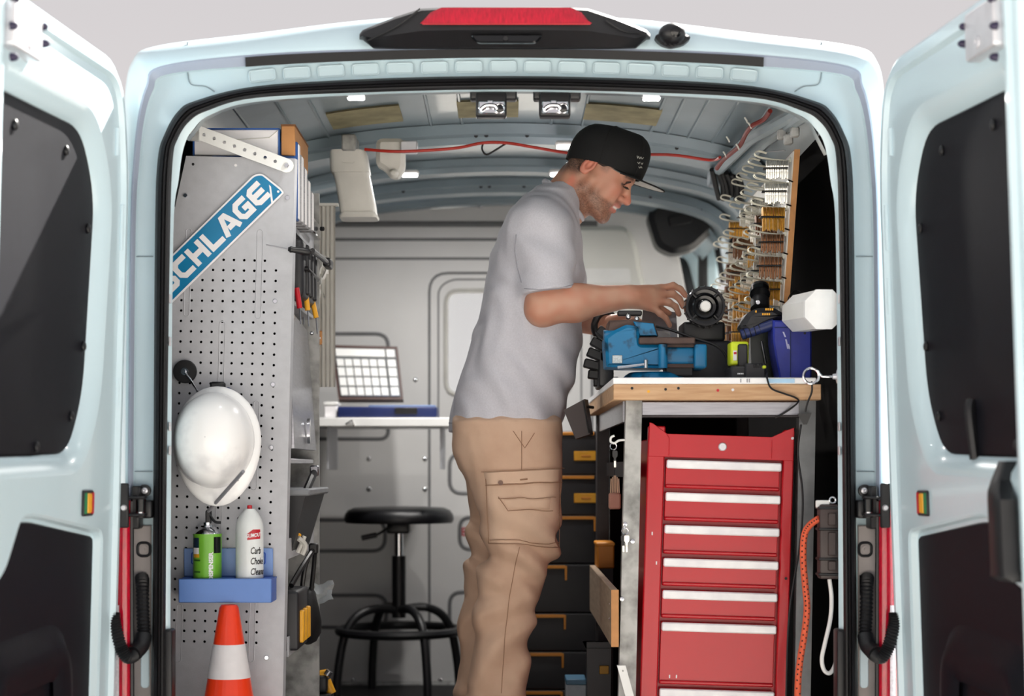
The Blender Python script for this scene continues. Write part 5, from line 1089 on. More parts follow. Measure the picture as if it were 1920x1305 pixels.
m = MB(); m.cyl(P(1132, 638, .40), P(1181, 637, .40), S(19, .40), S(20, .4), 20); m.build('pipe_boss', VB, vz)
m = MB(); pl = [(P(x,y,.38).x, P(x,y,.38).z) for x, y in ((1136,624),(1142,600),(1190,598),(1228,604),(1236,630),(1200,632),(1196,622))]
m.prism(roundpoly(pl, 0.004), (0, 0.48, 0), *XZ, 0, 0.09, bev=0.005); m.build('jaw_head', RUST, vz)
m = MB(); pl = [(P(x,y,.37).x, P(x,y,.37).z) for x, y in ((1188,602),(1226,606),(1233,629),(1200,629))]
m.prism(pl, (0, 0.385, 0), *XZ, 0, 0.006, bev=0.002); m.build('blue_jaw_patch', VB, vz)
vb('anvil_plate', 1198, 632, 1304, 645, .35, .50, RUST, 0.003)
vb('slide_bar', 1246, 651, 1303, 682, .37, .47); vb('slide_top', 1246, 644, 1303, 652, .375, .465, RUST, 0.002); vb('slide_bottom', 1246, 681, 1303, 690, .375, .465, RUST, 0.002)
vb('front_jaw', 1302, 645, 1326, 690, .355, .49); MB().cyl(P(1243, 646, .35), P(1243, 690, .35), 0.011, None, 14).build('body_rib', VB, vz)
vb('flat_guide', 1248, 688, 1300, 705, .38, .46, mat('black_guide', (30, 28, 30), 0.5), 0.003)
vb('badge', 1148, 666, 1167, 681, .357, .362, mat('silver_badge', (176, 186, 190), 0.35, 0.6, 0.3, 300), 0.001)
MB().tube([P(1158, 689, .34), P(1208, 683, .33)], 0.0034, 8).build('handle_bar', CHROME, vz); MB().cyl(P(1211, 690, .33), P(1211, 675, .33), 0.0052, None, 12).build('handle_knob', CHROME, vz)
for x, y in ((1178,594),(1194,598)): MB().sphere(P(x, y, .40), 0.007, 10, 8).build('screw_head', CHROME, vz)
bxp('rear_lever', 1158, 592, 1204, 582, 0.42, 0.44, BLACKP, vz, 0.003)
# jagged black rack behind the vise
t = thing('finned_rack', 'black jagged finned rack at the aisle edge of the bench behind the vise', 'rack', V((P(1118,0,.7).x, 0.75, BZ)))
for i, (x, y) in enumerate(((1126,632),(1116,650),(1110,668),(1104,686),(1112,704),(1122,716))):
    m = MB(); c_ = P(x+14, y, .62+0.03*i); M = Matrix.Translation(c_) @ Matrix.Rotation(math.radians(38-8*i), 4, 'Y'); m.rbox((-0.034, -0.02, -0.012), (0.034, 0.02, 0.012), 0.003, M); m.build('fin', BLACKP, t)
m = MB(); m.rbox(V((P(1122,0,.68).x, 0.66, BZ)), V((P(1150,0,.68).x, 0.86, P(0,640,.68).z)), 0.006); m.build('spine', BLACKP, t)
# dark box leaning at bench corner, keys on hooks, brush
t = thing('leaning_box', 'dark brown flat case clipped at the aisle corner of the bench', 'case', P(1082, 820, 0.62))
A, B, C, D = P(1079,823,.62), P(1106,814,.62), P(1096,748,.62), P(1057,769,.62); dy = V((0.012, 0.06, 0))
MB().box8([A, B, B+dy, A+dy, D, C, C+dy, D+dy]).build('case', mat('dark_brown_case', (46, 32, 32), 0.45), t, smooth=0)
MB().tube([P(1094,752,.615), P(1104,812,.615)], 0.002, 6).build('edge_piping', BLACKP, t); MB().tube([P(1098,762,.64), P(1112,764,.67)], 0.004, 8).build('clip', BLACKP, t)
for nm, hx, hy, lab_ in (('key_ring', 1156, 826, 'key ring on a white hook at the top of the left bench leg'), ('key_pair', 1172, 985, 'pair of keys hanging on the left bench leg')):
    t = thing(nm, lab_, 'keys', P(hx, hy+30, 0.22))
    if nm == 'key_ring': MB().tube([P(1171,825,.23), P(1160,826,.225), P(1152,831,.222), P(1145,828,.222), P(1146,820,.222), P(1152,817,.222)], 0.0026, 8, smooth=5).build('white_hook', WHITEP, t)
    else: MB().tube([P(1172,983,.234), P(1171,988,.222), P(1172,992,.222)], 0.002, 8).build('peg', CHROME, t)
    MB().torus(P(hx-6 if nm == 'key_ring' else hx, hy+11, .222), (0.3,-1,0), 0.008, 0.0012, 20, 6).build('ring', CHROME, t)
    for k in ((0,) if nm == 'key_ring' else (0, 1)):
        c_ = P((hx-3 if nm == 'key_ring' else hx-3+6*k), hy+30, .219-0.003*k); m = MB(); m.prism(roundpoly([(-0.006,0.014),(0.006,0.014),(0.006,0.0),(0.0025,-0.003),(0.0025,-0.022),(-0.0025,-0.022),(-0.0025,-0.003),(-0.006,0.0)], 0.003), c_, *XZ, 0, 0.0018); m.build('key', BLACKP if k == 0 else SILV, t)
        m = MB(); m.rbox(c_+V((-0.0028,-0.0022,-0.026)), c_+V((0.0028,0.0004,-0.010)), 0.0005); m.build('key_blade', SILV, t)
t = thing('hanging_brush', 'pale bristle brush hanging inside the left bench leg', 'brush', P(1152, 955, 0.5))
MB().rbox(P(1142, 955, .5), P(1163, 924, .53), 0.004).build('handle', mat('pinkish_wood', (170, 120, 104), 0.7), t); m = MB()
for i in range(6): m.tube([P(1145+3.2*i, 924, .51), P(1146+2.8*i, 890+3*abs(i-2.5), .51)], 0.0016, 5)
m.build('bristles', mat('pale_bristle', (206, 172, 146), 0.8), t); MB().tube([P(1152,892,.51), P(1153,868,.51)], 0.001, 5).build('string', RUBBER, t)
t = thing('white_batten', 'short white batten leaning against the left bench leg', 'batten', P(1185, 1305, 0.2))
A, B = P(1165, 1248, .19), P(1212, 1420, .19); nx = V((S(8,.19), 0, 0)); dy = V((0, 0.012, 0))
MB().box8([B-nx, B+nx, B+nx+dy, B-nx+dy, A-nx, A+nx, A+nx+dy, A-nx+dy]).build('batten', WHITEP, t, smooth=0); MB().sphere(P(1168,1258,.189), 0.002, 8, 5).build('screw', GALV, t)
# ------------------------------------------------------------ organiser drawers and boxes behind the man
YO = 1.62
ORL = mat('amber_trim', (216, 140, 44), 0.45, 0, 0.1, 15)
names = ['top organiser case with a wide yellow label behind the man', 'second organiser case down with a yellow label', 'third organiser case down, plain black with amber trim', 'fourth organiser case down, at the knee of the man', 'fifth organiser case down the stack', 'sixth organiser case down, just above the lowest', 'lowest organiser case standing on the van floor']
rngs = [(808, 884, 985, 1122), (890, 960, 985, 1122), (966, 1050, 985, 1122), (1058, 1142, 965, 1068), (1150, 1214, 960, 1066), (1222, 1286, 958, 1062), (1294, 1372, 955, 1060)]
for (y0, y1, x0, x1), lb in zip(rngs, names):
    Y0 = YO; zb_ = max(0.0, P(0, y1+ (7 if y1 < 1370 else 0), Y0).z)
    t = thing('organiser_box', lb, 'organiser', V((P((x0+x1)/2,0,Y0).x, Y0+0.15, zb_)), group='stack of organiser cases behind the man')
    MB().rbox((P(x0,0,Y0).x, Y0, zb_), (P(1128,0,Y0).x, Y0+0.34, P(0,y0,Y0).z), 0.006).build('shell', CASEB, t)
    MB().rbox((P(x0+6,0,Y0).x, Y0-0.008, P(0,y0+8,Y0).z), (P(x1-8,0,Y0).x, Y0+0.01, P(0,y0+2,Y0).z), 0.001).build('amber_strip', ORL, t)
    if y0 < 950: MB().rbox((P(1076,0,Y0).x, Y0-0.006, P(0,(y0+y1)/2+ 18,Y0).z), (P(1118,0,Y0).x, Y0+0.001, P(0,(y0+y1)/2,Y0).z), 0.002).build('yellow_label', YELL, t); MB().rbox((P(1090,0,Y0).x, Y0-0.008, P(0,(y0+y1)/2+ 11,Y0).z), (P(1108,0,Y0).x, Y0-0.005, P(0,(y0+y1)/2+7,Y0).z), 0.001).build('label_print', ORL, t)
    else: MB().rbox((P(x1-9,0,Y0).x, Y0-0.008, P(0,y0+30,Y0).z), (P(x1-5,0,Y0).x, Y0+0.01, P(0,y0+3,Y0).z), 0.001).build('amber_latch', ORL, t)
t = thing('amber_box', 'amber plastic parts box behind the side plank', 'box', P(1140, 1065, 1.15))
MB().rbox((P(1120,0,1.15).x, 1.15, P(0,1066,1.15).z), (P(1152,0,1.15).x, 1.30, P(0,1018,1.15).z), 0.004).build('tub', mat('amber_plastic', (190, 120, 30), 0.5), t); MB().rbox((P(1118,0,1.15).x, 1.145, P(0,1024,1.15).z), (P(1153,0,1.15).x, 1.305, P(0,1017,1.15).z), 0.003).build('lid', ORL, t)
MB().box((P(1122,0,1.15).x, 1.16, 0.0), (P(1150,0,1.15).x, 1.29, P(0,1066,1.15).z)).build('stand', CASEB, t)
t = thing('black_crate', 'black crate with a yellow tag under the bench by the plank', 'crate', V((P(1120,0,.9).x, 1.0, 0)))
MB().box8([V((P(1103,0,.9).x,.9,0)),V((P(1144,0,.9).x,.9,0)),V((P(1144,0,.9).x,1.1,0)),V((P(1103,0,.9).x,1.1,0)),P(1100,1204,.9),P(1146,1204,.9),P(1146,1204,1.1),P(1100,1204,1.1)]).build('tub', CASEB, t, smooth=0); MB().rbox(P(1098,1210,.895), P(1148,1202,1.1), 0.004).build('rim', BLACKP, t)
MB().rbox(P(1124,1264,.89), P(1141,1248,.90), 0.001).build('yellow_tag', mat('dull_yellow_tag', (150, 110, 20), 0.6), t)
t = thing('blue_white_carton', 'small blue and white carton on the floor behind the man', 'carton', V((P(1080,0,1.0).x, 1.05, 0)))
MB().rbox((P(1062,0,1.0).x, 1.0, 0), (P(1099,0,1.0).x, 1.12, P(0,1284,1.0).z), 0.002).build('box', mat('grey_white_print', (150, 158, 166), 0.6, 0, 0.15, 20), t); MB().rbox((P(1062,0,1.0).x-.001, .999, P(0,1284,1.0).z), (P(1099,0,1.0).x+.001, 1.121, P(0,1274,1.0).z), 0.002).build('lid', mat('teal_blue_lid', (50, 96, 124), 0.5), t)
# ------------------------------------------------------------ key board with hooks and key bundles
YK0, YK1 = 0.46, 1.40
kb = thing('key_board', 'plywood board along the right wall studded with key hooks', 'key board', P(1480, 580, YK0))
topf, botf = P(1490, 280, YK0), P(1468, 592, YK0)
XT, XB, ZT, ZB = topf.x, botf.x, topf.z, botf.z
def KB(yy, v, o=0.0):   # yy depth, v 0 bottom..1 top, o distance out to the aisle
    x = XB+(XT-XB)*v; return V((x-o, yy, ZB+(ZT-ZB)*v))
MB().box8([KB(YK0,0), KB(YK1,0), KB(YK1,0,-0.014), KB(YK0,0,-0.014), KB(YK0,1), KB(YK1,1), KB(YK1,1,-0.014), KB(YK0,1,-0.014)]).build('board', WOODE, kb, smooth=0)
MB().box8([KB(YK0+.004,0.01), KB(YK1,0.01), KB(YK1,0.01,0.003), KB(YK0+.004,0.01,0.003), KB(YK0+.004,0.99), KB(YK1,0.99), KB(YK1,0.99,0.003), KB(YK0+.004,0.99,0.003)]).build('white_face', OFFW, kb, smooth=0)
hook = MB(); LH = 0.085
hk_pts = [V((0.002, 0, 0)), V((-LH*0.55, 0, 0.004)), V((-LH, 0, 0.012)), V((-LH-0.008, 0, 0.020)), V((-LH+0.002, 0, 0.026)), V((-LH+0.022, 0, 0.020))]
hook.tube(hk_pts, 0.0016, 6, smooth=4); hook.tube([p+V((0, 0.012, 0)) for p in hk_pts], 0.0016, 6, smooth=4)
hook.rbox((-0.006, -0.004, -0.005), (0.003, 0.016, 0.008), 0.001)
hproto = None; bproto = {}
rnames = ['bottom', 'second lowest', 'third lowest', 'middle', 'third highest', 'second highest', 'top']; cn_ = ['nearest the doors', 'second from the doors', 'third from the doors', 'fourth from the doors', 'fifth from the doors', 'sixth from the doors', 'seventh from the doors', 'farthest from the doors']
def bundle(kind, mm):
    # a bundle of key blanks: bow discs and blades side by side
    m = MB(); n = 13
    for i in range(n):
        x = -0.012-0.0044*i+random.uniform(-0.0006, 0.0006); r = random.uniform(-0.004, 0.004)
        pl = roundpoly([(-0.012,-0.014),(-0.005,-0.024),(-0.005,-0.047+r),(0.005,-0.047+r),(0.005,-0.024),(0.012,-0.014),(0.009,0.004),(-0.009,0.004)], 0.004, 2)
        m.prism(pl, (x, 0.006, 0.0), (0, 1, 0), (0, 0, 1), 0, 0.0030)
    return m
random.seed(11)
for ri in range(7):
    v = 0.06+0.148*ri
    for ci in range(8):
        yy = YK0+0.035+0.117*ci+random.uniform(-0.01, 0.01); p = KB(yy, v+random.uniform(-0.012, 0.012))
        if ci > 2 and random.random() < 0.3: continue
        if hproto is None: hproto = hook.build('key_hook', mat('pale_wire_steel', (206, 204, 190), 0.35, 0.6, 0.1, 40), kb, local=True); ho = hproto
        else: ho = inst(hproto, 'key_hook', Matrix.Identity(4), kb)
        ho.matrix_local = Matrix.Translation(p-kb.location) @ Matrix.Rotation(random.uniform(-0.12, 0.12), 4, 'Z')
        if random.random() < 0.84 and not (ri == 6 and ci > 0):
            kd = random.choices(['brass', 'nickel', 'bronze'], [4, 4, 2])[0]
            t = thing('key_bundle', '%s key blanks on the %s row of the key board, %s' % (kd, rnames[ri], cn_[ci]), 'keys', p+V((0, 0, -0.002)), group='key blanks on the hook board')
            if kd not in bproto: 
                b_ = bundle(kd, None); ob = b_.build('key_blanks', {'brass': BRASS, 'nickel': SILV, 'bronze': BRON}[kd], t, local=True)
                wm = MB(); wm.rbox((-0.072, -0.006, -0.020), (-0.010, 0.019, -0.0165), 0.001); ob2 = wm.build('band', RUBBER, t, local=True); bproto[kd] = (ob, ob2)
            else:
                for s_, nm in zip(bproto[kd], ('key_blanks', 'band')): inst(s_, nm, Matrix.Identity(4), t)
            t.rotation_euler = (0, 0, random.uniform(-0.1, 0.1)); t.scale = (1, 1, random.uniform(0.85, 1.15))
for i in range(6):
    MB().tube([KB(YK0+0.002, 0.08+0.145*i, -0.002), KB(YK0-0.012, 0.085+0.145*i, 0.012)], 0.002, 6).build('front_pin', RUBBER, kb)
t = thing('board_wire', 'thin steel wires tying the key board to the roof rail', 'wire', P(1470, 285, 0.5))
for a_, b_ in (((1472,282,.45),(1408,287,.9)), ((1430,297,.7),(1398,298,1.1))): MB().tube([P(*a_), P(*b_)], 0.0014, 6).build('wire', STEEL, t)
# ------------------------------------------------------------ the man: signed-distance sculpting and surface nets
class Field:
    def __init__(s, xs, ys, zs):
        s.a = [np.asarray(q, np.float32) for q in (xs, ys, zs)]
        s.g = np.full([len(q) for q in s.a], 0.25, np.float32)
    def win(s, lo, hi):
        sl = []
        for i in range(3):
            i0 = max(0, int(np.searchsorted(s.a[i], lo[i]))-1); i1 = min(len(s.a[i]), int(np.searchsorted(s.a[i], hi[i]))+1); sl.append(slice(i0, max(i1, i0)))
        X, Y, Z = np.meshgrid(s.a[0][sl[0]], s.a[1][sl[1]], s.a[2][sl[2]], indexing='ij', sparse=True)
        return tuple(sl), X, Y, Z
    def comb(s, sl, d, k, op='u'):
        g = s.g[sl]
        if op == 's': d = -d; 
        if k <= 0:
            s.g[sl] = np.minimum(g, d) if op == 'u' else np.maximum(g, d); return
        if op == 'u':
            h = np.clip(0.5+0.5*(d-g)/k, 0, 1); s.g[sl] = d*(1-h)+g*h-k*h*(1-h)
        else:
            h = np.clip(0.5-0.5*(d-g)/k, 0, 1); s.g[sl] = d*(1-h)+g*h+k*h*(1-h)
    def cap(s, p0, p1, r0, r1=None, k=0.01, w=None, sc=1.0, op='u'):
        r1 = r0 if r1 is None else r1; p0 = np.array(p0, np.float32); p1 = np.array(p1, np.float32); m = max(r0, r1)*max(1, sc)+k+0.02
        sl, X, Y, Z = s.win(np.minimum(p0, p1)-m, np.maximum(p0, p1)+m)
        b = p1-p0; L = float(b.dot(b)) or 1e-9
        t = np.clip(((X-p0[0])*b[0]+(Y-p0[1])*b[1]+(Z-p0[2])*b[2])/L, 0, 1)
        dx, dy, dz = X-p0[0]-t*b[0], Y-p0[1]-t*b[1], Z-p0[2]-t*b[2]
        if w is not None:
            w = np.array(w, np.float32); q = (dx*w[0]+dy*w[1]+dz*w[2])*(1/sc-1); dx = dx+q*w[0]; dy = dy+q*w[1]; dz = dz+q*w[2]
        s.comb(sl, (np.sqrt(dx*dx+dy*dy+dz*dz)-(r0+(r1-r0)*t)).astype(np.float32), k, op)
    def ell(s, c, r, ax, k=0.01, op='u'):
        c = np.array(c, np.float32); m = max(r)+k+0.02; sl, X, Y, Z = s.win(c-m, c+m); dx, dy, dz = X-c[0], Y-c[1], Z-c[2]
        q = [(dx*a[0]+dy*a[1]+dz*a[2]) for a in ax]
        k0 = np.sqrt(sum((q[i]/r[i])**2 for i in range(3)))+1e-6; k1 = np.sqrt(sum((q[i]/(r[i]*r[i]))**2 for i in range(3)))+1e-6
        s.comb(sl, (k0*(k0-1)/k1).astype(np.float32), k, op)
    def prof(s, tab, cy, yh, p=2.4, k=0.03, taper=None):
        # cross sections: tab rows (z, xb, xf [, yh]); rising z order
        tab = sorted(tab); z = np.array([r[0] for r in tab]); xb = np.array([r[1] for r in tab]); xf = np.array([r[2] for r in tab]); yy = np.array([(r[3] if len(r) > 3 else yh) for r in tab]); cc = np.array([(r[4] if len(r) > 4 else cy) for r in tab])
        sl, X, Y, Z = s.win((xb.min()-.08, (cc-yy).min()-.08, z[0]-.05), (xf.max()+.08, (cc+yy).max()+.08, z[-1]+.05))
        zz = np.clip(Z, z[0], z[-1]); B = np.interp(zz.ravel(), z, xb).reshape(zz.shape); Fm = np.interp(zz.ravel(), z, xf).reshape(zz.shape); H = np.interp(zz.ravel(), z, yy).reshape(zz.shape); C = np.interp(zz.ravel(), z, cc).reshape(zz.shape)
        hx = (Fm-B)/2; cx = (Fm+B)/2
        q = (np.abs((X-cx)/hx)**p+np.abs((Y-C)/H)**p)**(1/p)
        d = (q-1)*np.minimum(hx, H); d = np.maximum(d, np.maximum(z[0]-Z, Z-z[-1]))
        s.comb(sl, d.astype(np.float32), k)
    def plane(s, p, n):   # keep the side where dot(n, x-p) < 0
        p = np.array(p); n = np.array(n)/np.linalg.norm(n)
        d = (s.a[0][:, None, None]-p[0])*n[0]+(s.a[1][None, :, None]-p[1])*n[1]+(s.a[2][None, None, :]-p[2])*n[2]
        s.g = np.maximum(s.g, d.astype(np.float32))
    def disp(s, fn):
        s.g += fn(s.a[0][:, None, None], s.a[1][None, :, None], s.a[2][None, None, :]).astype(np.float32)
    def mesh(s):
        g = s.g; ins = g < 0; n = g.shape; c = np.zeros([q-1 for q in n], np.uint8)
        O8 = [(i, j, k) for i in (0, 1) for j in (0, 1) for k in (0, 1)]
        for i, j, k in O8: c += ins[i:n[0]-1+i, j:n[1]-1+j, k:n[2]-1+k]
        act = (c > 0) & (c < 8); I = np.argwhere(act); idx = np.full(act.shape, -1, np.int32); idx[act] = np.arange(len(I))
        acc = np.zeros((len(I), 3)); cnt = np.zeros(len(I))
        ax = s.a
        for a in O8:
            for d in range(3):
                if a[d]: continue
                b = list(a); b[d] = 1
                ia = I+np.array(a); ib = I+np.array(b); va = g[ia[:, 0], ia[:, 1], ia[:, 2]]; vb = g[ib[:, 0], ib[:, 1], ib[:, 2]]
                m = (va < 0) != (vb < 0); t = np.where(m, va/np.where(m, va-vb, 1), 0)
                for q in range(3):
                    pa = ax[q][ia[:, q]]; pb = ax[q][ib[:, q]]; acc[:, q] += np.where(m, pa+(pb-pa)*t, 0)
                cnt += m
        v = acc/cnt[:, None]; F = []
        for d in range(3):
            e1, e2 = (d+1) % 3, (d+2) % 3
            A = [slice(None)]*3; B = [slice(None)]*3; A[d] = slice(0, n[d]-1); B[d] = slice(1, n[d]); a_, b_ = ins[tuple(A)], ins[tuple(B)]
            E = np.argwhere(a_ != b_); ok = (E[:, e1] > 0) & (E[:, e2] > 0) & (E[:, e1] < n[e1]-1) & (E[:, e2] < n[e2]-1); E = E[ok]; fl = a_[E[:, 0], E[:, 1], E[:, 2]]
            q = []
            for o1, o2 in ((-1, -1), (0, -1), (0, 0), (-1, 0)):
                W = E.copy(); W[:, e1] += o1; W[:, e2] += o2; q.append(idx[W[:, 0], W[:, 1], W[:, 2]])
            q = np.stack(q, 1); q[~fl] = q[~fl][:, ::-1]; F.append(q)
        return v, np.concatenate(F)
def np_mesh(name, v, f, m, parent, smooth_it=2, col=None):
    if smooth_it:   # light Laplacian smoothing
        e = np.concatenate([f[:, [0, 1]], f[:, [1, 2]], f[:, [2, 3]], f[:, [3, 0]]])
        for it in range(smooth_it):
            acc = np.zeros_like(v); cn = np.zeros(len(v))
            for q in range(3): acc[:, q] = np.bincount(e[:, 0], v[e[:, 1], q], len(v))+np.bincount(e[:, 1], v[e[:, 0], q], len(v))
            cn = np.bincount(e[:, 0], minlength=len(v))+np.bincount(e[:, 1], minlength=len(v)); v = v*0.4+0.6*acc/np.maximum(cn, 1)[:, None]
    L = LOC.get(parent.name, V((0, 0, 0))) if parent else V((0, 0, 0))
    me = bpy.data.meshes.new(name); w_ = v-np.array(L)
    me.vertices.add(len(v)); me.vertices.foreach_set('co', w_.astype(np.float32).ravel()); me.loops.add(len(f)*4); me.loops.foreach_set('vertex_index', f.astype(np.int32).ravel())
    me.polygons.add(len(f)); me.polygons.foreach_set('loop_start', np.arange(0, len(f)*4, 4, dtype=np.int32)); me.update(calc_edges=True)
    me.polygons.foreach_set('use_smooth', [True]*len(f))
    if col is not None:
        at = me.color_attributes.new('tint', 'FLOAT_COLOR', 'POINT'); at.data.foreach_set('color', np.concatenate([col(v), np.ones((len(v), 1))], 1).astype(np.float32).ravel())
    me.materials.append(m); o = bpy.data.objects.new(name, me); COL.objects.link(o)
    if parent: o.parent = parent
    LOC[o.name] = L
    return o, v
YM = 0.80
floor_pt = V((P(945, 0, YM).x, YM, 0))
man = thing('person', 'man in a black cap, grey t-shirt and tan cargo trousers working at the vise', 'person', floor_pt)
px = lambda x, y, Y=YM: np.array(P(x, y, Y))
# --- head frame
pit, yaw = math.radians(34), math.radians(13)
Hf = V((math.cos(pit)*math.cos(yaw), -math.cos(pit)*math.sin(yaw), -math.sin(pit))); Hs = V((-math.sin(yaw), -math.cos(yaw), 0)); Hu = Hs.cross(Hf)*-1.0
Hu = Hu if Hu.z > 0 else -Hu
HO = P(1119, 318, YM)
HP = lambda f, u, s_=0.0: np.array(HO+Hf*f+Hu*u+Hs*s_)
HAX = [np.array(Hf), np.array(Hu), np.array(Hs)]
xs = np.concatenate([np.arange(-0.24, -0.02, 0.008), np.arange(-0.02, 0.52, 0.0031)]); ys = np.concatenate([np.arange(0.53, 0.90, 0.0031), np.arange(0.90, 1.16, 0.005)]); zs = np.concatenate([np.arange(-0.01, 1.10, 0.010), np.arange(1.10, 1.80, 0.0031)])
B = Field(xs, ys, zs)
# trunk and legs inside the clothes
B.cap(px(948, 800), px(975, 640), 0.11, 0.115, 0.03, (0, 1, 0), 1.2); B.cap(px(975, 640), px(1010, 470), 0.115, 0.11, 0.03, (0, 1, 0), 1.25)
B.cap(px(1010, 440, .68), px(1020, 435, .93), 0.05, 0.05, 0.04)
for Yl, pts in ((0.72, ((960,840),(985,1040),(935,1290),(930,1420))), (0.89, ((950,840),(950,1040),(905,1290),(898,1400)))):
    B.cap(px(*pts[0], Yl), px(*pts[1], Yl), 0.07, 0.05, 0.03); B.cap(px(*pts[1], Yl), px(*pts[2], Yl), 0.05, 0.035, 0.02); B.cap(px(*pts[2], Yl), np.array((px(*pts[3], Yl)[0], Yl, 0.07)), 0.035, 0.035, 0.02)
    a = np.array((px(*pts[3], Yl)[0], Yl, 0.05)); B.cap(a, a+np.array((0.16, -0.01, -0.015)), 0.035, 0.028, 0.02)
# neck
B.cap(px(1042, 396), HP(-0.028, -0.050), 0.062, 0.056, 0.025); B.cap(px(1062, 402), HP(0.02, -0.075), 0.045, 0.035, 0.02)
B.cap(px(1040, 405, .74), HP(-0.045, -0.02, 0.045), 0.024, 0.022, 0.02); B.cap(px(1060, 408, .765), HP(-0.015, -0.03, 0.055), 0.012, 0.014, 0.015)
# skull and face
B.ell(HP(0.006, 0.042), (0.090, 0.074, 0.076), HAX, 0.02)
B.ell(HP(0.045, 0.0), (0.058, 0.085, 0.064), HAX, 0.025)
B.cap(HP(0.012, -0.062, 0.052), HP(0.078, -0.096, 0.018), 0.015, 0.017, 0.02); B.cap(HP(0.012, -0.062, -0.052), HP(0.078, -0.096, -0.018), 0.015, 0.017, 0.02)
B.ell(HP(0.055, -0.062), (0.045, 0.045, 0.046), HAX, 0.02); B.ell(HP(0.086, -0.098), (0.017, 0.018, 0.024), HAX, 0.012)
B.cap(HP(0.02, -0.03, 0.058), HP(0.015, -0.06, 0.054), 0.012, 0.012, 0.02); B.cap(HP(0.02, -0.03, -0.058), HP(0.015, -0.06, -0.054), 0.012, 0.012, 0.02)
for sd in (1, -1):
    B.ell(HP(0.074, -0.014, 0.040*sd), (0.022, 0.018, 0.020), HAX, 0.018)             # cheekbone
    B.ell(HP(0.072, -0.040, 0.036*sd), (0.020, 0.022, 0.018), HAX, 0.02)              # smiling cheek
    B.cap(HP(0.095, 0.024, 0.012*sd), HP(0.081, 0.028, 0.046*sd), 0.009, 0.008, 0.008)  # brow
    B.ell(HP(0.099, 0.006, 0.033*sd), (0.014, 0.011, 0.017), HAX, 0.008, 's')          # socket
    B.ell(HP(0.079, 0.005, 0.032*sd), (0.0125, 0.0115, 0.0125), HAX, 0.003)           # eye under lid
    B.cap(HP(0.0915, 0.0100, 0.021*sd), HP(0.087, 0.0095, 0.044*sd), 0.0036, 0.0028, 0.003)
    B.ell(HP(0.106, -0.032, 0.0125*sd), (0.010, 0.0085, 0.0075), HAX, 0.005)           # nostril wing
    # ear
    B.ell(HP(-0.006, -0.004, 0.079*sd), (0.017, 0.030, 0.008), [np.array(Hf*0.94-Hu*0.33), np.array(Hu*0.94+Hf*0.33), np.array(Hs)], 0.004)
    B.ell(HP(-0.003, -0.002, 0.089*sd), (0.0100, 0.019, 0.0135), [np.array(Hf*0.94-Hu*0.33), np.array(Hu*0.94+Hf*0.33), np.array(Hs)], 0.003, 's')
    B.ell(HP(0.006, -0.003, 0.078*sd), (0.004, 0.007, 0.004), HAX, 0.003)
    B.ell(HP(-0.004, -0.024, 0.077*sd), (0.007, 0.008, 0.005), HAX, 0.004)
B.cap(HP(0.094, 0.012), HP(0.119, -0.026), 0.0085, 0.0095, 0.008); B.ell(HP(0.118, -0.029), (0.0115, 0.0105, 0.012), HAX, 0.005)
B.ell(HP(0.097, -0.046), (0.012, 0.014, 0.022), HAX, 0.01)
B.cap(HP(0.1065, -0.0525, 0.0), HP(0.094, -0.0485, 0.025), 0.0056, 0.0036, 0.004); B.cap(HP(0.1065, -0.0525, 0.0), HP(0.094, -0.0485, -0.025), 0.0056, 0.0036, 0.004)
B.cap(HP(0.102, -0.0685, 0.0), HP(0.091, -0.0575, 0.025), 0.0062, 0.0036, 0.004); B.cap(HP(0.102, -0.0685, 0.0), HP(0.091, -0.0575, -0.025), 0.0062, 0.0036, 0.004)
B.cap(HP(0.110, -0.0600, 0.0), HP(0.098, -0.053, 0.024), 0.0034, 0.0022, 0.002, op='s'); B.cap(HP(0.110, -0.0600, 0.0), HP(0.098, -0.053, -0.024), 0.0034, 0.0022, 0.002, op='s')
# near arm
SH, EL, WR = px(1022, 440, .655), px(1019, 576, .60), px(1176, 556, .60)
B.cap(SH, EL, 0.045, 0.046, 0.02); B.cap(EL, EL*0.62+WR*0.38, 0.046, 0.047, 0.02); B.cap(EL*0.62+WR*0.38, WR, 0.047, 0.030, 0.02, (0, 1, 0), 0.85); B.ell(EL+np.array((-.006, 0, -.012)), (0.034, 0.036, 0.032), np.eye(3), 0.02)
B.cap(EL*0.85+WR*0.15+np.array((0,-.01,.012)), EL*0.45+WR*0.55+np.array((0,-.006,.010)), 0.034, 0.026, 0.02)
# near hand: back of the hand to the doors, fingers stacked and bent
KN = [px(1240, 541, .655), px(1243, 553, .638), px(1238, 566, .622), px(1226, 578, .610)]
for q, r in zip(KN, (0.0125, 0.013, 0.0125, 0.0115)): B.cap(WR*0.8+q*0.2, q, 0.022, r, 0.012)
B.cap(WR, px(1215, 556, .63), 0.026, 0.027, 0.012, (0, 1, 0), 0.8)
FG = [[KN[0], px(1262, 536, .664), px(1276, 542, .668), px(1285, 554, .668)], [KN[1], px(1261, 551, .645), px(1274, 560, .650), px(1281, 575, .652)], [KN[2], px(1254, 567, .626), px(1267, 575, .632), px(1273, 589, .636)], [KN[3], px(1238, 588, .608), px(1249, 597, .612), px(1256, 610, .616)]]
for fg, r in zip(FG, (0.0098, 0.0100, 0.0096, 0.0086)):
    for i in range(3): B.cap(fg[i], fg[i+1], r*(1.06-0.1*i), r*(0.98-0.1*i), 0.003)
    B.ell(fg[1], (r*1.08,)*3, np.eye(3), 0.003)
TH = [px(1196, 556, .645), px(1216, 568, .685), px(1236, 578, .70), px(1254, 588, .70)]
B.cap(TH[0], TH[1], 0.019, 0.014, 0.012); B.cap(TH[1], TH[2], 0.0125, 0.011, 0.004); B.cap(TH[2], TH[3], 0.011, 0.0085, 0.004)
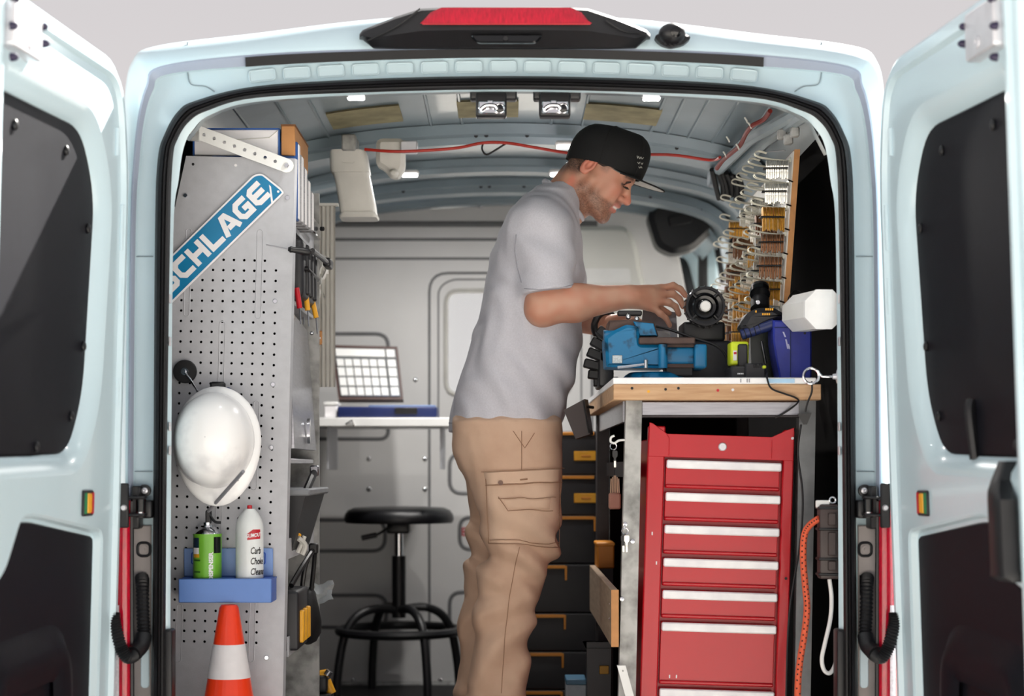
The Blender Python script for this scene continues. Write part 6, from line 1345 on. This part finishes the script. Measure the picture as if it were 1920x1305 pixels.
# far arm
S2, E2, W2 = px(1035, 440, .95), px(1050, 590, 1.02), px(1142, 612, .86)
B.cap(S2, E2, 0.045, 0.043, 0.02); B.cap(E2, W2, 0.044, 0.029, 0.02)
K2 = [px(1176, 596, .80), px(1178, 604, .815), px(1176, 612, .83), px(1170, 619, .84)]
for i, q in enumerate(K2):
    B.cap(W2*0.75+q*0.25, q, 0.02, 0.012, 0.012); a = q+np.array((.030, -.022, -.012)); b = a+np.array((.012, -.008, -.022)); B.cap(q, a, 0.0098, 0.009, 0.003); B.cap(a, b, 0.009, 0.0078, 0.003)
B.cap(W2+np.array((.01,-.02,.015)), px(1186, 590, .74), 0.016, 0.010, 0.01)
v, f = B.mesh()
def lp(v): d = v-np.array(HO); return d @ HAX[0], d @ HAX[1], d @ HAX[2]
def ss(a, b, x): t = np.clip((x-a)/(b-a), 0, 1); return t*t*(3-2*t)
def skin_col(v):
    base = np.array(lin((196, 150, 126))[:3]); c = np.tile(base, (len(v), 1)); ff, uu, sd = lp(v); a_s = np.abs(sd); head = ss(0.30, 0.22, np.sqrt(ff**2+uu**2+sd**2))*ss(-0.14, -0.12, uu)
    n = np.array([mnoise.noise(V(p)*38) for p in v[::1]]) if len(v) < 400000 else np.zeros(len(v))
    n2 = np.array([mnoise.noise(V(p)*420) for p in v]) if len(v) < 400000 else n
    def bl(col, m): 
        nonlocal c; m = np.clip(m, 0, 1)[:, None]; c = c*(1-m)+np.array(lin(col)[:3])*m
    bl((190, 122, 98), 0.3+0.5*n)
    bl((214, 110, 92), 0.5*head*np.exp(-((ff-.082)**2+(uu+.022)**2+(a_s-.036)**2)/0.0006)); bl((216, 108, 92), 0.55*head*np.exp(-((ff-.12)**2+(uu+.026)**2+sd**2)/0.0003)); bl((214, 116, 98), 0.5*head*ss(0.07, 0.078, a_s)*ss(0.03, 0.02, np.abs(ff+.005)))
    beard = head*np.maximum(ss(-0.030, -0.062, uu+0.55*np.maximum(0, 0.060-ff)*0-0.10*np.maximum(0, ff-0.06)), ss(0.040, 0.018, ff)*ss(-0.010, -0.02, ff)*ss(0.03, -0.01, uu))*ss(-0.022, 0.004, ff)*ss(-0.128, -0.116, uu)*(1-0.0*a_s)
    lipm = head*ss(0.086, 0.094, ff)*np.exp(-((uu+.060)/0.0125)**2)*ss(0.028, 0.020, a_s)
    must = head*ss(0.085, 0.092, ff)*np.exp(-((uu+.043)/0.0065)**2)*ss(0.034, 0.026, a_s)
    cheek = ss(0.052, 0.062, ff)*ss(-0.062, -0.048, uu)
    bl((104, 72, 58), (0.68+0.45*n2)*np.clip(beard*(1-cheek), 0, 1)*(1-lipm)); bl((86, 58, 48), (0.62+0.4*n2)*must)
    bl((184, 92, 88), 0.75*lipm); gap = head*ss(0.090, 0.096, ff)*np.exp(-((uu+.0598)/0.003)**2)*ss(0.024, 0.017, a_s); bl((246, 240, 232), gap)
    bl((52, 36, 30), 0.92*head*ss(0.074, 0.080, ff)*np.exp(-((uu-.0265+0.12*(a_s-.03))/0.0058)**2)*ss(0.008, 0.014, a_s)*ss(0.054, 0.046, a_s)*(0.8+0.5*n2))
    bl((40, 28, 26), 0.9*head*ss(0.074, 0.080, ff)*np.exp(-((uu-.0030)/0.0034)**2)*ss(0.020, 0.024, a_s)*ss(0.048, 0.042, a_s))
    bl((52, 40, 34), head*ss(0.052, 0.040, ff)*ss(-0.005, 0.012, uu)*ss(0.084, 0.076, a_s)*0.55*ss(0.012, 0.03, ff)*(0.75+0.4*n2))
    bl((50, 39, 34), head*np.maximum(ss(-0.052, -0.020, uu-0.25*ff)*ss(-0.005, -0.025, ff), ss(0.022, 0.032, uu)*ss(0.045, 0.03, ff))*ss(0.0835, 0.079, a_s)*(0.85+0.3*n2))
    return c
def vcol_mat(name, rough, sss=0.0, bump=0.0, bs=300):
    m = bpy.data.materials.new(name); m.use_nodes = True; t = m.node_tree; b = t.nodes['Principled BSDF']; a = t.nodes.new('ShaderNodeVertexColor'); a.layer_name = 'tint'
    t.links.new(a.outputs['Color'], b.inputs['Base Color']); b.inputs['Roughness'].default_value = rough
    if sss: b.inputs['Subsurface Weight'].default_value = sss; b.inputs['Subsurface Radius'].default_value = (0.006, 0.003, 0.002); b.inputs['Subsurface Scale'].default_value = 1.0
    if bump:
        n = t.nodes.new('ShaderNodeTexNoise'); n.inputs['Scale'].default_value = bs; bp = t.nodes.new('ShaderNodeBump'); bp.inputs['Strength'].default_value = bump; bp.inputs['Distance'].default_value = 0.001
        t.links.new(n.outputs['Fac'], bp.inputs['Height']); t.links.new(bp.outputs[0], b.inputs['Normal'])
    return m
body, bv_ = np_mesh('body', v, f, vcol_mat('skin', 0.5, 0.08, 0.15), man, 1, skin_col)
bb = BVHTree.FromPolygons([V(p) for p in bv_], [tuple(q) for q in f])
def face_line(pts, r, name, m, off):   # small strokes of hair on both sides of the face
    CAMP = V((0, -CAM_D, CAM_Z)); loc = []
    for x, y in pts:
        d = (P(x, y, 0.75)-CAMP).normalized(); h_ = bb.ray_cast(CAMP, d)
        if h_[0] is None or (h_[0]-HO).length > 0.2: continue
        n_ = h_[1] if h_[1].dot(d) < 0 else -h_[1]; q = h_[0]+n_*off-HO; loc.append((q.dot(Hf), q.dot(Hu), q.dot(Hs)))
    for sd in (1, -1):
        w_ = [V(HP(a, b, c*sd)) for a, b, c in loc]
        if len(w_) > 1: MB().tube(w_, r, 6, smooth=4).build(name, m, body, smooth=60)
BROW = mat('dark_brow_hair', (46, 32, 26), 0.8)
face_line([(1169,347),(1175,342),(1183,341),(1190,345)], [0.002,0.0036,0.0038,0.0026], 'eyebrow', BROW, 0.0004)
face_line([(1168,350),(1173,352),(1179,355),(1183,358)], [0.0016,0.0030,0.0032,0.0014], 'eyelash_line', BROW, 0.0003)
# hair under the cap
G = 0.0032; hx = np.arange(HO.x-0.13, HO.x+0.14, G); hy = np.arange(YM-0.11, YM+0.11, G); hz = np.arange(HO.z-0.11, HO.z+0.14, G)
Hh = Field(hx, hy, hz); Hh.ell(HP(0.006, 0.042), (0.0935, 0.078, 0.0795), HAX, 0); Hh.cap(HP(-0.040, -0.012), HP(-0.046, 0.01), 0.046, 0.044, 0.02)
Hh.plane(HP(0, 0.05), Hu); Hh.plane(HP(0.048, 0.0), Hf); Hh.plane(HP(0, -0.042), -Hu-Hf*0.25)
for sd in (1, -1): Hh.ell(HP(0.010, -0.022, 0.078*sd), (0.040, 0.034, 0.03), HAX, 0.006, 's')
v, f = Hh.mesh(); np_mesh('hair', v, f, mat('short_dark_hair', (52, 40, 34), 0.8, 0, 0.35, 300, bump=0.4, bscale=900), man, 2)
# --- t-shirt
def wob(x, y, z, fr, ph): return np.sin(fr*(x*1.3+z*0.7)+ph+1.7*np.sin(fr*0.45*(z+y)+ph))*np.sin(fr*0.6*(y-x*0.5)+2.1*ph+np.sin(fr*0.3*z))
g5 = 0.0048; T = Field(np.arange(-0.24, 0.30, g5), np.arange(0.50, 1.14, g5), np.arange(0.88, 1.66, g5))
bk = [(836,803),(842,770),(852,730),(866,690),(880,650),(893,600),(904,540),(916,480),(930,445),(948,412),(975,386),(1010,368)]
fr_ = [(1053,803),(1062,770),(1074,730),(1084,690),(1091,650),(1095,600),(1097,540),(1097,480),(1094,445),(1088,412),(1080,392),(1072,376)]
yh = [0.185, 0.185, 0.185, 0.187, 0.19, 0.195, 0.20, 0.20, 0.19, 0.165, 0.13, 0.09]
tab = [(P(0, b[1], YM).z, P(b[0]+4, 0, YM).x, P(q[0]-4, 0, YM).x, h_) for b, q, h_ in zip(bk, fr_, yh)]
tab.append((tab[0][0]-0.03, tab[0][1]-0.002, tab[0][2]-0.008, 0.184))
T.prof(tab, YM, 0.19, 2.3, 0.02)
T.cap(px(1004, 424, .665), px(1018, 420, .94), 0.072, 0.070, 0.05); T.cap(px(1010, 400, .72), px(1050, 372, .78), 0.05, 0.058, 0.04); T.cap(px(1014, 398, .90), px(1050, 372, .83), 0.05, 0.058, 0.04)
hem = P(945, 806, YM).z
T.disp(lambda x, y, z: 0.0062*wob(x, y, z, 26, 0.4)*np.clip((1.45-z)/0.35, 0.15, 1)+0.0030*wob(x, y, z, 55, 2.0)+0.0045*np.sin(70*(z*0.8+x*0.9)+3*np.sin(9*x))*np.exp(-((x-0.16)**2+(z-1.05)**2)/0.012)+0.003*np.sin(85*(z*0.6-x*0.8)+2*np.sin(14*z))*np.exp(-((x-0.14)**2+(z-1.33)**2)/0.01))
T.plane((P(945,0,YM).x, YM, hem), (0.05, 0, -1))
for a0, a1, r0, r1 in ((px(1017, 432, .645), px(1030, 560, .592), 0.082, 0.069), (px(1034, 432, .955), px(1055, 560, 1.0), 0.080, 0.068)):
    SL = Field(*T.a); SL.cap(a0, a1+(a1-a0)*0.4, r0, r1-0.004, 0.0, (0, 1, 0), 0.92); d = a1-a0; 
    SL.disp(lambda x, y, z: 0.0032*wob(x, y, z, 34, 1.1)+0.003*np.sin(60*(z+0.5*x)+2*np.sin(20*x)))
    SL.plane(a1+np.array((0, 0, P(0,548,.6).z-P(0,560,.6).z)), (0.12 if a0[1] < .8 else .1, -0.05, -1))
    k = 0.018; h_ = np.clip(0.5+0.5*(SL.g-T.g)/k, 0, 1); T.g = SL.g*(1-h_)+T.g*h_-k*h_*(1-h_)
T.cap(px(1048, 350), px(1068, 330), 0.062, 0.060, 0.006, op='s')
v, f = T.mesh()
TEE = mat('heather_grey_jersey', (194, 193, 201), 0.85, 0, 0.06, 260, bump=0.12, bscale=700)
tee, tv = np_mesh('t_shirt', v, f, TEE, man, 2)
tb = BVHTree.FromPolygons([V(p) for p in tv], [tuple(q) for q in f])
CAM = V((0, -CAM_D, CAM_Z))
def hit(bvh, x, y, off=0.002):
    d = (P(x, y, 0.8)-CAM).normalized(); h_ = bvh.ray_cast(CAM, d)
    if h_[0] is None: return None
    n_ = h_[1] if h_[1].dot(d) < 0 else -h_[1]
    return h_[0]+n_*off
def seam(bvh, pts, r, name, m, par, off=0.0006, step=5):
    q = []
    for i in range(len(pts)-1):
        a, b = V(pts[i]), V(pts[i+1]); n_ = max(2, int((b-a).length/step))
        for j in range(n_): q.append(a+(b-a)*(j/n_))
    q.append(V(pts[-1])); w_ = [hit(bvh, p.x, p.y, off) for p in q]; w_ = [p for p in w_ if p]
    if len(w_) > 2: return MB().tube(w_, r, 6).build(name, m, par)
TEED = mat('jersey_seam', (150, 150, 158), 0.9)
seam(tb, [(968,440),(966,470),(970,500),(978,530)], 0.0018, 'sleeve_seam', TEED, tee)
seam(tb, [(983,541),(1010,543),(1045,541),(1074,534)], 0.0012, 'sleeve_hem', TEED, tee); seam(tb, [(842,793),(900,796),(960,797),(1010,798),(1052,799)], 0.0012, 'bottom_hem', TEED, tee)
nk = []
for i in range(28):
    a = 2*math.pi*i/28; c_ = np.array(P(1060, 372, YM)); ax_ = V(px(1068,330)-px(1048,350)).normalized(); e1 = V((0, 1, 0)); e2 = ax_.cross(e1).normalized(); nk.append(V(c_)+e1*(0.066*math.cos(a))+e2*(0.072*math.sin(a))+ax_*(-0.008))
MB().tube(nk, 0.0075, 8, True).build('neckband', TEE, tee, smooth=60)
# --- trousers
g6 = 0.0055; TR = Field(np.arange(-0.24, 0.26, g6), np.arange(0.50, 1.10, g6), np.arange(0.02, 1.04, g6))
hip = [(780,846,1050,.172),(805,846,1054,.175),(850,850,1054,.178),(880,858,1052,.176),(905,880,1050,.170)]
TR.prof([(P(0,y,YM).z, P(a+3,0,YM).x, P(b-3,0,YM).x, h_) for y, a, b, h_ in hip], YM, .17, 2.4, 0.02)
nl = [(790,850,1050),(850,852,1054),(893,872,1054),(941,887,1053),(980,898,1051),(1017,908,1049),(1040,907,1046),(1062,899,1034),(1085,894,1019),(1142,888,1008),(1182,885,999),(1263,880,988),(1300,877,987),(1360,874,986),(1418,872,988)]
L_ = Field(*TR.a); L_.prof([(P(0,y,.70).z, P(a+1,0,.70).x, P(b-1,0,.70).x, 0.098 if y < 1000 else 0.086-0.012*min(1, (y-1000)/300), 0.70+ (0.01 if y < 900 else 0)) for y, a, b in nl], .70, .09, 2.3, 0)
fl_ = [(790,856,1040),(850,856,1045),(893,866,1036),(941,874,1020),(1017,878,1000),(1094,870,985),(1222,857,962),(1303,851,955),(1405,846,956)]
L2_ = Field(*TR.a); L2_.prof([(P(0,y,.90).z, P(a,0,.90).x, P(b,0,.90).x, 0.092 if y < 1000 else 0.078, 0.90) for y, a, b in fl_], .90, .09, 2.3, 0)
def fold(x, y, z):
    kn = np.exp(-((z-0.60)/0.10)**2); sh2 = np.exp(-((z-0.33)/0.16)**2); cf = np.exp(-((z-0.16)/0.07)**2); th = np.exp(-((z-0.78)/0.10)**2)
    return 2.1*0.0055*kn*np.sin(62*(z+0.45*x)+2.2*np.sin(11*x+8*y))+2.3*0.0042*sh2*np.sin(52*(z-0.75*x)+2.4*np.sin(13*z+6*x))+0.007*cf*np.sin(95*z+3*np.sin(9*x+7*y))+2.2*0.0035*th*np.sin(48*(z*0.5+x*0.9)+2*np.sin(12*z))+0.0018*wob(x, y, z, 60, 0.9)
for q in (L_, L2_): q.disp(fold)
TR.disp(lambda x, y, z: 0.0025*wob(x, y, z, 34, 0.2))
for q, k in ((L_, 0.03), (L2_, 0.03)): h_ = np.clip(0.5+0.5*(q.g-TR.g)/k, 0, 1); TR.g = q.g*(1-h_)+TR.g*h_-k*h_*(1-h_)
v, f = TR.mesh()
TAN = mat('tan_cotton_twill', (206, 174, 150), 0.85, 0, 0.09, 12, bump=0.12, bscale=600, dark=(190, 156, 132), thr=(0.25, 0.75))
tro, pv = np_mesh('cargo_trousers', v, f, TAN, man, 2)
pb = BVHTree.FromPolygons([V(p) for p in pv], [tuple(q) for q in f])
TAND = mat('tan_stitching', (150, 116, 92), 0.9); TANP = mat('tan_pocket_twill', (206, 175, 151), 0.85, 0, 0.08, 12, bump=0.12, bscale=600)
def patch(quad, name, m, off, par, nx=14, ny=12):
    A, B_, C, D = [V(q) for q in quad]; rows = []; inner = []
    for j in range(ny+1):
        r = []; r2 = []
        for i in range(nx+1):
            p = (A*(1-i/nx)+B_*(i/nx))*(1-j/ny)+(D*(1-i/nx)+C*(i/nx))*(j/ny); edge = min(i, nx-i, j, ny-j)
            h_ = hit(pb, p.x, p.y, (off if edge > 0 else 0.0004)); r.append(h_ if h_ else (r[-1] if r else P(p.x, p.y, .62)))
        rows.append(r)
    return MB().loft(rows).build(name, m, par, smooth=60)
pk = patch([(912,896),(1049,890),(1046,1026),(918,1018)], 'cargo_pocket', TANP, 0.006, tro)
patch([(906,884),(1051,878),(1049,905),(913,911)], 'pocket_flap', TANP, 0.011, tro); patch([(934,932),(1037,930),(1034,956),(952,958)], 'phone_pocket', TANP, 0.010, tro, 10, 6)
h_ = hit(pb, 938, 906, 0.012); MB().lathe([(0.0065,0),(0.0065,0.003),(0.003,0.003),(0,0.0025)], h_, (0,-1,0), 14).build('button', mat('brown_button', (110, 78, 62), 0.4), tro)
patch([(970,897),(994,896),(994,902),(970,903)], 'brand_tab', TAND, 0.0135, tro, 4, 3)
for pts, off in (([(912,898),(918,1018),(1046,1026),(1049,892)], 0.004), ([(906,884),(1051,878)], 0.010), ([(913,911),(1049,905)], 0.009), ([(934,932),(952,958),(1034,956)], 0.009), ([(922,1012),(1044,1018)], 0.008), ([(934,936),(1036,934)], 0.0115), ([(978,808),(978,882)], 0.001), ([(974,1026),(966,1060),(955,1120),(946,1200),(940,1300)], 0.001), ([(962,808),(984,840),(1002,812)], 0.001)):
    seam(pb, pts, 0.0010, 'stitching', TAND, tro, off)
for Yl, x_, ang in ((0.70, 930, 0.0), (0.90, 900, 0.0)):
    c_ = V((P(x_,0,Yl).x, Yl, 0)); bt = Field(np.arange(c_.x-.12, c_.x+.26, .006), np.arange(Yl-.08, Yl+.08, .006), np.arange(-.012, .22, .006))
    bt.cap(np.array(c_)+(0,0,.05), np.array(c_)+(0,0,.18), .058, .056, .01); bt.cap(np.array(c_)+(-.03,0,.045), np.array(c_)+(.17,-.01,.045), .042, .042, .03, (0,1,0), 1.1); bt.plane((0,0,0.0), (0,0,-1))
    v, f = bt.mesh(); np_mesh('boot', v, f, mat('brown_boot_leather', (74, 54, 42), 0.55, 0, 0.15, 12), man, 1)
# --- cap
CO_ = V(HP(0.014, 0.020)); tl = math.radians(13); cf_ = (Hf*math.cos(tl)+Hu*math.sin(tl)); cu = (Hu*math.cos(tl)-Hf*math.sin(tl))
CAPM = mat('black_cap_wool', (12, 12, 14), 0.8, 0, 0.2, 40, bump=0.1, bscale=500)
rows = []; NC = 48
for k in range(15):
    h_ = k/14.0; s_ = (1-min(1, h_)**2.9)**(1/2.6) if h_ < 1 else 0.0; ht_ = 0.116*h_
    r = []
    for i in range(NC):
        a = 2*math.pi*i/NC; ca_, sa_ = math.cos(a), math.sin(a); fx = 0.108*s_*(abs(ca_)**0.92)*(1 if ca_ > 0 else -1); fs_ = 0.0875*s_*sa_
        fwd = 0.024*h_*max(0, ca_); drop = 0.012*max(0, -ca_)*(1-h_)
        r.append(CO_+cf_*(fx+fwd-0.010*h_)+Hs*fs_+cu*(ht_*(1.0+0.10*ca_*s_)-0.006-drop))
    rows.append(r)
cp = MB().loft(rows, closed=True).build('cap_crown', CAPM, man, smooth=70)
MB().sphere(CO_+cu*0.106-cf_*0.010, (0.008, 0.008, 0.005), 12, 8).build('cap_button', CAPM, cp)
for i in range(6):
    a_i = i*8+4; MB().tube([rows[k][a_i]*1.0 for k in range(14)], 0.0011, 5).build('panel_seam', CAPM, cp)
bt_, bb_ = [], []
for j in range(9):
    t_ = j/8.0; rt, rb2 = [], []
    for i in range(21):
        a = math.radians(-74+148*i/20); base = cf_*(0.103*math.cos(a))+Hs*(0.086*math.sin(a)); ext = 0.074*t_*math.cos(a*0.92)**0.75
        q = CO_+base+cf_*ext+cu*(-0.004-0.006*t_-0.10*(math.sin(a)*0.085)**2*10*0.12); rt.append(q); rb2.append(q-cu*0.0028)
    bt_.append(rt); bb_.append(rb2)
MB().loft(bt_).build('cap_brim', CAPM, cp, smooth=60); MB().loft(bb_).build('brim_underside', mat('grey_brim_lining', (170, 170, 164), 0.8), cp, smooth=60); MB().tube([(a+b)/2 for a, b in zip(bt_[-1], bb_[-1])], 0.0022, 6).build('brim_edge', CAPM, cp)
# small pale embroidered script on the front panel
capb = BVHTree.FromPolygons([p for r in rows for p in r], [(k*NC+i, k*NC+(i+1) % NC, (k+1)*NC+(i+1) % NC, (k+1)*NC+i) for k in range(14) for i in range(NC)])
for pts in ([(1206,291),(1207,296),(1209,292),(1211,297),(1213,293),(1215,297),(1218,294)], [(1207,303),(1209,306),(1211,303)], [(1213,304),(1215,307),(1217,304)], [(1209,311),(1211,314),(1213,311),(1215,314)]):
    w_ = [hit(capb, x-12, y+1, 0.0015) for x, y in pts]; w_ = [p for p in w_ if p]
    if len(w_) > 1: MB().tube(w_, 0.0007, 5, smooth=3).build('embroidery', OFFW, cp)
# wrist band on the far arm
d = V(W2-E2).normalized(); MB().torus(V(W2)-d*0.02, d, 0.036, 0.010, 24, 8).build('wrist_band', BLACKP, man)
